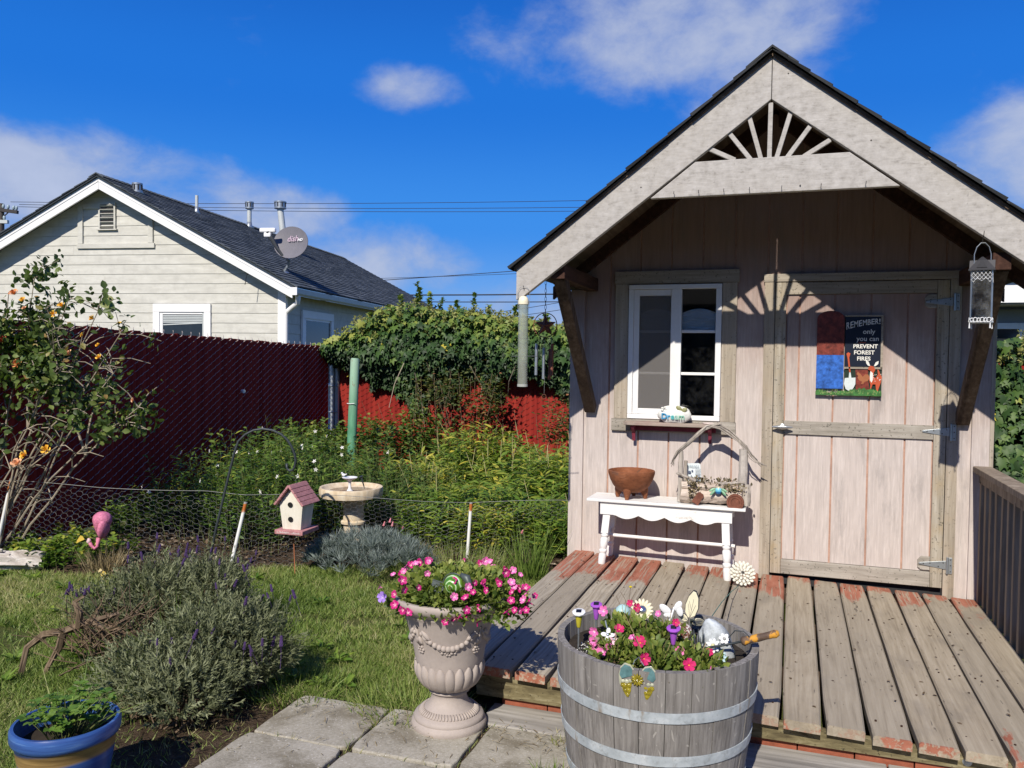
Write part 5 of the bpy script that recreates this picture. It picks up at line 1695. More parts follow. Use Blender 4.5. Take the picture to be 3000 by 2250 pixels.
M_LAVF = plain('purple_lavender', (.075, .04, .135), .7, var=.35, scale=60)
def lavender(name, label, lobes, nsprig, nspike, spike_zone, per=19):
    c0 = lobes[0][0]
    t = thing(name, (c0[0], c0[1], 0), label, 'lavender')
    wts = np.array([l[1]*l[2] for l in lobes]); wts = wts/wts.sum()
    which = RNG.choice(len(lobes), nsprig, p=wts)
    Cc = np.array([l[0] for l in lobes])[which]; Rr = np.array([(l[1], l[2], l[3]) for l in lobes])[which]
    d = rdir(nsprig, -.12)
    k = np.clip(1+.16*fbm(d[:, 0]*2+Cc[:, 0], d[:, 1]*2+d[:, 2], 2.4, 71), .6, 1.3)[:, None]
    dep = RNG.uniform(.62, 1.0, nsprig)[:, None]
    A = Cc+d*Rr*k*dep
    A[:, 2] = np.maximum(A[:, 2], .02)
    dirn = unit(d*np.array([.8, .8, .55])+np.array([0, -.05, .6])+RNG.normal(0, .22, (nsprig, 3)))
    L = RNG.uniform(.07, .17, nsprig)[:, None]
    B = A+dirn*L
    P, D, Nn, S, tt = leafy_stems(A, B, per, .028, .55, .0)
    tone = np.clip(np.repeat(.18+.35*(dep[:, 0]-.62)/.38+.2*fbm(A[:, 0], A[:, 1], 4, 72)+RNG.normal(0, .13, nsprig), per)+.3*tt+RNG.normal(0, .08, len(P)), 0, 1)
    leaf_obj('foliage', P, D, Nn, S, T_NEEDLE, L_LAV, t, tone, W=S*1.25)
    nb = nsprig//4
    A2 = Cc[:nb]*np.array([1, 1, 0])+RNG.normal(0, .04, (nb, 3)); A2[:, 2] = 0.01
    stems_obj('woody_stems', A2, A[:nb], .004, .002, M_TWIG, t, RNG.normal(0, .02, (nb, 3)))
    # flower spikes, each a part
    sp = G()
    for i in range(7):
        zz = .006*i
        rr = .0062*(1-.09*i)
        for k_ in range(4):
            w_ = 2*PI*k_/4+i*.7
            sp.ball((rr*.8*math.cos(w_), rr*.8*math.sin(w_), zz), (.0042, .0042, .0048), 5, 3)
    sp.tube([(0, 0, -.09), (.002, 0, -.04), (0, 0, .0)], .0011, 3, caps=False)
    s0 = sp.build('flower_spike', M_LAVF, t, local=True)
    inv = origin_of(t).inverted()
    for i in range(nspike):
        zc, zr = spike_zone[random.randrange(len(spike_zone))]
        p = Vector(zc)+Vector((random.gauss(0, zr[0]), random.gauss(0, zr[1]), abs(random.gauss(0, zr[2]))))
        o_ = s0 if i == 0 else copy_of(s0, t)
        o_.location = inv @ p
        o_.rotation_euler = (R(random.uniform(-25, 15)), R(random.uniform(-18, 24)), 0)
        s_ = random.uniform(.6, 1.05); o_.scale = (s_, s_, s_)
    return t
lavender('lavender_bush', 'rear grey green lavender bush with purple spikes on the lawn',
         [((-3.16, 3.48, .10), .23, .22, .24), ((-2.90, 3.58, .10), .16, .20, .22), ((-3.34, 3.33, .08), .11, .13, .15), ((-3.02, 3.70, .1), .20, .16, .21)], 1500, 42,
         [((-3.15, 3.6, .38), (.14, .1, .05)), ((-2.9, 3.7, .34), (.1, .1, .05)), ((-2.74, 3.55, .28), (.04, .1, .05)), ((-3.45, 3.25, .22), (.06, .06, .04))])
lavender('lavender_bush', 'front grey green lavender bush leaning over the slab edge',
         [((-2.36, 2.90, .10), .19, .20, .24), ((-2.50, 2.68, .08), .15, .15, .16), ((-2.30, 2.66, .07), .16, .13, .14), ((-2.24, 3.02, .10), .14, .17, .22)], 2000, 22,
         [((-2.25, 3.15, .32), (.08, .1, .04)), ((-2.42, 2.75, .25), (.1, .1, .05)), ((-2.1, 2.9, .22), (.03, .1, .05))])
# dead woody rootstock on the left of the lavender
rs = thing('dead_rootstock', (-3.15, 2.95, 0), 'twisted dead lavender rootstock with bare brown twigs', 'root')
M_ROOT = wood('dry_root', (.06, .042, .028), (.16, .115, .075), (.29, .22, .15), 'z', 30, .15)
g = G()
g.tube([(-3.33, 2.80, .0), (-3.32, 2.83, .12), (-3.26, 2.87, .18), (-3.17, 2.9, .19), (-3.08, 2.96, .23), (-3.0, 3.05, .25)], [.009, .014, .016, .016, .014, .01], 8)
g.tube([(-3.17, 2.9, .19), (-3.19, 2.89, .12), (-3.22, 2.86, .04), (-3.23, 2.85, 0)], [.018, .016, .013, .01], 7)
g.tube([(-3.12, 2.93, .21), (-3.10, 2.92, .28), (-3.13, 2.92, .33), (-3.08, 2.93, .36)], [.014, .012, .009, .005], 6)
g.tube([(-3.08, 2.96, .23), (-2.95, 2.93, .22), (-2.85, 2.9, .25)], [.012, .008, .004], 6)
g.v = [(a+random.gauss(0, .0035), b+random.gauss(0, .0035), c+random.gauss(0, .003)) for a, b, c in g.v]
g.build('root', M_ROOT, rs)
ns = 170
A = np.column_stack([RNG.normal(-3.02, .08, ns), RNG.normal(3.0, .08, ns), RNG.uniform(.02, .2, ns)]); B = A+np.column_stack([RNG.uniform(-.2, .25, ns), RNG.uniform(-.16, .12, ns), RNG.uniform(.02, .2, ns)])
stems_obj('dead_twigs', A, B, .0035, .0015, M_TWIG, rs, RNG.normal(0, .02, (ns, 3)))
# long thin green blades growing through the lavender
tuft('grass_clump', (-2.66, 3.1), 46, .12, .42, 'long green grass blades growing through the lavender', L_GRASS, w=.007, lean=1.1, tone=(.2, .5))
# dry ornamental tuft by the flamingo
tuft('dry_grass_tuft', (-4.42, 4.36), 240, .11, .24, 'dry straw coloured tuft around the pink flamingo', L_DRY, w=.004, lean=.75, tone=(.2, .9))

# thatch, clippings and joint weeds over the slabs
n = 520
x = np.concatenate([RNG.choice([-1.985, -1.548, -1.115, -.685], 260)+RNG.normal(0, .008, 260), RNG.uniform(-2.4, -.5, 260)])
y = np.concatenate([RNG.uniform(2.0, 3.05, 260), RNG.choice([2.265, 2.672, 3.045], 260)+RNG.normal(0, .008, 260)])
ok = fbm(x, y, 3.0, 91) > -.1
x, y = x[ok], y[ok]; n = len(x)
o = leaf_obj('joint_weeds', np.column_stack([x, y, np.full(n, -.004)]), unit(np.column_stack([RNG.normal(0, .6, n), RNG.normal(0, .6, n), np.ones(n)])), rdir(n), RNG.uniform(.015, .05, n), T_BLADE, L_GRASS, path, RNG.uniform(.25, .95, n), np.full(n, .0035))
n = 700
x = RNG.uniform(-2.6, -.6, n); y = np.where(RNG.random(n) < .6, RNG.normal(3.0, .07, n), RNG.uniform(2.0, 3.0, n))
d = rdir(n); d[:, 2] *= .12
o = leaf_obj('dry_clippings', np.column_stack([x, y, np.full(n, .022)+RNG.uniform(0, .006, n)]), d, np.tile(np.array([0, 0, 1.0]), (n, 1)), RNG.uniform(.012, .05, n), T_BLADE, L_DRY, path, RNG.uniform(0, 1, n), np.full(n, .0028))
n = 260
x = RNG.uniform(-1.3, 1.0, n); y = RNG.uniform(3.25, 5.35, n)
d = rdir(n); d[:, 2] *= .1
o = leaf_obj('deck_litter', np.column_stack([x, y, deck_z(x)+.004]), d, np.tile(np.array([0, 0, 1.0]), (n, 1)), RNG.uniform(.006, .022, n), T_OVAL, L_CHIP, deck, RNG.uniform(.2, .8, n))

nr = 70
cx_ = RNG.uniform(-5.0, -1.6, nr); cy_ = RNG.uniform(2.6, 5.0, nr)
ok = outside_hard(cx_, cy_); cx_, cy_ = cx_[ok], cy_[ok]; nr = len(cx_)
a = RNG.uniform(0, 2*PI, (nr, 12)); rad = RNG.uniform(.02, .07, (nr, 12))
P = np.stack([cx_[:, None]+.3*rad*np.cos(a), cy_[:, None]+.3*rad*np.sin(a), np.full((nr, 12), .012)], -1).reshape(-1, 3)
D = np.stack([np.cos(a), np.sin(a), RNG.uniform(.1, .9, (nr, 12))], -1).reshape(-1, 3)
o = leaf_obj('lawn_weeds', P, D, np.tile(np.array([0, 0, 1.0]), (len(P), 1))+RNG.normal(0, .2, P.shape), RNG.uniform(.025, .075, len(P)), T_OVAL, L_LANCE, None, RNG.uniform(.3, .75, len(P)), RNG.uniform(.02, .05, len(P)))
o['label'] = 'broad leaved weeds scattered through the lawn'
# ------------------------------------------------------------------ chicken wire and stakes
cw = thing('chicken_wire_fence', (-3.5, 4.8, 0), 'low hexagonal chicken wire edging along the planting bed', 'wire fence')
CWP = [((-5.5, 4.19), .56), ((-5.165, 4.288), .575), ((-4.52, 4.454), .556), ((-3.82, 4.651), .553), ((-3.543, 4.743), .52), ((-3.02, 5.12), .488), ((-2.217, 5.606), .43), ((-1.517, 5.9), .43), ((-1.425, 5.48), .42)]
cum = [0.0]
for (a, _), (b, _) in zip(CWP[:-1], CWP[1:]):
    cum.append(cum[-1]+math.dist(a, b))
xs_ = [p[0][0] for p in CWP]; ys_ = [p[0][1] for p in CWP]; hs_ = [p[1] for p in CWP]
def cwp(s, v):
    x = np.interp(s, cum, xs_); y = np.interp(s, cum, ys_); h = np.interp(s, cum, hs_)
    wob = .012*math.sin(s*5.1)+.008*math.sin(v*17+s*3)
    return (x+wob*.4, y+wob, v*h+.012*math.sin(s*3.3)*v)
g = G()
CWID, CH = .056, .034
cols = int(cum[-1]/(CWID*.75)); rows = 15
M_HEX = plain('zinc_hex_wire', (.36, .36, .34), .5, .4, var=.2)
for c in range(cols):
    for r_ in range(rows):
        off = .5 if c % 2 else 0
        s0 = c*CWID*.75; v0 = (r_+off)/(rows+.5)
        dv = 1/(rows+.5)
        p = [cwp(s0, v0), cwp(s0+CWID*.25, v0+dv/2), cwp(s0+CWID*.75, v0+dv/2), cwp(s0+CWID*.25, v0-dv/2), cwp(s0+CWID*.75, v0-dv/2)]
        if v0+dv/2 <= 1.001:
            g.tube([p[0], p[1], p[2]], .00062, 3, caps=False)
        if v0-dv/2 >= 0:
            g.tube([p[0], p[3]], .00062, 3, caps=False)
stuff(g.build('hex_mesh', M_HEX, cw))
g = G(); g.tube([cwp(cum[-1]*i/120, 1.0) for i in range(121)], .0016, 4)
g.build('edge_wire', M_HEX, cw)
def stakemat():
    t = MT('white_stake_rust_top')
    z = t.sep(t.n('ShaderNodeTexCoord').outputs['Generated'])[2]
    n = t.noise(t.pos((1, 1, 1)), 40, 4)
    c = t.mix(t.step(t.math('ADD', z, t.math('MULTIPLY', n, .12)), .90, .94), (.74, .74, .72), (.42, .13, .03))
    c = t.mix(t.step(t.math('ADD', z, t.math('MULTIPLY', n, .06)), 1.0, 1.01), c, (.30, .30, .29))
    c = t.mix(t.math('SUBTRACT', 1, t.step(z, .02, .06)), c, (.06, .05, .04))
    return t.done(c, .5)
M_STAKE = stakemat()
for a, b, r_, lab in (((-5.26, 4.22, .0), (-5.165, 4.288, .60), .011, 'white rusty topped stake at the far left end of the chicken wire'), ((-3.625, 4.66, -.01), (-3.545, 4.735, .475), .0125, 'leaning white stake beside the birdhouse and shepherd hook'), ((-2.235, 5.575, .0), (-2.217, 5.60, .425), .012, 'upright white stake in front of the yellowing plants')):
    tag(G().tube([a, b], r_, 10).build('garden_stake', M_STAKE, smooth=True, auto=50), lab, 'stake', 'white stakes along the chicken wire')

# ------------------------------------------------------------------ shepherd hook, birdhouse
M_BLACK = plain('black_iron', (.045, .055, .06), .5, .2, var=.2)
HK = [(-3.722, 4.552, -.02), (-3.667, 4.579, .312), (-3.588, 4.618, .7), (-3.56, 4.632, .83), (-3.535, 4.64, .905), (-3.493, 4.658, .951), (-3.44, 4.677, .98), (-3.386, 4.696, .99), (-3.32, 4.717, .982), (-3.265, 4.736, .956), (-3.225, 4.748, .92), (-3.196, 4.757, .874), (-3.175, 4.762, .825), (-3.167, 4.764, .779), (-3.172, 4.76, .735), (-3.186, 4.756, .712), (-3.208, 4.748, .71), (-3.222, 4.744, .727), (-3.224, 4.744, .758)]
tag(G().tube(HK, .0088, 8).build('shepherd_hook', M_BLACK, smooth=True), 'black curved shepherd hook over the birdhouse', 'hook')
bh = thing('birdhouse', (-3.145, 4.75, .298), 'cream birdhouse with pink slatted roof hanging from the black hook', 'birdhouse', rz=R(3))
M_CREAM = wood('cream_painted_wood', (.55, .51, .42), (.70, .66, .56), (.76, .73, .65), 'z', 40, .08, bump=.15, blotch=(.62, .58, .48))
M_PINKR = plain('dusty_pink_paint', (.47, .22, .225), .7, var=.25, scale=30)
def taper(g, w0, w1, d0, d1, z0, z1):
    return g.add([(-w0, -d0, z0), (w0, -d0, z0), (w0, d0, z0), (-w0, d0, z0), (-w1, -d1, z1), (w1, -d1, z1), (w1, d1, z1), (-w1, d1, z1)], [(3, 2, 1, 0), (0, 1, 5, 4), (1, 2, 6, 5), (2, 3, 7, 6), (3, 0, 4, 7)])
g = taper(G(), .052, .068, .052, .06, .0255, .175)
g.add([(-.068, -.06, .175), (.068, -.06, .175), (0, -.06, .268), (-.068, .06, .175), (.068, .06, .175), (0, .06, .268)], [(0, 1, 2), (3, 5, 4), (0, 2, 5, 3), (1, 4, 5, 2)])
g.build('box', M_CREAM, bh, local=True)
G().box(-.082, .082, -.085, .085, 0, .025).build('floor_plate', M_PINKR, bh, local=True, bevel=.003)
g = G()
for i in range(26):
    x_ = -.066+.0052*i; h_ = random.uniform(.004, .012)
    g.box(x_, x_+random.uniform(.002, .004), -.0862, -.0853, .006+random.uniform(0, .004), .007+h_)
stuff(g.build('worn_white_marks', plain('worn_white_letters', (.7, .6, .58), .7), bh, local=True))
for zz in (.17, .085):
    G().lathe([(0, 0), (.0145, 0), (.0145, .001), (0, .001)], 16).xf(at((-.003, -.0555-.0045*(zz > .1)-.0035, zz), ('X', R(90-3)))).build('entrance_hole', plain('hole_black', (.008, .008, .008), .9), bh, local=True)
sl_ = math.atan2(.093, .068)
for s_ in (-1, 1):
    for i in range(5):
        m = at((0, 0, .283), ('Y', s_*sl_)) if True else None
        g = G().box(.0005 if s_ > 0 else -.028-.0005-i*.0278, (.0275+i*.0278) if s_ > 0 else -.0005, 0, 0, 0, 0) if False else G()
        a0, a1 = i*.0285, i*.0285+.0268
        if s_ > 0:
            g.box(a0, a1, -.088, .088, -.006, .006-.001*(i % 2), at((0, 0, .283), ('Y', sl_)))
        else:
            g.box(-a1, -a0-.0015, -.088, .088, -.006, .006-.001*(i % 2), at((0, 0, .283), ('Y', -sl_)))
        g.build('roof_slat', M_PINKR, bh, local=True, bevel=.002)
g = G().tube([(0, 0, .285), (.004, 0, .33), (-.03, 0, .38), (-.075, -.004, .425)], .0012, 4)
for i in range(6):
    g.lathe([(.004, 0), (.006, .002), (.004, .004)], 6, (-.006-.012*i, 0, .33+.016*i))
stuff(g.build('hanging_chain', M_BLACK, bh, local=True))
G().tube([(-.02, -.01, 0), (-.012, -.012, -.15), (-.005, -.01, -.31)], .003, 6).build('rusty_rod', plain('rusty_orange_rod', (.45, .16, .07), .7), bh, local=True)

for _c in bh.children:
    if _c.name.split('.')[0] not in ('rusty_rod', 'hanging_chain'):
        _c.scale = (1.28, 1.28, 1.16)
# ------------------------------------------------------------------ bird bath with a little dish in it
bb = thing('bird_bath', (-3.19, 5.55, 0), 'cream stone bird bath with ribbed bowl behind the wire', 'bird bath')
def sandstone():
    t = MT('cream_sandstone')
    v = t.pos((1, 1, 1))
    n = t.noise(v, 10, 6, .65)
    n2 = t.noise(t.pos((1, 1, .3)), 30, 4)
    c = t.ramp(t.math('ADD', t.math('MULTIPLY', n, .6), t.math('MULTIPLY', n2, .4)), [(.32, (.44, .32, .19)), (.5, (.62, .51, .36)), (.66, (.72, .64, .5))])
    t.bump(n2, .4, .005)
    return t.done(c, .85, 0, .2)
M_SAND = sandstone()
g = G().lathe([(.0, .395), (.12, .398), (.2, .408), (.236, .418), (.241, .44), (.243, .475), (.238, .488), (.224, .490), (.215, .482), (.2, .465), (.12, .452), (0, .448)], 72, wob=lambda r_, z, w: r_*(1+(.008*math.cos(52*w) if r_ > .2 and z < .48 else 0)))
g.build('bowl', M_SAND, bb, local=True, smooth=True, auto=50)
G().lathe([(.09, 0), (.105, .03), (.085, .05), (.07, .08), (.075, .2), (.095, .21), (.095, .225), (.078, .235), (.078, .33), (.1, .385), (.12, .397)], 24, (.02, 0, 0)).build('pedestal', M_SAND, bb, local=True, smooth=True, auto=45)
G().lathe([(0, .4535), (.19, .459), (.19, .460), (0, .460)], 40).build('water', plain('rusty_water', (.20, .11, .06), .12, var=.3, spec=.6), bb, local=True, smooth=True)
dsh = thing('small_bird_dish', (-3.175, 5.5, .455), 'tiny white dish with a bird figure standing in the bird bath', 'ornament')
M_PORC = plain('white_porcelain', (.76, .77, .78), .35, var=.05)
G().lathe([(.028, 0), (.02, .015), (.011, .03), (.011, .075), (.02, .09), (.045, .10), (.06, .112), (.058, .114), (.04, .106), (0, .1)], 20).build('dish', M_PORC, dsh, local=True, smooth=True, auto=60)
g = G().ball((-.055, 0, .128), (.016, .01, .011), 10, 6).ball((-.066, -.002, .141), .008, 8, 6).tube([(-.042, 0, .13), (-.025, 0, .138)], [.006, .002], 6).tube([(-.073, -.003, .141), (-.08, -.004, .14)], [.002, .0006], 5)
g.build('bird', M_PORC, dsh, local=True, smooth=True)
tag(G().lathe([(.0, 0), (.004, .02), (.008, .09), (.016, .1), (.016, .104), (0, .105)], 8).xf(at((-3.03, 5.47, .49), ('X', R(10)), ('Y', R(-12)))).build('plastic_spike', M_BLACK), 'small black plastic spike on the bird bath rim', 'spike')

# ------------------------------------------------------------------ flamingo, log, green post
fl = thing('flamingo_ornament', (-4.44, 4.37, .0), 'pink plastic flamingo slumped head down in the dry grass', 'ornament')
M_FLAM = plain('flamingo_pink', (.64, .20, .32), .6, var=.35, scale=50, bump=1.0)
m = at((-4.44, 4.37, .315), ('Y', R(14)), ('X', R(8)))
g = G().lathe([(0, -.11), (.012, -.1), (.03, -.06), (.05, -.01), (.062, .035), (.06, .06), (.042, .082), (.015, .092), (0, .094)], 18, m=m)
g.build('body', M_FLAM, fl, smooth=True)
G().ball((-4.405, 4.35, .30), (.028, .05, .075), 12, 8, m=rotm('Y', R(12))).build('wing', M_FLAM, fl, smooth=True)
G().tube([(-4.465, 4.365, .225), (-4.47, 4.36, .17), (-4.485, 4.352, .15), (-4.505, 4.345, .17), (-4.515, 4.338, .195)], [.015, .011, .01, .011, .012], 8).build('neck', M_FLAM, fl, smooth=True)
G().ball((-4.52, 4.335, .205), (.017, .015, .02), 10, 7).build('head', plain('pale_flamingo_face', (.75, .52, .55), .5), fl, smooth=True)
G().tube([(-4.522, 4.328, .215), (-4.54, 4.322, .212), (-4.55, 4.32, .20)], [.008, .006, .002], 7).build('beak', plain('black_beak', (.02, .02, .02), .5), fl, smooth=True)
def logmat():
    t = MT('silvered_driftwood')
    v = t.pos((.12, 1, 1), rnd=False)
    n = t.noise(v, 26, 6, .65, .8); w = t.noise(t.pos((.3, 1, 1)), 9, 4, .6, 1.2)
    c = t.ramp(t.math('ADD', t.math('MULTIPLY', n, .5), t.math('MULTIPLY', w, .5)), [(.32, (.06, .045, .035)), (.42, (.36, .32, .28)), (.6, (.66, .62, .58)), (.75, (.76, .73, .7))])
    t.bump(n, .9, .012)
    return t.done(c, .85, 0, .2)
M_LOG = logmat()
lg = thing('driftwood_log', (-5.1, 4.17, 0), 'split silver driftwood log lying at the lawn edge, far left', 'log', rz=R(20))
g = G()
nseg = 14
for j in range(nseg+1):
    xx = -.42+.70*j/nseg
    for k in range(14):
        w_ = 2*PI*k/14
        rr = .073*(1+.14*math.sin(3*w_+xx*7)+.10*math.sin(5*w_-xx*11)+random.uniform(-.06, .06))*(1 if j < nseg else .86)
        g.v.append((xx+(random.uniform(-.02, .02) if j == nseg else 0), rr*math.cos(w_)*1.05, .062+rr*math.sin(w_)*.92)); g.r.append(0)
for j in range(nseg):
    for k in range(14):
        g.f.append((j*14+k, j*14+(k+1) % 14, (j+1)*14+(k+1) % 14, (j+1)*14+k))
g.f.append(tuple(range(13, -1, -1))); g.f.append(tuple(nseg*14+k for k in range(14)))
g.build('trunk', M_LOG, lg, local=True)
for i in range(4):
    y_ = -.066+.012*i
    G().box(-.38+.05*i, .2-.06*i, -.008, .008, -.01, .012, at((0, y_-.012, .05+.028*i), ('Z', R(random.uniform(-4, 4))), ('X', R(-35+22*i)))).build('bark_slab', M_LOG, lg, local=True, bevel=.004)
gp = thing('green_post', (-4.31, 7.48, 0), 'weathered green metal post standing before the sunlit fence', 'post')
def postmat():
    t = MT('chalky_green_paint')
    v = t.pos((1, 1, .25)); z = t.sep(t.n('ShaderNodeNewGeometry').outputs['Position'])[2]
    n = t.noise(v, 22, 6, .65)
    c = t.ramp(n, [(.3, (.06, .20, .115)), (.6, (.12, .33, .20)), (.8, (.24, .46, .34))])
    c = t.mix(t.step(z, .7, 1.5), c, (.30, .46, .34))
    c = t.mix(t.math('MULTIPLY', t.step(n, .6, .68), .8), c, (.20, .10, .05))
    return t.done(c, .7)
G().tube([(-4.31, 7.48, 0), (-4.305, 7.49, .6), (-4.29, 7.52, 1.45), (-4.289, 7.521, 1.475)], [.05, .049, .046, .04], 16).build('pipe', postmat(), gp, smooth=True, auto=40)
G().tube([(-4.34+.0, 7.45, 1.008), (-4.3, 7.445, 1.005), (-4.255, 7.455, 1.01)], .004, 6).build('cable_tie', M_VINYL, gp)

# ------------------------------------------------------------------ things hanging from the shed roof
fd = thing('tube_feeder', (-1.462, 4.47, 1.33), 'long clear tube bird feeder with cream dome cap', 'bird feeder')
def tubemat():
    t = MT('cloudy_plastic')
    tr = t.n('ShaderNodeBsdfTransparent'); tr.inputs[0].default_value = (.93, .95, .9, 1)
    n = t.noise(t.pos((1, 1, .4)), 22, 5, .6)
    t.done((.50, .53, .47), .25, 0, .5)
    mx = t.n('ShaderNodeMixShader')
    t.t.links.new(t.math('ADD', .10, t.math('MULTIPLY', n, .32)), mx.inputs[0])
    t.t.links.new(tr.outputs[0], mx.inputs[1]); t.t.links.new(t.p.outputs[0], mx.inputs[2])
    t.t.links.new(mx.outputs[0], t.out.inputs[0])
    return t.m
g = G().lathe([(.029, .0), (.029, .475), (.0275, .475), (.0275, .0)], 24)
g.f = g.f[:-2]
g.build('tube', tubemat(), fd, local=True, smooth=True, auto=60)
G().lathe([(.031, .468), (.031, .482), (.03, .49), (.026, .503), (.017, .513), (0, .517)], 20).build('dome_cap', plain('cream_plastic', (.80, .74, .55), .4, var=.05), fd, local=True, smooth=True, auto=50)
G().lathe([(0, -.003), (.03, -.003), (.03, .012), (0, .012)], 20).build('base', plain('grey_plastic', (.4, .41, .38), .5), fd, local=True)
G().lathe([(0, .013), (.026, .013), (.026, .12), (.018, .135), (0, .14)], 16, wob=lambda r_, z, w: r_*(1+.04*math.sin(5*w+z*90))).build('seed', plain('dark_seed', (.10, .09, .075), .9, var=.5, scale=120), fd, local=True)
for zz, w in ((.17, .075), (.27, .03), (.395, .03)):
    G().tube([(-w*.9, -.01, zz), (w*1.15, .004, zz+.003)], .0022, 6).build('perch', M_BLACK, fd, local=True)
G().tube([(-.033, 0, .44), (-.036, 0, .5), (-.036, 0, .54), (-.02, 0, .565), (.0, .0, .57), (.02, 0, .565), (.038, 0, .545), (.037, 0, .5), (.033, 0, .44)], .0013, 5).build('wire_bail', M_GALV, fd, local=True)
G().tube([(0, .012, .545), (0, -.004, .565), (0, -.008, .575)], .0015, 5).build('hook', M_STEELD, fd, local=True)

M_RUST = plain('rusted_tin', (.22, .085, .055), .65, .35, var=.35, scale=26)
st = thing('star_wind_chime', (-1.488, 5.0, 1.36), 'rusty tin star wind chime hanging under the left eave', 'wind chime')
ring = [(-1.488+.077*math.cos(2*PI*i/32), 5.0, 1.703+.077*math.sin(2*PI*i/32)) for i in range(33)]
G().tube(ring, .003, 6, caps=False).build('ring', M_RUST, st, smooth=True)
g = G()
pts = []
for i in range(10):
    w_ = PI/2+2*PI*i/10; rr = .076 if i % 2 == 0 else .031
    pts.append((-1.488+rr*math.cos(w_), 5.0, 1.70+rr*math.sin(w_)))
for sgn in (-1, 1):
    b_ = len(g.v)
    g.add(pts+[(-1.488, 5.0+sgn*.022, 1.70)], [(i, (i+1) % 10, 10) for i in range(10)])
g.build('star', M_RUST, st)
g = G()
for i in range(9):
    zz = 1.79+.026*i
    rr = [( -1.488+(.006*math.cos(w_) if i % 2 else 0), 5.0+(0 if i % 2 else .006*math.cos(w_)), zz+.016*math.sin(w_)) for w_ in [2*PI*k/8 for k in range(9)]]
    g.tube(rr, .0014, 4, caps=False)
stuff(g.build('chain', M_STEELD, st))
for i, (x_, zb) in enumerate(((-1.538, 1.385), (-1.505, 1.36), (-1.463, 1.355), (-1.436, 1.385))):
    y_ = 5.0+(-.025, .03, .025, -.02)[i]
    c_ = G().tube([(x_, y_, zb), (x_+.002, y_, zb+.2)], .0095, 10).build('chime_tube', M_GALV if i < 2 else M_RUST, st, smooth=True, auto=40)
    G().tube([(x_+.002, y_, zb+.2), (-1.488+(x_+1.488)*.7, 5.0, 1.64)], .0008, 4).build('string', M_HEX, c_)
G().tube([(-1.49+.014*math.cos(2*PI*i/16), 5.0, 1.25+.014*math.sin(2*PI*i/16)) for i in range(17)], .002, 5).build('wind_catcher', M_RUST, st)
G().tube([(-1.488, 5, 1.64), (-1.489, 5, 1.27)], .0008, 4).build('centre_string', M_HEX, st)

ln = thing('glass_lantern_feeder', (.862, 4.5, 1.69), 'square glass lantern feeder with dark metal roof and white filigree', 'lantern')
M_LEAD = plain('dark_lead_roof', (.055, .055, .06), .5, .5)
ROT = R(32)
G().lathe([(.066*1.2, .248), (.066*1.2, .254), (.03, .30), (.004, .318), (0, .318)], 4).xf(rotm('Z', ROT)).build('roof', M_LEAD, ln, local=True)
for i in range(4):
    w_ = ROT+PI/4+i*PI/2
    G().prism([(-.022, 0), (.022, 0), (0, .04)], -.004, .03, 'y').xf(at((.05*math.cos(w_), .05*math.sin(w_), .262), ('Z', w_+PI/2))).build('gable_dormer', M_LEAD, ln, local=True)
M_LGLASS = glassmat('lantern_glass', (.93, .95, .95), .80)
hw = .043
for i in range(4):
    w_ = ROT+PI/4+i*PI/2
    m = at((hw*math.cos(w_), hw*math.sin(w_), 0), ('Z', w_+PI/2))
    G().box(-hw+.001, hw-.001, -.001, .001, .0, .25, m).build('glass_pane', M_LGLASS, ln, local=True)
    G().box(-.0025, .0025, -.0025, .0025, 0, .25, at((hw*1.414*math.cos(w_+PI/4), hw*1.414*math.sin(w_+PI/4), 0), ('Z', w_+PI/4))).build('corner_bar', M_GALV, ln, local=True)
    g = G()
    for k_ in range(5):
        xa = -hw+2*hw*k_/5; xb_ = xa+2*hw/5
        dz_ = .055 if k_ in (0, 4) else (.035 if k_ in (1, 3) else .05)
        g.tube([(xa, -.003, .248), (xb_, -.003, .225), (xa, -.003, .205), ((xa+xb_)/2, -.003, .248-dz_)], .0012, 4, caps=False)
        g.tube([(xb_, -.003, .248), (xa, -.003, .225), (xb_, -.003, .205), ((xa+xb_)/2, -.003, .248-dz_)], .0012, 4, caps=False)
    stuff(g.xf(m).build('filigree', M_PORC, ln, local=True))
    g = G()
    for k_ in range(6):
        xa = -hw+2*hw*(k_+.5)/6
        rr = .009 if k_ % 2 else .007
        g.tube([(xa+rr*math.cos(q_), -.005+.002*math.sin(2*q_), .012+rr*1.2*math.sin(q_)) for q_ in [2*PI*j_/8 for j_ in range(9)]], .0022, 4, caps=False)
    g.tube([(-hw, -.003, .001), (hw, -.003, .001)], .003, 4)
    g.lathe([(0, -.03), (.004, -.028), (.003, -.015), (.002, 0)], 6, (hw*.95, -.003, 0))
    stuff(g.xf(m).build('lace_border', M_PORC, ln, local=True))
G().box(-hw, hw, -hw, hw, -.004, .0, rotm('Z', ROT+PI/4)).build('floor', M_GALV, ln, local=True)
G().ball((0, 0, .02), (.03, .03, .02), 12, 7, .2, 3).build('seed', plain('pale_seed', (.42, .38, .28), .9, var=.4, scale=150), ln, local=True)
G().tube([(-.035, 0, .262), (-.036, 0, .33), (-.026, 0, .365), (-.008, 0, .385), (.01, 0, .385), (.027, 0, .365), (.036, 0, .33), (.036, 0, .262)], .0022, 6).build('handle', M_GALV, ln, local=True)
G().tube([(0, 0, .385), (-.004, -.006, .40), (-.002, -.022, .42), (0, -.02, .44)], .002, 5).build('hook', M_STEELD, ln, local=True)

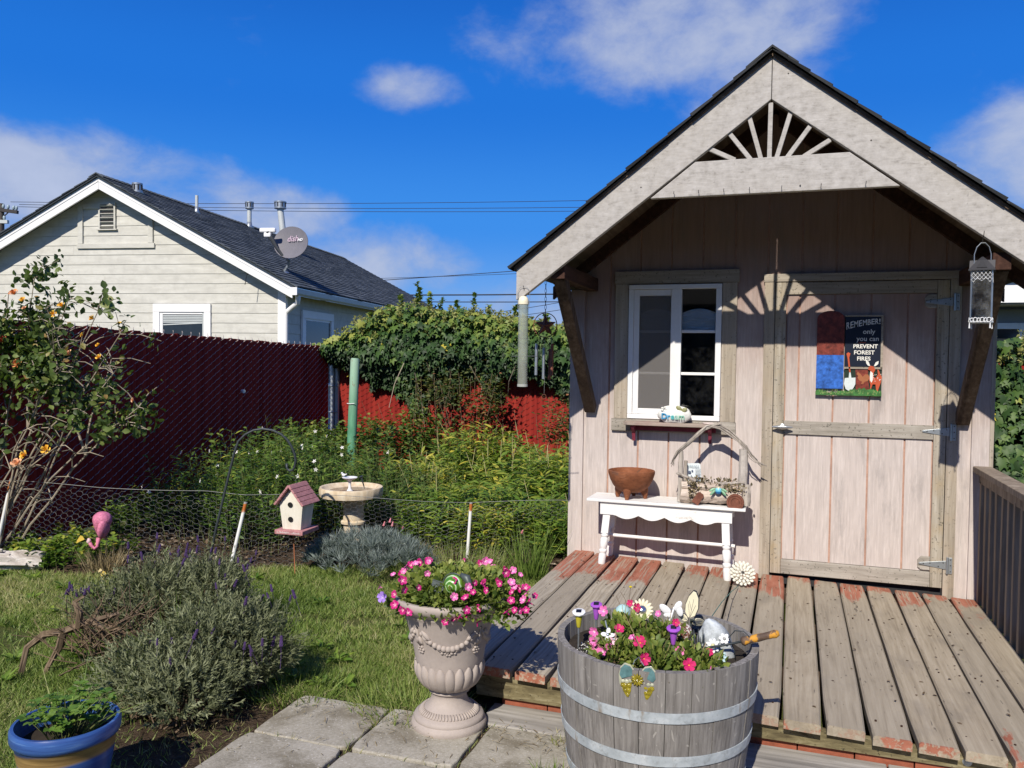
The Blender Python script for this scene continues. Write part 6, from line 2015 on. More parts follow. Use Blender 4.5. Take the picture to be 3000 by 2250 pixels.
# ------------------------------------------------------------------ sign on the door
sg = thing('forest_fire_sign', (.32, 5.37, 1.29), 'painted forest fire warning sign with dark lettered board on the door', 'sign')
SY = WY-.026
def flatp(poly, y0, y1, mat, name, parent=sg, bevel=0.0):
    return G().prism(poly, y0, y1, 'y').build(name, mat, parent, bevel=bevel)
def rect(a, b, c, d):
    return [(a, c), (b, c), (b, d), (a, d)]
M_SIGNK = plain('blue_black_enamel', (.012, .017, .032), .35, var=.1)
M_SRED = plain('barn_brown_paint', (.20, .04, .026), .45, var=.55, scale=34)
M_SBLUE = plain('denim_blue_paint', (.035, .14, .52), .45, var=.55, scale=30)
M_SGRN = plain('grass_green_paint', (.05, .17, .04), .55, var=.5, scale=45)
M_SDG = plain('dark_forest_paint', (.012, .03, .018), .5)
M_SORG = plain('fox_orange_paint', (.50, .09, .035), .5, var=.15)
M_SBRN = plain('squirrel_brown_paint', (.36, .13, .055), .5, var=.15)
flatp(rect(.302, .512, 1.295, 1.776), SY, SY+.006, M_SDG, 'panel')
flatp(rect(.304, .502, 1.466, 1.768), SY-.004, SY-.0005, M_SIGNK, 'letter_board')
for r_ in (rect(.300, .514, 1.768, 1.778), rect(.502, .514, 1.455, 1.7675), rect(.300, .514, 1.452, 1.4645)):
    flatp(r_, SY-.009, SY-.0045, M_TRIMX, 'frame_strip', bevel=.001)
# plain painted side board in place of the picture: rust brown above, blue below
hb2 = [(.142, 1.33), (.298, 1.33), (.298, 1.535), (.142, 1.535)]
flatp(hb2, SY-.005, SY, M_SBLUE, 'blue_side_board')
top_ = [(.142, 1.5355), (.298, 1.5355)]+[(.22+.078*math.cos(PI*i/14), 1.755+.05*math.sin(PI*i/14)) for i in range(15)]
flatp(top_, SY-.005, SY, M_SRED, 'brown_side_board')
ez = Vector((0, 0, 1)); ex_ = Vector((1, 0, 0))
M_LET = plain('cream_letter_paint', (.74, .73, .68), .5, var=.05)
# REMEMBER! climbs to the right
cx = .309
word = 'REMEMBER!'
for i, ch in enumerate(word):
    t_ = i/(len(word)-1)
    size = .060-.014*math.sin(min(1, t_*1.25)*PI/2)
    vs_, fs_ = text_mesh(ch, size, .0008, .0006)
    w_ = text_width(vs_); x0 = min(v[0] for v in vs_)
    ang = R(24*(1-t_)**1.3+3)
    zb = 1.690+.034*math.sin(t_*PI/2)
    ca, sa = math.cos(ang), math.sin(ang)
    wd = .0225*(1 if ch not in 'M!' else (1.22 if ch == 'M' else .5))
    sx_ = min(1.0, wd*.80/w_)
    vv = []
    for v in vs_:
        u_ = (v[0]-x0)*sx_; h_ = v[1]
        vv.append((cx+u_*1.0, SY-.0047-v[2], zb+u_*sa*.9+h_))
    G().add(vv, fs_).build('lettering', M_LET, sg)
    cx += wd*.955
put_text('only', .040, Vector((.436, SY-.0047, 1.665)), ex_, ez, M_LET, 'lettering', sg, .0008, .0005)
put_text('you can', .040, Vector((.428, SY-.0047, 1.622)), ex_, ez, M_LET, 'lettering', sg, .0008, .0005)
put_text('PREVENT', .0335, Vector((.418, SY-.0047, 1.578)), ex_, ez, M_LET, 'lettering', sg, .0008, .0008)
put_text('FOREST', .0335, Vector((.412, SY-.0047, 1.541)), ex_, ez, M_LET, 'lettering', sg, .0008, .0008)
put_text('FIRES', .0335, Vector((.41, SY-.0047, 1.504)), ex_, ez, M_LET, 'lettering', sg, .0008, .0008)
flatp(rect(.379, .418, 1.610, 1.6125), SY-.0052, SY-.0045, M_SORG, 'underline')
# tree stump, squirrel, fawn, shovel and grass strip along the bottom
flatp([(.37, 1.30), (.45, 1.30), (.435, 1.40), (.437, 1.451), (.365, 1.451), (.368, 1.4)], SY-.003, SY-.0002, M_SRED, 'stump')
sq = [(.372, 1.42), (.378, 1.437), (.384, 1.43), (.396, 1.42), (.406, 1.405), (.42, 1.42), (.437, 1.42), (.445, 1.40), (.436, 1.38), (.418, 1.375), (.41, 1.362), (.396, 1.362), (.404, 1.374), (.385, 1.385), (.378, 1.40), (.382, 1.41)]
flatp(sq[::-1], SY-.005, SY-.0032, M_SBRN, 'squirrel')
fawn = [(x_, z_-.014 if z_ > 1.33 else z_) for x_, z_ in [(.445, 1.31), (.452, 1.312), (.456, 1.355), (.462, 1.375), (.478, 1.375), (.482, 1.34), (.484, 1.305), (.492, 1.305), (.494, 1.345), (.508, 1.39), (.512, 1.42), (.503, 1.436), (.494, 1.462), (.486, 1.464), (.49, 1.435), (.477, 1.412), (.467, 1.42), (.466, 1.445), (.475, 1.462), (.466, 1.482), (.448, 1.487), (.437, 1.476), (.434, 1.464), (.448, 1.458), (.445, 1.43), (.442, 1.4), (.45, 1.37)]]
fw = flatp(fawn, SY-.0105, SY-.0065, M_SORG, 'fawn')
for e_ in ([(.446, 1.485), (.436, 1.512), (.42, 1.52), (.424, 1.5), (.434, 1.487)], [(.466, 1.484), (.476, 1.508), (.492, 1.516), (.49, 1.498), (.476, 1.485)], [(.448, 1.455), (.462, 1.442), (.462, 1.40), (.455, 1.385), (.446, 1.40), (.445, 1.43)][::-1]):
    flatp([(x_, z_-.014) for x_, z_ in e_], SY-.0125, SY-.0106, M_LET, 'white_patch', fw)
g = G()
for i in range(12):
    g.lathe([(.0022, 0), (.0022, .001), (0, .0012)], 6).xf(at((.476+random.uniform(-.014, .03), SY-.0106, 1.41+random.uniform(-.03, .012)), ('X', R(90))), len(g.v)-18)
stuff(g.build('spots', M_LET, fw))
shv = flatp([(.33, 1.318), (.352, 1.33), (.366, 1.36), (.366, 1.40), (.343, 1.398), (.338, 1.43), (.330, 1.43), (.328, 1.398), (.306, 1.396), (.302, 1.36), (.312, 1.33)], SY-.009, SY-.0055, plain('pale_shovel_paint', (.60, .66, .66), .5, var=.12), 'shovel')
flatp([(.330, 1.431), (.338, 1.431), (.328, 1.52), (.334, 1.545), (.322, 1.553), (.312, 1.543), (.318, 1.52)], SY-.009, SY-.0055, M_SORG, 'shovel_handle', shv)
gp_ = [(.140, 1.29), (.512, 1.29)]
xx = .512
while xx > .142:
    gp_.append((xx, 1.315+.012*math.sin(xx*19)+random.uniform(0, .014))); xx -= .006
gp_.append((.140, 1.31))
flatp(gp_, SY-.012, SY-.0095, M_SGRN, 'grass_strip')
g = G()
for i in range(70):
    x_ = random.uniform(.15, .505); z_ = random.uniform(1.295, 1.318)
    g.prism([(x_, z_), (x_+.003, z_), (x_+random.uniform(-.004, .008), z_+.014)], SY-.0135, SY-.0125, 'y')
stuff(g.build('grass_flecks', plain('pale_grass_paint', (.34, .46, .16), .6, var=.3), sg))
for x_ in (.22, .44, .508):
    G().box(x_-.004, x_+.004, SY-.004, SY+.02, 1.277, 1.2895).build('mount_tab', M_BLACK, sg)
# ------------------------------------------------------------------ bench
def benchmat():
    t = MT('chipped_white_paint')
    v = t.pos((.25, 1, 1))
    n = t.noise(v, 26, 6, .65); w = t.noise(t.pos((1, 1, 1)), 70, 4, .6)
    f = t.math('ADD', t.math('MULTIPLY', n, .65), t.math('MULTIPLY', w, .35))
    c = t.ramp(f, [(.33, (.52, .49, .43)), (.42, (.74, .735, .72)), (.8, (.80, .80, .80))])
    t.bump(f, .2, .003)
    return t.done(c, .55, 0, .3)
M_BENCH = benchmat()
bn = thing('white_bench', (-.73, 5.22, .17), 'chipped white wooden bench with scalloped apron under the window', 'bench')
G().prism([(-1.222, 5.082), (-.243, 5.076), (-.248, 5.352), (-1.216, 5.352)], .586, .604, 'z').build('seat', M_BENCH, bn, bevel=.004)
def apron(y0, y1):
    lo = []
    x0, x1 = -1.135, -.322
    npt = 40
    for i in range(npt+1):
        t_ = i/npt
        x = x0+(x1-x0)*t_
        e = .105
        if t_ < e or t_ > 1-e:
            z = .507
        else:
            u = (t_-e)/(1-2*e)*4
            z = .512-.026*math.sin((u % 1)*PI)
        lo.append((x, z))
    return G().prism(lo+[(x1, .585), (x0, .585)], y0, y1, 'y')
apron(5.098, 5.114).build('apron', M_BENCH, bn)
apron(5.318, 5.332).build('apron', M_BENCH, bn)
prof = [(.021, 0), (.024, .012), (.0245, .06), (.021, .075), (.026, .085), (.026, .095), (.019, .104), (.023, .115), (.0255, .135), (.0255, .17), (.019, .182), (.025, .192), (.025, .2), (.021, .21)]
for (xb_, yb_, xt_, yt_) in ((-1.122, 5.10, -1.088, 5.135), (-.342, 5.09, -.365, 5.135), (-1.125, 5.345, -1.09, 5.31), (-.34, 5.35, -.365, 5.31)):
    zb = deck_z(xb_)+.001
    H_ = .584-zb
    g = G().lathe([(r_, z_*H_/.42) for r_, z_ in prof], 14)
    s_ = .0225
    g.box(-s_, s_, -s_, s_, .211*H_/.42, H_)
    sh_m = Matrix(((1, 0, (xt_-xb_)/H_, xb_), (0, 1, (yt_-yb_)/H_, yb_), (0, 0, 1, zb), (0, 0, 0, 1)))
    g.xf(sh_m).build('leg', M_BENCH, bn, smooth=True, auto=35)
G().tube([(-1.13, 5.225, .352), (-.31, 5.225, .343)], .0115, 10).build('stretcher', M_BENCH, bn, smooth=True, auto=50)
for x_, zz in ((-1.105, .352), (-.352, .344)):
    G().tube([(x_, 5.10, zz), (x_, 5.345, zz)], .011, 10).build('side_stretcher', M_BENCH, bn, smooth=True, auto=50)

# ------------------------------------------------------------------ terracotta bowl
def terra():
    t = MT('terracotta')
    v = t.pos((1, 1, 1))
    n = t.noise(v, 14, 5, .6); n2 = t.noise(t.pos((1, 1, 3)), 22, 3, .5, 1.5)
    c = t.ramp(n, [(.3, (.17, .058, .026)), (.6, (.26, .095, .043)), (.8, (.33, .14, .075))])
    c = t.mix(t.math('MULTIPLY', t.step(n2, .56, .6), .35), c, (.16, .06, .03))
    c = t.mix(t.math('MULTIPLY', t.step(t.noise(v, 7, 3), .62, .72), .6), c, (.05, .05, .05))
    t.bump(t.step(n2, .5, .6), .5, .004)
    return t.done(c, .8, 0, .25)
M_TERRA = terra()
tb = thing('terracotta_bowl', (-.958, 5.205, .605), 'footed terracotta bowl on the left end of the white bench', 'bowl')
G().lathe([(0, .042), (.06, .04), (.092, .056), (.118, .085), (.138, .125), (.148, .158), (.149, .17), (.147, .178), (.138, .18), (.133, .17), (.11, .1), (.07, .07), (0, .062)], 40).build('basin', M_TERRA, tb, local=True, smooth=True, auto=60)
for w_ in (PI*1.46, PI*.02, PI*.97, PI*.5):
    cx, cy = .082*math.cos(w_), .082*math.sin(w_)
    G().tube([(cx*1.1, cy*1.1, .0), (cx*1.08, cy*1.08, .02), (cx, cy, .05), (cx*.9, cy*.9, .075)], [.011, .016, .028, .03], 10).build('foot', M_TERRA, tb, local=True, smooth=True, auto=60)
G().tube([(-.01, .02, .1), (.03, .03, .16), (.06, .03, .19), (.07, .02, .185)], .0018, 4).build('dry_twig', M_TWIG, tb, local=True)

# ------------------------------------------------------------------ driftwood basket planter
bk = thing('driftwood_planter', (-.45, 5.22, .605), 'rustic driftwood basket planter with arched branch handle on the bench', 'planter')
M_DRIFT = wood('grey_driftwood', (.16, .14, .12), (.36, .32, .28), (.56, .51, .45), 'z', 45, .08, bump=.7)
M_BARK = wood('pale_peeling_bark', (.16, .11, .08), (.52, .43, .36), (.72, .64, .56), 'x', 34, .10, bump=1.0, dist=1.4)
def rough_log(p0, p1, r0, r1, name, mat, parent, n=9, k=10, seed=1, jit=.12):
    rn = random.Random(seed)
    p0, p1 = Vector(p0), Vector(p1)
    g = G()
    pts = [p0.lerp(p1, i/(n-1))+Vector((rn.uniform(-1, 1), rn.uniform(-1, 1), rn.uniform(-1, 1)))*r0*.1*(0 < i < n-1) for i in range(n)]
    g.tube(pts, [r0+(r1-r0)*i/(n-1) for i in range(n)], k)
    c = [Vector(v) for v in g.v]
    for i in range(n):
        for j in range(k):
            idx = i*k+j
            q = c[idx]-pts[i]
            g.v[idx] = tuple(pts[i]+q*(1+rn.uniform(-jit, jit)))
    return g.build(name, mat, parent)
rough_log((-.635, 5.155, .655), (-.265, 5.15, .66), .047, .044, 'front_log', M_BARK, bk, 12, 12, 3, .14)
rough_log((-.63, 5.145, .712), (-.29, 5.14, .722), .026, .02, 'front_slab', M_BARK, bk, 12, 9, 5, .2)
rough_log((-.63, 5.28, .66), (-.27, 5.28, .66), .045, .045, 'back_log', M_DRIFT, bk, 10, 10, 6)
G().box(-.62, -.28, 5.17, 5.27, .606, .69).build('soil', plain('potting_soil', (.035, .025, .018), .95, var=.4), bk)
rough_log((-.645, 5.165, .61), (-.642, 5.175, .925), .017, .014, 'end_post', M_DRIFT, bk, 8, 8, 8, .15)
rough_log((-.622, 5.215, .61), (-.618, 5.22, .86), .014, .012, 'end_post', M_DRIFT, bk, 8, 8, 9, .15)
rough_log((-.275, 5.26, .61), (-.272, 5.26, .945), .029, .026, 'end_post', plain('smooth_driftwood', (.47, .43, .39), .8, var=.2, scale=20), bk, 8, 12, 10, .05)
rough_log((-.245, 5.15, .61), (-.243, 5.17, .74), .026, .024, 'end_post', M_DRIFT, bk, 6, 9, 11, .12)
rough_log((-.665, 5.14, .79), (-.55, 5.16, .745), .009, .012, 'cross_twig', M_DRIFT, bk, 6, 7, 12, .2)
rough_log((-.41, 5.13, .735), (-.255, 5.14, .755), .012, .008, 'cross_twig', M_DRIFT, bk, 6, 7, 13, .2)
H1 = [(-.695, 5.16, .855), (-.665, 5.165, .915), (-.60, 5.18, .975), (-.545, 5.2, 1.03), (-.50, 5.215, 1.072), (-.455, 5.22, 1.088), (-.41, 5.225, 1.082), (-.36, 5.235, 1.05), (-.30, 5.24, 1.0), (-.255, 5.25, .955), (-.225, 5.25, .905), (-.19, 5.25, .872), (-.155, 5.25, .852)]
hd = G()
hd.tube(H1, [.006, .011, .013, .013, .012, .012, .011, .010, .008, .007, .006, .004, .002], 8)
for i, off in enumerate(((.004, -.008, .010), (-.006, -.004, -.011), (.0, .008, .009))):
    hd.tube([tuple(Vector(p)+Vector(off)*(1+.3*math.sin(j*2+i))) for j, p in enumerate(H1[:-1])], [.003, .006, .007, .007, .007, .006, .006, .005, .004, .004, .003, .002], 6)
for (a, b) in (((-.68, 5.16, .89), (-.70, 5.15, .825)), ((-.69, 5.16, .86), (-.685, 5.15, .83)), ((-.455, 5.215, 1.088), (-.40, 5.2, 1.108)), ((-.2, 5.25, .88), (-.165, 5.25, .842)), ((-.19, 5.25, .875), (-.13, 5.25, .848))):
    hd.tube([a, tuple((Vector(a)+Vector(b))/2+Vector((.004, 0, -.003))), b], [.005, .004, .0015], 5)
hd.build('arched_handle', M_DRIFT, bk, smooth=True)
n = 420
x = RNG.uniform(-.60, -.30, n); y = RNG.uniform(5.13, 5.24, n); z = .735+RNG.uniform(-.02, .025, n)
x[:140] = RNG.normal(-.555, .02, 140); y[:140] = RNG.uniform(5.10, 5.13, 140); z[:140] = RNG.uniform(.62, .74, 140)
x[140:230] = RNG.normal(-.34, .05, 90); y[140:230] = RNG.uniform(5.10, 5.125, 90); z[140:230] = RNG.uniform(.69, .74, 90)
D = unit(RNG.normal(0, .6, (n, 3))+np.array([0, -.2, .8]))
leaf_obj('dried_succulents', np.column_stack([x, y, z]), D, unit(RNG.normal(0, 1, (n, 3))), RNG.uniform(.012, .026, n), T_OVAL, leafmat('dried_succulent_leaf', [(0, (.06, .05, .025)), (.5, (.15, .12, .06)), (.8, (.28, .22, .12)), (1, (.42, .34, .24))], .7, .1), bk)
G().prism([(-.022, -.038), (.022, -.038), (.022, .03), (.012, .038), (-.012, .038), (-.022, .03)], -.002, .002, 'y').xf(at((-.525, 5.093, .648), ('Y', R(32)))).build('rusty_tag', M_RUST, bk)
G().lathe([(0, 0), (.024, 0), (.026, .004), (.038, .004), (.041, .008), (.049, .008), (.051, .003), (.052, 0), (.052, -.006), (0, -.006)], 28).xf(at((-.305, 5.093, .637), ('X', R(90)))).build('rusty_disc', M_RUST, bk, smooth=True, auto=30)
po = thing('insect_pot_ornament', (-.405, 5.095, .68), 'small blue banded pot ornament with green wings on the planter', 'ornament')
def potmat():
    t = MT('blue_banded_glaze')
    z = t.sep(t.n('ShaderNodeTexCoord').outputs['Generated'])[2]
    c = t.ramp(z, [(0, (.02, .10, .28)), (.25, (.03, .22, .5)), (.3, (.02, .05, .2)), (.4, (.10, .42, .62)), (.75, (.25, .6, .7)), (.9, (.5, .45, .3))])
    return t.done(c, .3)
G().lathe([(.008, 0), (.017, .008), (.021, .022), (.018, .036), (.012, .042), (.013, .048), (0, .048)], 18).build('body', potmat(), po, local=True, smooth=True)
M_WINGG = plain('pale_green_wing', (.22, .42, .26), .4, var=.2)
for s_ in (-1, 1):
    for k_ in range(2):
        G().ball((0, 0, .018), (.008, .003, .022), 8, 6).xf(at((s_*.02, -.008, .036-.012*k_), ('Y', s_*R(118+18*k_)), ('X', R(12)))).build('wing', M_WINGG, po, local=True, smooth=True)
pq = thing('lettered_plaque', (-.57, 5.262, .70), 'white rounded card plaque tucked into the driftwood planter', 'plaque')
G().prism([(-.036, 0), (.036, 0), (.036, .11), (.03, .117), (-.03, .117), (-.036, .11)], -.002, .002, 'y').xf(at((0, 0, 0), ('Y', R(-5)), ('X', R(-4)))).build('card', plain('pale_card', (.66, .72, .73), .5, var=.05), pq, local=True)
M_GREYINK = plain('grey_blue_ink', (.28, .36, .42), .7)
vs_, fs_ = text_mesh('DREAM', .0155, .0003)
w_ = text_width(vs_)
G().add([(v[0]-w_/2-.006, -.0085-v[2], .098+v[1]) for v in vs_], fs_).build('lettering', M_GREYINK, pq, local=True)
g = G()
for i in range(11):
    z_ = .018+.007*i
    g.box(.005+.001*(i % 3), .03-.003*(i % 2), -.0060+.0-.0002*i, -.0054-.0002*i, z_, z_+.0022)
g.ball((-.02, -.006, .07), (.007, .0008, .008), 8, 5).ball((-.008, -.006, .078), (.004, .0008, .005), 8, 5).box(-.014, -.011, -.0062, -.0055, .038, .056)
stuff(g.build('printed_lines', plain('dark_ink', (.10, .13, .2), .7), pq, local=True))

for _c in pq.children:
    _c.scale = (1.4, 1.0, 1.2)
# ------------------------------------------------------------------ shell flower lying on the deck
sf = thing('white_shell_flower', (-.245, 5.0, .155), 'white layered shell flower ornament leaning by the bench leg', 'ornament')
M_SHELL = plain('ivory_shell', (.70, .68, .58), .5, var=.12, scale=40)
mS = at((-.25, 5.01, .232), ('Z', R(12)), ('X', R(58)), ('Y', R(0)))
for ring, (n_, rr, sz, hh) in enumerate(((18, .062, .017, 0), (14, .048, .016, .007), (10, .032, .015, .013), (6, .016, .011, .018))):
    for k_ in range(n_):
        w_ = 2*PI*k_/n_+ring*.3
        G().ball((0, 0, 0), (sz, sz*.62, sz*.35), 8, 5).xf(mS @ at((rr*math.cos(w_), rr*math.sin(w_), hh), ('Z', w_), ('Y', R(-25)))).build('petal', M_SHELL, sf, smooth=True)
G().ball((0, 0, .012), (.014, .014, .008), 8, 5).xf(mS).build('centre', plain('dark_pip', (.05, .045, .04), .7), sf, smooth=True)
G().tube([(-.27, 4.95, .17), (-.285, 4.6, .23), (-.29, 4.0, .34), (-.288, 3.3, .46), (-.287, 3.08, .47)], .0022, 5).build('green_wire_stem', plain('teal_wire', (.05, .2, .17), .5), sf)

# ------------------------------------------------------------------ stone with lettering on the window shelf
ds = thing('lettered_stone', (-.706, 5.315, 1.088), 'white garden stone with raised blue green lettering on the shelf', 'stone')
M_STONEW = plain('white_glazed_stone', (.74, .74, .71), .5, var=.15, scale=22, bump=.4)
G().ball((0, .006, .052), (.104, .034, .060), 26, 16, .10, 4).build('stone', M_STONEW, ds, local=True, smooth=True)
tx = -.080
for ch, cc in zip('Dream', ((.05, .30, .55), (.06, .36, .62), (.12, .48, .50), (.35, .55, .48), (.25, .50, .40))):
    vs_, fs_ = text_mesh(ch, .056, .004, .0012)
    w_ = text_width(vs_); x0 = min(v[0] for v in vs_)
    G().add([(tx+(v[0]-x0)*.92, -.030-v[2]+.35*(tx+(v[0]-x0))**2*2, .026+v[1]*.92) for v in vs_], fs_).build('lettering', plain('glaze_'+ch, cc, .35, var=.1), ds, local=True)
    tx += w_*.92+.0025
for sx, rz_ in ((.028, 35), (.062, -30)):
    G().ball((0, 0, 0), (.021, .006, .014), 12, 7).xf(at((sx, -.018, .096-.01*(sx > .05)), ('Y', R(rz_)))).build('butterfly_wing', plain('olive_glaze', (.30, .30, .15), .4, var=.2), ds, local=True, smooth=True)
for k_ in range(5):
    w_ = 2*PI*k_/5
    G().ball((-.066+.014*math.cos(w_), -.018, .088+.011*math.sin(w_)), (.0085, .005, .007), 8, 5).build('flower_petal', M_STONEW, ds, local=True, smooth=True)
tag(G().lathe([(0, 0), (.032, .001), (.036, .008), (.033, .008), (.02, .004), (0, .003)], 20, (-.495, 5.315, 1.0885)).build('shell_dish', plain('pinkish_shell', (.66, .55, .52), .4), smooth=True), 'small pinkish shell dish on the right of the shelf', 'dish')

# ------------------------------------------------------------------ urn
M_URN = plain('taupe_resin', (.41, .355, .32), .75, var=.12, scale=6, bump=.15)
UX, UY = -1.275, 3.005
urn = thing('garden_urn', (UX, UY, .016), 'taupe pedestal urn with garland relief on the slabs', 'urn')
PROF = [(.0, .0), (.148, 0), (.152, .012), (.149, .024), (.140, .033), (.142, .04), (.136, .05), (.122, .056), (.112, .064), (.098, .074), (.082, .09), (.073, .108), (.069, .125), (.073, .137), (.083, .142), (.083, .150), (.078, .156), (.09, .165), (.102, .172), (.112, .19), (.126, .225), (.134, .26), (.138, .28), (.141, .30), (.152, .345), (.170, .40), (.182, .432), (.188, .444), (.193, .449), (.192, .455), (.203, .462), (.221, .474), (.230, .488), (.232, .499), (.228, .506), (.217, .507), (.204, .5), (.195, .47), (.185, .45), (0, .445)]
PROF = [(r_, z_ if z_ < .28 else .28+(z_-.28)*1.115) for r_, z_ in PROF]
G().lathe(PROF, 64).build('body', M_URN, urn, local=True, smooth=True, auto=55)
lob = G()
for j in range(9):
    t_ = j/8
    z = .160+t_*.108
    r_ = np.interp(z, [p[1] for p in PROF[17:25]], [p[0] for p in PROF[17:25]])
    hw_ = (.024*math.sin(PI*min(1, t_*.80+.18))**.6)+.001
    bul = .017*math.sin(PI*min(1, t_*.82+.12))**.7
    for k_ in range(7):
        u_ = (k_/6*2-1)
        lob.v.append((r_-.004+bul*math.sqrt(max(0, 1-u_*u_))+.003, u_*hw_, z)); lob.r.append(0)
for j in range(8):
    for k_ in range(6):
        lob.f.append((j*7+k_, j*7+k_+1, (j+1)*7+k_+1, (j+1)*7+k_))
l0 = lob.build('gadroon', M_URN, urn, local=True, smooth=True)
for i in range(22):
    o_ = l0 if i == 0 else copy_of(l0, urn, (0, 0, 0))
    o_.rotation_euler = (0, 0, 2*PI*i/22)
def urn_p(w, z, out=.0):
    r_ = np.interp(z, [p[1] for p in PROF[22:28]], [p[0] for p in PROF[22:28]])+out
    return Vector((r_*math.cos(w), r_*math.sin(w), z))
def relief_flower(g, w, z, s):
    for k_ in range(6):
        a_ = 2*PI*k_/6
        g.ball(urn_p(w+s*.95*math.cos(a_)/.145, z+s*.95*math.sin(a_), .001), (s*.55, s*.55, s*.5), 8, 5)
    g.ball(urn_p(w, z, .003), s*.42, 8, 5)
def relief_leaf(g, w0, z0, w1, z1, s):
    p0, p1 = urn_p(w0, z0, .001), urn_p(w1, z1, .001)
    g.tube([p0, p0.lerp(p1, .35), p0.lerp(p1, .7), p1], [s*.2, s*.75, s*.65, s*.1], 7)
for i in range(4):
    w0 = R(-90-38)+i*PI/2+R(14)
    wc = w0+R(45)
    g = G()
    for k_ in range(15):
        t_ = k_/14
        w = w0+R(90)*t_
        z = .428-.075*math.sin(PI*t_)**.8
        g.ball(urn_p(w, z, .0), (.0075+.006*math.sin(PI*t_),)*3, 7, 5)
    relief_flower(g, wc-.12, .347, .0125); relief_flower(g, wc+.13, .347, .0125); relief_flower(g, wc, .338, .011)
    relief_leaf(g, w0+.14, .42, w0+.36, .382, .014); relief_leaf(g, w0+.12, .405, w0+.30, .365, .012)
    relief_leaf(g, w0+R(90)-.14, .42, w0+R(90)-.36, .382, .014)
    g.build('garland', M_URN, urn, local=True, smooth=True)
    g = G()
    g.tube([urn_p(w0, .43, .002), urn_p(w0, .39, .002), urn_p(w0, .355, .002)], [.006, .005, .005], 6)
    relief_leaf(g, w0, .395, w0-.10, .358, .012); relief_leaf(g, w0, .395, w0+.10, .358, .012)
    relief_flower(g, w0, .338, .0125)
    g.build('pendant', M_URN, urn, local=True, smooth=True)
g = G()
for i in range(56):
    w = 2*PI*i/56
    c_, s_ = math.cos(w), math.sin(w)
    g.tube([(.100*c_, .100*s_, .075), (.112*c_, .112*s_, .066), (.121*c_, .121*s_, .0585)], [.003, .0045, .0045], 5)
stuff(g.build('foot_beading', M_URN, urn, local=True, smooth=True))
G().lathe([(0, .485), (.195, .49), (0, .52)], 24).build('soil', plain('urn_soil', (.04, .03, .02), .95, var=.4), urn, local=True)

# ------------------------------------------------------------------ petunias
def petuniamat(name, edge, stripe, eye):
    t = MT(name)
    a = t.n('ShaderNodeAttribute', attribute_name='rnd')
    c = t.ramp(a.outputs['Fac'], [(0.0, eye), (.12, eye), (.2, stripe), (.33, stripe), (.42, edge), (1, edge)])
    return t.done(c, .55, 0, .25)
M_PETM = petuniamat('magenta_petal', (.48, .014, .17), (.74, .42, .54), (.70, .55, .12))
M_PETP = petuniamat('pink_petal', (.72, .16, .42), (.82, .55, .66), (.6, .3, .1))
M_PETD = petuniamat('deep_pink_petal', (.50, .02, .12), (.50, .02, .10), (.75, .55, .06))
M_PETV = petuniamat('violet_petal', (.33, .20, .60), (.5, .4, .75), (.4, .3, .1))
def petunia(name, mat, r_, parent, star=True):
    g = G()
    rq = random.Random(int(r_*1e5))
    def V(p, a):
        q2 = math.hypot(p[0], p[1])
        g.v.append((p[0]*r_, p[1]*r_, (p[2]+.28*q2*q2-.1+(rq.uniform(-.09, .09) if q2 > .6 else 0))*r_)); g.r.append(a); return len(g.v)-1
    c = V((0, 0, -.25), .02)
    for k_ in range(5):
        w = 2*PI*k_/5
        e = 2*PI/10
        thr = V((.2*math.cos(w), .2*math.sin(w), -.05), .22)
        i0 = V((.22*math.cos(w-e), .22*math.sin(w-e), -.05), .5); i1 = V((.22*math.cos(w+e), .22*math.sin(w+e), -.05), .5)
        m_ = V((.62*math.cos(w), .62*math.sin(w), .05), .40 if star else .8)
        a1 = V((.72*math.cos(w-e*.95), .72*math.sin(w-e*.95), .08), .95); a2 = V((.72*math.cos(w+e*.95), .72*math.sin(w+e*.95), .08), .95)
        l1 = V((.98*math.cos(w-e*.62), .98*math.sin(w-e*.62), .05), 1.0); l2 = V((.98*math.cos(w+e*.62), .98*math.sin(w+e*.62), .05), 1.0)
        tp = V((1.0*math.cos(w), 1.0*math.sin(w), .02), .75 if star else 1)
        g.f += [(c, i0, thr), (c, thr, i1), (thr, i0, a1), (thr, a1, m_), (thr, m_, a2), (thr, a2, i1), (m_, a1, l1), (m_, l1, tp), (m_, tp, l2), (m_, l2, a2)]
    b_ = [V((.2*math.cos(2*PI*k_/6), .2*math.sin(2*PI*k_/6), -.08), .9) for k_ in range(6)]
    q = [V((.07*math.cos(2*PI*k_/6), .07*math.sin(2*PI*k_/6), -.75), .6) for k_ in range(6)]
    for k_ in range(6):
        g.f.append((b_[k_], b_[(k_+1) % 6], q[(k_+1) % 6], q[k_]))
    return g.build(name, mat, parent, local=True)
L_PET = leafmat('petunia_leaf', [(0, (.045, .085, .016)), (.4, (.13, .19, .035)), (.75, (.25, .30, .06)), (1, (.38, .40, .11))], .5, .35)
pt = thing('urn_petunias', (UX, UY, .49), 'magenta and white striped petunias spilling over the urn', 'petunias')
n = 4300
d = rdir(n, -.25); q_ = RNG.uniform(.55, 1.02, n)[:, None]
P = np.array([-1.245, 3.02, .53])+d*np.array([.285, .235, .105])*q_
P[:, 2] -= .045*np.clip((np.hypot(P[:, 0]+1.25, P[:, 1]-3.02)-.22)/.08, 0, 1)
D = unit(d*.7+RNG.normal(0, .5, (n, 3))+np.array([0, 0, .35]))
leaf_obj('foliage', P, D, unit(RNG.normal(0, .6, (n, 3))+np.array([0, -.2, 1])), RNG.uniform(.018, .036, n), T_OVAL, L_PET, pt, np.clip(.35+.45*(P[:, 2]-.48)/.2+RNG.normal(0, .2, n), 0, 1))
ns = 150
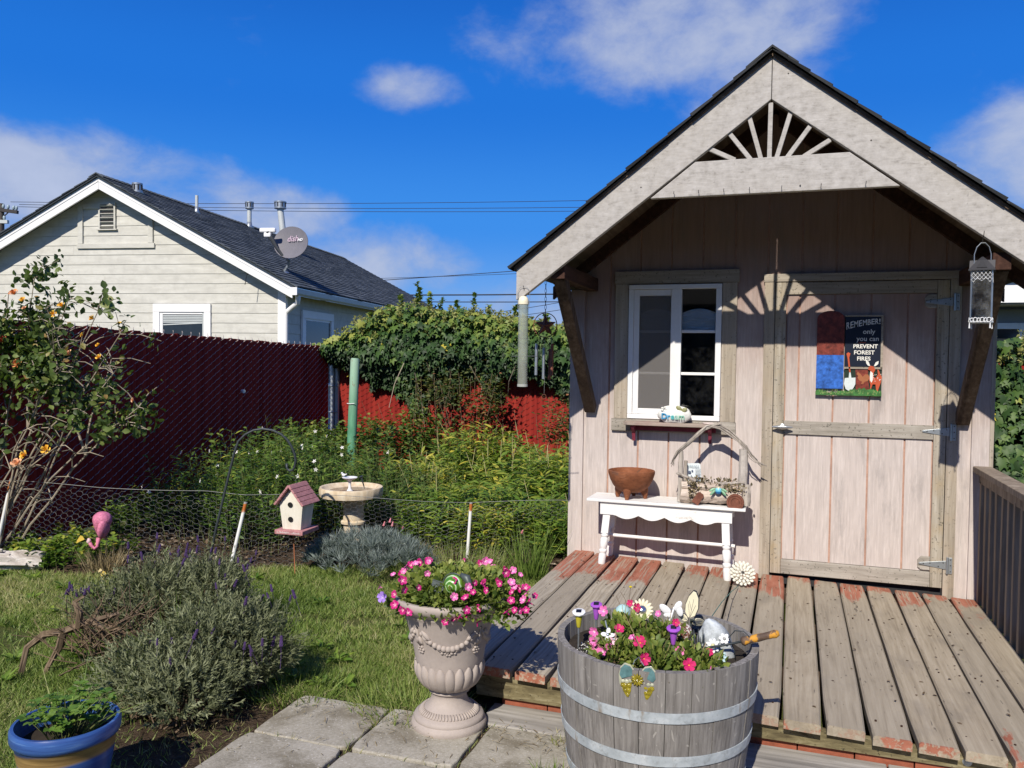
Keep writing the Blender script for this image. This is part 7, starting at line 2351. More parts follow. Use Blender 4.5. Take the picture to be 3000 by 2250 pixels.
A = np.repeat(np.array([[-1.275, 3.005, .51]]), ns, 0)+RNG.normal(0, .08, (ns, 3))*np.array([1, 1, .1]); d = rdir(ns, -.1)
stems_obj('stems', A, np.array([-1.245, 3.02, .53])+d*np.array([.29, .24, .12]), .0022, .0012, M_STEM, pt)
UF = [(-1.481,2.797,.601),(-1.511,2.998,.592),(-1.397,3.036,.597),(-1.416,3.031,.625),(-1.465,3.014,.62),(-1.383,3.044,.654),(-1.376,2.833,.589),(-1.427,2.815,.573),(-1.308,2.856,.593),(-1.272,2.866,.524),(-1.221,2.883,.509),(-1.201,2.89,.517),(-1.173,2.9,.53),(-1.15,2.907,.51),(-1.148,2.909,.541),(-1.178,2.899,.566),(-1.161,2.905,.579),(-1.121,2.92,.613),(-1.15,2.91,.608),(-1.127,2.917,.585),(-1.19,3.108,.625),(-1.167,3.116,.633),(-1.062,2.94,.614),(-1.04,2.947,.584),(-1.085,2.93,.534),(-1.066,2.937,.56),(-1.061,2.938,.537),(-1.039,2.946,.532),(-.992,2.961,.528),(-.949,2.977,.549),(-.947,2.979,.585),(-.95,2.978,.605),(-1.032,3.161,.602),(-1.002,2.961,.625),(-.999,2.962,.605),(-.972,2.971,.602),(-.996,2.961,.561),(-1.397,2.824,.537),(-1.34,2.843,.528),(-1.314,2.852,.526),(-1.376,3.044,.608),(-1.353,3.052,.614)]
fA = petunia('petunia_flower', M_PETM, .0185, pt); fB = petunia('petunia_flower', M_PETP, .017, pt)
fV = petunia('petunia_flower', M_PETV, .022, pt, False)
inv = origin_of(pt).inverted()
fA.location = inv @ Vector(UF[9]); fA.rotation_euler = (R(62), 0, R(-12)); fB.location = inv @ Vector((-1.2, 3.2, .62)); fB.rotation_euler = (R(30), 0, 0)
fV.location = inv @ Vector((-1.492, 2.84, .548)); fV.rotation_euler = (R(75), R(-25), 0)
for _ in range(24):
    _w = random.uniform(0, 2*PI); _e = random.uniform(.0, 1.0)
    UF.append((-1.245+.285*math.cos(_w)*math.cos(_e), 3.02+.235*math.sin(_w)*math.cos(_e), .53+.125*math.sin(_e)))
for i, p in enumerate(UF):
    if i == 9:
        continue
    p = Vector(p)
    c_ = Vector((-1.245, 3.02, .53)); dd = p-c_
    k_ = max(1.0, 1.12/max(.3, math.sqrt((dd.x/.285)**2+(dd.y/.235)**2+(dd.z/.125)**2)))
    p = c_+dd*min(k_, 1.6)
    o_ = copy_of(fB if (i in (1, 4, 5, 3, 20, 21, 32, 36, 33, 30) or random.random() < .15) else fA, pt, inv @ p, (R(random.uniform(25, 105)), R(random.uniform(-35, 35)), R(random.uniform(-75, 75))))
    s_ = random.uniform(.65, 1.08); o_.scale = (s_, s_, s_)

hm_ = thing('glass_hummingbird', (-1.21, 2.9, .56), 'green swirled glass ball bird ornament set among the urn petunias', 'ornament')
def swirl():
    t = MT('green_swirl_glass')
    wv = t.n('ShaderNodeTexWave', wave_type='RINGS', rings_direction='Y')
    t.t.links.new(t.pos((1, 1, 1), rnd=False, obj=True), wv.inputs['Vector'])
    t.set(wv, 'Scale', 22.0); t.set(wv, 'Distortion', 3.5); t.set(wv, 'Detail', 2.0)
    c = t.ramp(wv.outputs['Fac'], [(.2, (.06, .17, .02)), (.7, (.16, .32, .04)), (.90, (.26, .42, .10)), (.97, (.6, .72, .55))])
    return t.done(c, .12, 0, .6)
hc = Vector((-1.208, 2.885, .615))
b_ = G().ball((0, 0, 0), .040, 24, 16).build('glass_body', swirl(), hm_, local=True, smooth=True)
b_.location = inv @ hc-inv @ Vector((-1.21, 2.9, .56)) if False else hc-Vector((-1.21, 2.9, .56))
M_VERD = plain('dark_verdigris', (.10, .12, .115), .5, .4, var=.25, scale=40)
G().tube([hc+Vector((.0445*math.cos(2*PI*i/28), -.004, .0445*math.sin(2*PI*i/28))) for i in range(29)], .0025, 6, caps=False).build('ring', M_VERD, hm_, smooth=True)
g = G()
tail = [hc+Vector((-.042, -.004, .005)), hc+Vector((-.085, -.01, .014)), hc+Vector((-.088, -.015, -.004)), hc+Vector((-.082, -.02, -.02)), hc+Vector((-.07, -.02, -.034)), hc+Vector((-.056, -.015, -.042)), hc+Vector((-.036, -.006, -.018))]
n_ = len(tail)
g.add([tuple(p) for p in tail]+[tuple(p+Vector((.0, .004, .0))) for p in tail], [tuple(range(n_)), tuple(range(2*n_-1, n_-1, -1))]+[(i, (i+1) % n_, (i+1) % n_+n_, i+n_) for i in range(n_)])
for i in range(1, 6):
    g.tube([tail[0].lerp(tail[6], i/6), tail[i]+Vector((0, -.002, 0))], .0014, 4)
g.build('tail_fan', M_VERD, hm_)
g = G()
g.tube([hc+Vector((.028, -.002, .042)), hc+Vector((.055, -.008, .032)), hc+Vector((.068, -.012, .008)), hc+Vector((.08, -.016, -.02)), hc+Vector((.09, -.02, -.05))], [.007, .016, .012, .005, .0012], 10)
g.build('head_and_beak', M_VERD, hm_, smooth=True)
G().tube([hc+Vector((0, 0, -.04)), hc+Vector((0, .01, -.16))], .0022, 5).build('stake', M_VERD, hm_)

# ------------------------------------------------------------------ half barrel
BX, BY = -.435, 2.895
barrel = thing('half_barrel_planter', (BX, BY, .016), 'weathered grey half barrel planter with steel hoops, front right', 'barrel')
def stavemat():
    t = MT('grey_barrel_stave')
    v = t.pos((1, 1, .035))
    g1 = t.noise(v, 85, 7, .66, .4); w = t.noise(t.pos((1, 1, .5)), 9, 5, .6)
    f = t.math('ADD', t.math('MULTIPLY', g1, .7), t.math('MULTIPLY', w, .3))
    c = t.ramp(f, [(.32, (.075, .068, .062)), (.46, (.18, .168, .156)), (.58, (.27, .255, .238)), (.74, (.40, .38, .355))])
    oi = t.n('ShaderNodeObjectInfo')
    c = t.mix(t.math('MULTIPLY', oi.outputs['Random'], .4), c, (.16, .15, .14))
    sc_ = t.noise(t.pos((1, 1, .6)), 19, 3, .5, 3.0)
    c = t.mix(t.math('MULTIPLY', t.step(sc_, .66, .69), .5), c, (.44, .42, .38))
    t.bump(f, .6, .004)
    return t.done(c, .82, 0, .25)
M_STAVE = stavemat()
BH = .492
def brad(z):
    return .350-.052*((BH-z)/BH)**1.6
NST = 26
def stave(notch=False):
    g = G()
    nz, na = 10, 5
    ha = PI/NST-.0035
    for side_ in (0, 1):
        for j in range(nz+1):
            z = BH*j/nz
            r_ = brad(z)-(.024 if side_ else 0)
            for k_ in range(na+1):
                w = -ha+2*ha*k_/na
                zz = z-(.022*math.sin(PI*k_/na) if (notch and j == nz) else 0)
                g.v.append((r_*math.cos(w), r_*math.sin(w), zz)); g.r.append(0)
    def I(s_, j, k_):
        return s_*(nz+1)*(na+1)+j*(na+1)+k_
    for j in range(nz):
        for k_ in range(na):
            g.f.append((I(0, j, k_), I(0, j, k_+1), I(0, j+1, k_+1), I(0, j+1, k_)))
            g.f.append((I(1, j, k_), I(1, j+1, k_), I(1, j+1, k_+1), I(1, j, k_+1)))
        g.f.append((I(0, j, 0), I(0, j+1, 0), I(1, j+1, 0), I(1, j, 0)))
        g.f.append((I(0, j, na), I(1, j, na), I(1, j+1, na), I(0, j+1, na)))
    for k_ in range(na):
        g.f.append((I(0, nz, k_), I(0, nz, k_+1), I(1, nz, k_+1), I(1, nz, k_)))
    return g
s0 = stave().build('stave', M_STAVE, barrel, local=True, smooth=True, auto=40)
for i in range(NST):
    w = 2*PI*i/NST
    if abs((math.degrees(w)-97+180) % 360-180) < 6.5:
        o_ = stave(True).build('stave', M_STAVE, barrel, local=True, smooth=True, auto=40)
    else:
        o_ = s0 if i == 0 else copy_of(s0, barrel)
    o_.rotation_euler = (0, 0, w)
    o_.scale = (random.uniform(.996, 1.003),)*2+(1+random.uniform(-.006, .004),)
def hoopmat():
    t = MT('zinc_hoop')
    v = t.pos((1, 1, 1)); n = t.noise(v, 16, 6, .65); n2 = t.noise(t.pos((1, 1, .25)), 26, 4)
    c = t.ramp(n, [(.3, (.33, .375, .40)), (.55, (.48, .53, .56)), (.75, (.66, .70, .72))])
    c = t.mix(t.math('MULTIPLY', t.step(n2, .57, .70), .75), c, (.25, .18, .11))
    c = t.mix(t.math('MULTIPLY', t.step(t.noise(v, 60, 4), .5, .75), .5), c, (.22, .23, .23))
    return t.done(c, .55, .25, .4)
M_HOOP = hoopmat()
for zc in (.345, .20, .062):
    h = .017
    g = G().lathe([(brad(zc-h)+.001, zc-h), (brad(zc-h)+.0045, zc-h), (brad(zc+h)+.0045, zc+h), (brad(zc+h)+.001, zc+h)], 72)
    g.f = g.f[:-2]
    g.build('hoop', M_HOOP, barrel, local=True, smooth=True, auto=40)
G().lathe([(0, .41), (.18, .425), (.318, .43), (.318, .435), (.18, .445), (0, .448)], 30, wob=lambda r_, z, w: r_*(1+.01*math.sin(7*w))).build('soil', plain('barrel_soil', (.035, .027, .02), .95, var=.5, scale=40, bump=.6), barrel, local=True)

bp = thing('barrel_petunias', (BX, BY, .45), 'pink petunia plant growing in the half barrel', 'petunias')
n = 2600
d = rdir(n, -.1)
cs = np.array([(-.44, 2.76, .47), (-.55, 2.72, .47), (-.30, 2.72, .47), (-.47, 2.9, .485), (-.40, 2.68, .47), (-.25, 2.70, .465), (-.56, 2.93, .485), (-.39, 2.90, .49)])
wh = RNG.choice(8, n)
P = cs[wh]+d*np.array([.085, .08, .065])*RNG.uniform(.4, 1.05, n)[:, None]
rr = np.hypot(P[:, 0]-BX, P[:, 1]-BY)
kp = (rr < .325) | (P[:, 2] > .515)
P, d = P[kp], d[kp]
leaf_obj('foliage', P, unit(d*.8+RNG.normal(0, .45, P.shape)+np.array([0, 0, .4])), unit(RNG.normal(0, .6, P.shape)+np.array([0, -.2, 1])), RNG.uniform(.016, .034, len(P)), T_OVAL, L_PET, bp, np.clip(RNG.normal(.55, .22, len(P)), 0, 1))
ns = 120
A = cs[RNG.choice(8, ns)]-np.array([0, 0, .04]); B = A+RNG.normal(0, .05, (ns, 3))+np.array([0, 0, .07])
stems_obj('dry_stems', A, B, .0018, .0012, plain('straw_stem', (.26, .2, .1), .8), bp)
inv = origin_of(bp).inverted()
fD = petunia('petunia_flower', M_PETD, .0225, bp, False); fP = petunia('petunia_flower', M_PETP, .018, bp, False)
BF = [((-.459, 2.70, .545), 0, 1.05, 50), ((-.426, 2.60, .528), 0, .9, 75), ((-.288, 2.625, .518), 0, .95, 60), ((-.539, 2.75, .565), 0, .8, 40), ((-.616, 2.70, .53), 1, 1., 85), ((-.620, 2.72, .555), 1, 1., 95), ((-.61, 2.705, .505), 1, 1., 90), ((-.58, 2.68, .505), 1, .9, 80), ((-.626, 2.897, .575), 1, 1.1, 70), ((-.442, 2.986, .56), 1, .7, 60), ((-.35, 2.765, .605), 0, .6, 70), ((-.33, 2.72, .525), 1, .9, 60), ((-.34, 2.70, .515), 1, .8, 50), ((-.235, 2.73, .53), 0, .6, 60), ((-.53, 3.03, .56), 0, .8, 70), ((-.56, 3.06, .565), 0, .6, 70), ((-.50, 2.78, .53), 1, .7, 40), ((-.38, 2.86, .55), 0, .6, 50), ((-.565, 2.70, .515), 1, .8, 70), ((-.22, 2.655, .505), 1, .55, 70)]
fD.location = inv @ Vector(BF[0][0]); fD.rotation_euler = (R(50), 0, R(-5))
first = True
for i, (p, kd, s_, tl_) in enumerate(BF):
    if i == 0:
        continue
    if kd == 1 and first:
        o_ = fP; first = False
    else:
        o_ = copy_of(fP if kd else fD, bp)
    o_.location = inv @ Vector(p); o_.rotation_euler = (R(tl_), R(random.uniform(-30, 30)), R(random.uniform(-40, 40))); o_.scale = (s_, s_, s_)

# ------------------------------------------------------------------ ornaments standing in the barrel
M_PURP = plain('purple_plastic', (.34, .09, .50), .4, var=.1)
M_SOLAR = plain('solar_cell', (.012, .013, .02), .15, spec=.6)
def solar(loc, zb, label, cup, rim, rimw=.022):
    t = thing('solar_garden_light', (loc[0], loc[1], zb), label, 'solar light', 'solar lights in the barrel')
    h = loc[2]-zb
    c_ = G().lathe([(.006, h-.055), (.008, h-.05), (.0105, h-.03), (.014, h-.012), (.016, h-.004), (0, h-.004)], 18).build('cup', cup, t, local=True, smooth=True, auto=45)
    m = at((0, 0, h-.002), ('X', R(16)))
    G().lathe([(.012, -.004), (rimw, -.001), (rimw*1.02, .003), (rimw*.8, .0055), (0, .006)], 10, m=m).build('rim', rim, t, local=True, smooth=True, auto=40)
    G().box(-.0095, .0095, -.0095, .0095, .0062, .0074, m @ rotm('Z', R(8))).build('solar_cell', M_SOLAR, t, local=True)
    G().tube([(0, 0, -.06), (0, 0, h-.05)], .003, 6).build('stake', M_GALV, t, local=True)
solar((-.699, 2.82, .585), .45, 'white topped solar light with yellow cup at the left barrel rim', plain('yellow_plastic', (.50, .44, .04), .4), M_PORC, .0235)
solar((-.663, 2.94, .582), .45, 'purple solar light at the back left of the barrel', M_PURP, M_PURP, .0215)
solar((-.357, 2.762, .585), .46, 'purple solar light in the middle of the barrel petunias', M_PURP, M_PURP, .0235)
for p, r_, sd, lab in (((-.652, 2.915, .462), (.033, .028, .022), 2, 'smooth brown stone at the left inside the barrel'), ((-.606, 2.945, .468), (.032, .026, .024), 5, 'smooth grey stone beside the brown stone in the barrel'), ((-.31, 2.84, .462), (.03, .026, .016), 7, 'dark flat stone under the hand fork tines')):
    tag(G().ball(p, r_, 16, 10, .06, sd).build('pebble', plain('pebble_%d' % sd, (.23, .19, .13) if sd == 2 else ((.2, .19, .17) if sd == 5 else (.10, .10, .105)), .6, var=.15), smooth=True), lab, 'stone', 'stones in the barrel')
n = 260
x = RNG.normal(-.67, .025, n); y = RNG.normal(2.80, .03, n)
kp = np.hypot(x-BX, y-BY) < .315
x, y = x[kp], y[kp]
o = leaf_obj('white_gravel', np.column_stack([x, y, np.full(len(x), .45)+RNG.uniform(0, .012, len(x))]), rdir(len(x), 0), rdir(len(x), .3), RNG.uniform(.004, .008, len(x)), T_OVAL, leafmat('gravel_bit', [(0, (.03, .03, .03)), (.55, (.05, .05, .05)), (.6, (.6, .6, .58)), (1, (.75, .75, .72))], .7, .0))
o['label'] = 'scattered white perlite grains on the barrel soil'
dy = thing('cream_daisy_ornament', (-.512, 3.055, .44), 'cream daisy shaped ornament at the back of the barrel', 'ornament')
mD = at((-.512, 3.05, .548), ('X', R(52)), ('Y', R(12)))
M_CRM = plain('cream_glaze', (.72, .67, .48), .4, var=.08)
for k_ in range(16):
    w = 2*PI*k_/16
    G().ball((0, 0, 0), (.018, .007, .004), 8, 5).xf(mD @ at((.027*math.cos(w), .027*math.sin(w), 0), ('Z', w), ('Y', R(-18)))).build('petal', M_CRM, dy, smooth=True)
G().ball((0, 0, .004), (.016, .016, .007), 14, 8).xf(mD).build('mirror_centre', plain('silver_mirror', (.6, .6, .6), .15, .9), dy, smooth=True)
G().tube([(-.512, 3.055, .54), (-.512, 3.06, .43)], .004, 6).build('stem', M_STEM, dy)
ms = thing('aqua_mushroom_ornament', (-.58, 3.02, .45), 'white and aqua mushroom ornament left of the cream daisy', 'ornament')
G().lathe([(.028, .085), (.03, .09), (.024, .106), (.012, .116), (0, .119)], 18).build('cap', plain('aqua_glaze', (.40, .60, .60), .35, var=.15), ms, local=True, smooth=True, auto=50)
G().lathe([(.012, -.02), (.009, .05), (.011, .086)], 12).build('stalk', M_PORC, ms, local=True, smooth=True)
def petal_flower(t, m, n_, rad, pr, mat, cmat, name='petal'):
    for k_ in range(n_):
        w = 2*PI*k_/n_
        G().ball((0, 0, 0), pr, 10, 6).xf(m @ at((rad*math.cos(w), rad*math.sin(w), 0), ('Z', w), ('Y', R(-12)))).build(name, mat, t, smooth=True)
    G().ball((0, 0, .003), (rad*.42, rad*.42, rad*.25), 10, 6).xf(m).build('centre', cmat, t, smooth=True)
wf = thing('white_butterfly_stake', (-.40, 3.02, .45), 'white porcelain butterfly on a stake at the back of the barrel', 'ornament')
for (ox, oz, rz_, sx) in ((-.022, .118, 35, .026), (-.012, .098, -10, .017), (.024, .135, 120, .022), (.03, .118, 75, .022)):
    G().ball((0, 0, 0), (sx, .003, sx*.55), 12, 7).xf(at((ox, 0, oz), ('Y', R(rz_)))).build('wing', M_PORC, wf, local=True, smooth=True)
G().tube([(-.03, -.02, .03), (0, 0, .09), (.01, .002, .13)], [.003, .0035, .003], 6).build('body', M_PORC, wf, local=True, smooth=True)
bf = thing('cream_butterfly_ornament', (-.335, 3.04, .44), 'large cream butterfly with black edged wings in the barrel', 'ornament')
def wing(outline, off, name, rot, scale=1.0):
    g = G().prism([(x*scale*1.1, z*scale*1.06) for x, z in outline], .0022, .005, 'y')
    m = at(off, *rot)
    b_ = g.xf(m).build(name+'_edge', plain('black_wing_edge', (.03, .032, .036), .5), bf, local=True, bevel=.001)
    G().prism([(x*scale, z*scale) for x, z in outline], -.001, .0021, 'y').xf(m).build(name, M_CRM, b_, local=True, bevel=.001)
    g = G()
    for (a, b) in (((.0, .0), (.006, .07)), ((.0, .0), (-.012, .05)), ((.0, .0), (.016, .05)), ((.002, .03), (-.01, .06))):
        g.tube([(a[0]*scale, -.0014, a[1]*scale), (b[0]*scale, -.0014, b[1]*scale)], .0007, 4)
    stuff(g.xf(m).build('wing_veins', plain('grey_vein', (.2, .2, .2), .6), b_, local=True))
W_UP = [(0, 0), (.018, .012), (.026, .04), (.022, .075), (.010, .096), (.0, .098), (-.014, .076), (-.022, .045), (-.02, .018), (-.008, .002)]
wing(W_UP, (.0, .0, .10), 'upper_wing', (('Y', R(6)), ('X', R(-8)), ('Z', R(-12))), 1.0)
wing(W_UP, (.012, -.02, .095), 'lower_wing', (('Y', R(112)), ('X', R(-50)), ('Z', R(10))), .72)
wing(W_UP, (-.006, -.012, .095), 'left_wing', (('Y', R(-75)), ('X', R(-30))), .5)
G().tube([(.006, -.012, .09), (.012, -.022, .10), (.02, -.034, .108)], [.003, .005, .0035], 8).build('body', M_VERD, bf, local=True, smooth=True)
G().tube([(.006, 0, -.03), (.004, -.005, .098)], .0035, 6).build('support', M_VERD, bf, local=True)
mb = thing('mosaic_ball', (-.344, 2.905, .5), 'speckled brown and white glass ball in the barrel', 'ball')
def mosaic():
    t = MT('speckled_glass')
    vo = t.n('ShaderNodeTexVoronoi'); t.t.links.new(t.pos((1, 1, 1)), vo.inputs['Vector']); t.set(vo, 'Scale', 120.0)
    n = t.noise(t.pos((1, 1, 1)), 30, 3)
    c = t.ramp(t.math('ADD', t.math('MULTIPLY', n, .6), t.math('MULTIPLY', vo.outputs['Distance'], .5)), [(.42, (.12, .035, .03)), (.56, (.32, .20, .16)), (.66, (.68, .62, .58))])
    return t.done(c, .12, 0, .6)
G().ball((0, 0, .028), .034, 24, 16).build('glass', mosaic(), mb, local=True, smooth=True)
G().lathe([(.02, -.06), (.016, -.01), (.02, .0)], 12).build('collar', M_BLACK, mb, local=True)
rk = thing('flowered_white_rock', (-.225, 2.94, .45), 'white painted rock with daisies at the right of the barrel', 'ornament')
M_ROCK = plain('white_painted_rock', (.50, .54, .56), .6, var=.45, scale=20, bump=.5)
G().ball((0, 0, .03), (.062, .05, .095), 20, 14, .10, 8).xf(rotm('Y', R(-14))).build('rock', M_ROCK, rk, local=True, smooth=True)
petal_flower(rk, at((-.237, 2.885, .50), ('X', R(62)), ('Y', R(-8))), 9, .016, (.0105, .006, .003), M_PORC, plain('pale_yellow_eye', (.6, .58, .3), .5))
petal_flower(rk, at((-.200, 2.898, .525), ('X', R(58)), ('Y', R(10))), 6, .012, (.0085, .007, .003), M_PORC, plain('grey_eye', (.4, .4, .38), .5))
petal_flower(rk, at((-.205, 2.872, .468), ('X', R(66))), 6, .012, (.009, .006, .003), plain('pale_blue_petal', (.42, .58, .64), .5), M_PORC)
sk = thing('small_flower_stake', (-.567, 2.745, .45), 'small white and pink flower stake at the front left of the barrel', 'ornament')
petal_flower(sk, at((-.575, 2.735, .545), ('X', R(50))), 4, .013, (.012, .008, .003), M_PORC, M_GALV)
petal_flower(sk, at((-.553, 2.735, .532), ('X', R(60)), ('Y', R(20))), 4, .011, (.01, .007, .003), plain('pale_pink_petal', (.72, .45, .55), .5), M_GALV)
G().tube([(-.57, 2.745, .54), (-.585, 2.755, .57), (-.59, 2.76, .585)], .0025, 6).tube([(-.567, 2.745, .43), (-.568, 2.742, .54)], .0025, 6).build('stem', M_GALV, sk)
hf = thing('hand_fork', (-.2, 2.87, .5), 'hand fork with worn orange brown grip resting on the barrel rim', 'hand tool')
def gripmat():
    t = MT('worn_orange_grip')
    n = t.noise(t.pos((1, 1, 1)), 24, 4, .6)
    c = t.ramp(n, [(.42, (.085, .055, .04)), (.52, (.16, .10, .06)), (.56, (.55, .26, .03)), (.8, (.62, .33, .05))])
    return t.done(c, .7)
h0, h1 = Vector((-.136, 2.872, .533)), Vector((-.022, 2.9, .566))
ax = (h1-h0)
G().tube([h0-ax*.06, h0, h0+ax*.15, h0+ax*.4, h0+ax*.62, h0+ax*.8, h0+ax*.9, h1], [.010, .0165, .012, .0135, .012, .0125, .0145, .0085], 12).build('grip', gripmat(), hf, smooth=True)
neck = Vector((-.265, 2.858, .497))
G().tube([h0, h0.lerp(neck, .5)+Vector((0, 0, -.002)), neck], [.0042, .004, .0045], 8).build('shank', M_BLACK, hf, smooth=True)
for dx_ in (-.012, 0, .012):
    G().tube([neck, neck+Vector((-.012, dx_*.6, .006)), neck+Vector((-.018+dx_*1.1, dx_, .02)), neck+Vector((-.020+dx_*1.2, dx_, .065))], [.003, .0035, .0035, .0012], 6).build('tine', M_BLACK, hf, smooth=True)
tag(G().tube([(-.16, 2.90, .44), (-.165, 2.89, .49), (-.185, 2.885, .535), (-.165, 2.88, .563), (-.135, 2.875, .566), (-.118, 2.872, .552), (-.115, 2.872, .535)], .002, 6).build('black_wire_loop', M_BLACK, smooth=True), 'thin black wire loop beside the hand fork grip', 'wire')
# butterfly plaque on the barrel front
mg = thing('glass_butterfly_plaque', (-.44, 2.56, .41), 'teal and amber glass butterfly plaque hung on the barrel front', 'ornament')
M_TEAL = plain('teal_glass', (.10, .20, .21), .12, var=.3, scale=35, spec=.6)
M_AMB = plain('amber_glass', (.27, .22, .015), .15, var=.45, scale=60, spec=.6, bump=.5)
M_EDGE = plain('clear_bevel_edge', (.44, .45, .33), .2, spec=.6)
YB = 2.548
for s_ in (-1, 1):
    cx_, cz_ = -.439, .475
    out = [(.012, .032), (.022, .045), (.042, .05), (.056, .035), (.061, .01), (.058, -.018), (.046, -.04), (.034, -.058), (.027, -.06), (.021, -.045), (.014, -.02), (.012, -.002)]
    def P_(pts, k=1.0):
        mx = sum(p[0] for p in pts)/len(pts); mz = sum(p[1] for p in pts)/len(pts)
        r_ = [(cx_+s_*(mx+(x-mx)*k), cz_+mz+(z-mz)*k) for x, z in pts]
        return r_ if s_ > 0 else r_[::-1]
    w_ = G().prism(P_(out), YB+.003, YB+.008, 'y').xf(Matrix.Identity(4)).build('wing', M_EDGE, mg, bevel=.002)
    G().prism(P_(out[:5]+[(.052, -.004), (.03, .004), (.014, .01)], .86), YB-.002, YB+.0025, 'y').build('teal_pane', M_TEAL, w_, bevel=.002)
    G().prism(P_([(.014, -.006), (.056, -.012), (.046, -.04), (.034, -.058), (.027, -.06), (.021, -.045)][::-1], .9), YB-.0005, YB+.0025, 'y').build('amber_pane', M_AMB, w_, bevel=.001)
    for (ax_, az_, rr_) in ((.022, -.004, .008), (.034, -.008, .0085), (.046, -.008, .007), (.025, -.02, .0085), (.038, -.022, .0085), (.048, -.022, .006), (.027, -.036, .008), (.038, -.037, .007), (.03, -.05, .006)):
        G().ball((cx_+s_*ax_, YB+.001, cz_+az_), (rr_, .0035, rr_*.85), 8, 6).build('amber_scale', M_AMB if az_ < -.012 else M_EDGE, w_, smooth=True)
for k_ in range(12):
    w = 2*PI*k_/12
    G().ball((0, 0, 0), (.0095, .003, .0035), 8, 5).xf(at((-.439+.012*math.cos(w), YB-.005, .478+.012*math.sin(w)), ('Y', -w))).build('petal', M_AMB, mg, smooth=True)
G().ball((-.439, YB-.008, .478), (.005, .003, .005), 8, 6).build('flower_centre', M_AMB, mg, smooth=True)
G().tube([(-.455, YB+.006, .52), (-.45, 2.555, .535), (-.44, 2.575, .54), (-.43, 2.555, .535), (-.42, YB+.006, .522)], .0012, 4).build('hanging_wire', M_GALV, mg)
# yellow weed standing behind the barrel
yw = thing('yellow_wildflower', (-.60, 3.17, .43), 'thin wiry weed with one yellow flower behind the barrel', 'wildflower')
g = G()
for (a, b) in (((-.60, 3.17, .43), (-.585, 3.2, .585)), ((-.592, 3.185, .5), (-.625, 3.2, .565)), ((-.59, 3.185, .52), (-.56, 3.2, .58)), ((-.60, 3.17, .45), (-.64, 3.19, .55))):
    g.tube([a, tuple((Vector(a)+Vector(b))/2+Vector((.004, 0, .006))), b], [.0012, .001, .0008], 4)
g.build('stems', M_TWIG, yw)
G().ball((-.585, 3.2, .588), (.007, .007, .004), 8, 5).build('flower', plain('yellow_petal', (.72, .55, .02), .6), yw)

# ------------------------------------------------------------------ blue pot
pb = thing('blue_glazed_pot', (-2.217, 2.035, .0), 'blue glazed pot with amber band, bottom left corner', 'pot')
def bluepot():
    t = MT('blue_glaze_amber_band')
    p_ = t.sep(t.n('ShaderNodeNewGeometry').outputs['Position'])
    n = t.noise(t.pos((.4, .4, 6)), 16, 4, .6); n2 = t.noise(t.pos((1, 1, 1)), 9, 4)
    c = t.ramp(n, [(.3, (.025, .06, .22)), (.6, (.045, .115, .34)), (.8, (.14, .25, .46))])
    zz = t.math('ADD', p_[2], t.math('ADD', t.math('MULTIPLY', p_[0], -.10), t.math('MULTIPLY', n2, .012)))
    band = t.math('MULTIPLY', t.step(zz, .405, .418), t.math('SUBTRACT', 1, t.step(zz, .447, .46)))
    am = t.ramp(n, [(.3, (.22, .13, .03)), (.7, (.46, .29, .08))])
    c = t.mix(t.math('MULTIPLY', band, .9), c, am)
    return t.done(c, .3, 0, .45)
G().lathe([(0, 0), (.10, 0), (.108, .01), (.128, .1), (.144, .19), (.15, .235), (.158, .24), (.163, .252), (.163, .278), (.158, .287), (.149, .287), (.146, .275), (.142, .24), (.13, .22), (0, .215)], 48).build('pot', bluepot(), pb, local=True, smooth=True, auto=55)
G().lathe([(0, .22), (.138, .225), (.138, .23), (0, .238)], 24).build('soil', plain('pot_soil', (.035, .025, .017), .95, var=.4), pb, local=True)
cr = thing('cranesbill_plant', (-2.217, 2.035, .23), 'bright green lobed leaf plant growing in the blue pot', 'plant')
ns = 85
a = RNG.uniform(0, 2*PI, ns); q = np.sqrt(RNG.random(ns))
B = np.column_stack([-2.217+.135*q*np.cos(a), 2.035+.135*q*np.sin(a), .295+RNG.uniform(0, .065, ns)])
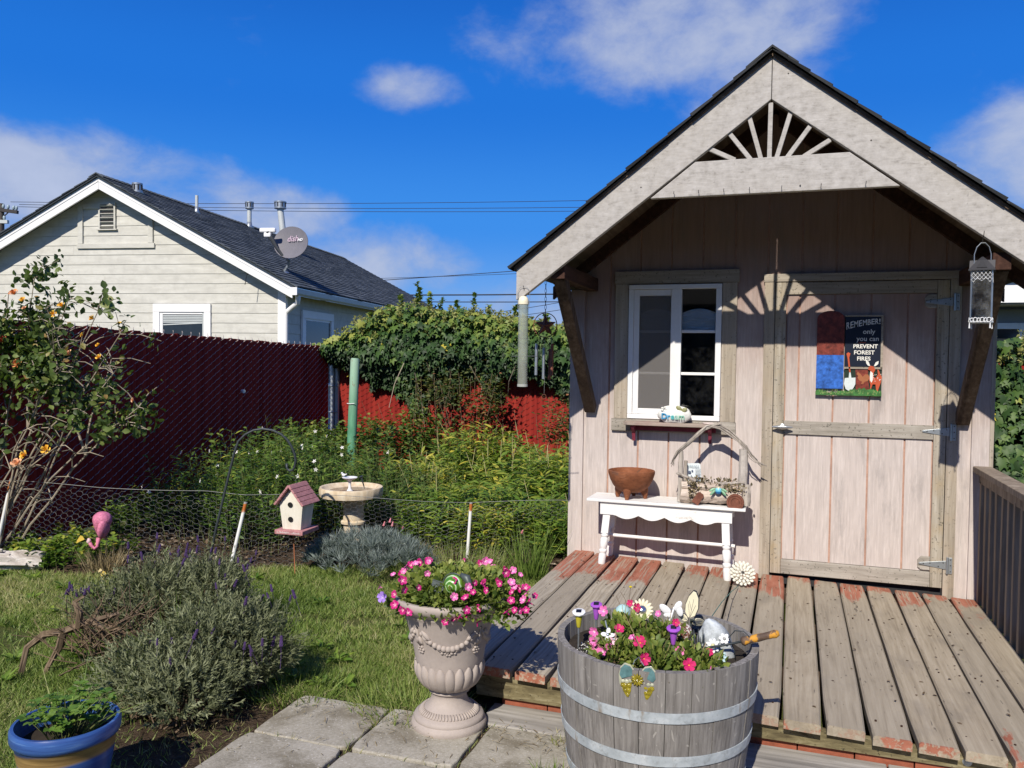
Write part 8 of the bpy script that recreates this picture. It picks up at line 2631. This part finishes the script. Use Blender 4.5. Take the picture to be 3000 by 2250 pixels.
A = np.column_stack([-2.217+.06*q*np.cos(a), 2.035+.06*q*np.sin(a), np.full(ns, .23)])
stems_obj('leaf_stalks', A, B, .0016, .0012, M_STEM, cr)
L_CR = leafmat('cranesbill_leaf', [(0, (.06, .13, .02)), (.5, (.14, .26, .04)), (1, (.27, .38, .08))], .5, .4)
P = np.repeat(B, 5, 0); fan = np.tile(np.array([-1.25, -.62, 0, .62, 1.25]), ns)+np.repeat(RNG.uniform(0, 6.28, ns), 5)
D = np.column_stack([np.cos(fan), np.sin(fan), RNG.uniform(-.1, .25, len(P))])
leaf_obj('leaves', P, D, np.tile(np.array([0, 0, 1.0]), (len(P), 1))+RNG.normal(0, .2, P.shape), RNG.uniform(.022, .034, len(P)), T_OVAL, L_CR, cr, np.clip(np.repeat(RNG.normal(.5, .2, ns), 5)+RNG.normal(0, .06, len(P)), 0, 1), W=RNG.uniform(.026, .036, len(P)))
n = 22
a = RNG.uniform(0, 2*PI, n)
leaf_obj('grass_blades', np.column_stack([-2.217+.05*np.cos(a), 2.06+.05*np.sin(a), np.full(n, .23)]), unit(np.column_stack([np.cos(a)*.9+.3, np.sin(a)*.6+.3, np.ones(n)])), rdir(n), RNG.uniform(.12, .3, n), T_BLADE, L_GRASS, cr, RNG.uniform(.3, .7, n), np.full(n, .005))
# fallen leaves on the grass near the log
L_FALL = leafmat('fallen_leaf', [(0, (.45, .22, .06)), (.5, (.62, .45, .08)), (1, (.66, .55, .3))], .6, .2)
for i, (p, s_, lab) in enumerate((((-4.28, 4.2, .03), .07, 'yellow fallen leaf on the grass below the dry tuft'), ((-4.32, 4.22, .045), .05, 'curled peach fallen leaf beside the yellow one'), ((-4.62, 4.33, .20), .10, 'large yellow green leaf caught in the chicken wire near the flamingo'))):
    o = leaf_obj('fallen_leaf', np.array([p]), np.array([[.8, -.3, .25]]), np.array([[.0, -.8, .6]]), np.array([s_]), T_OVAL, L_FALL, None, np.array([.55, .95, .5][i:i+1]), kind=None)
    tag(o, lab, 'leaf')
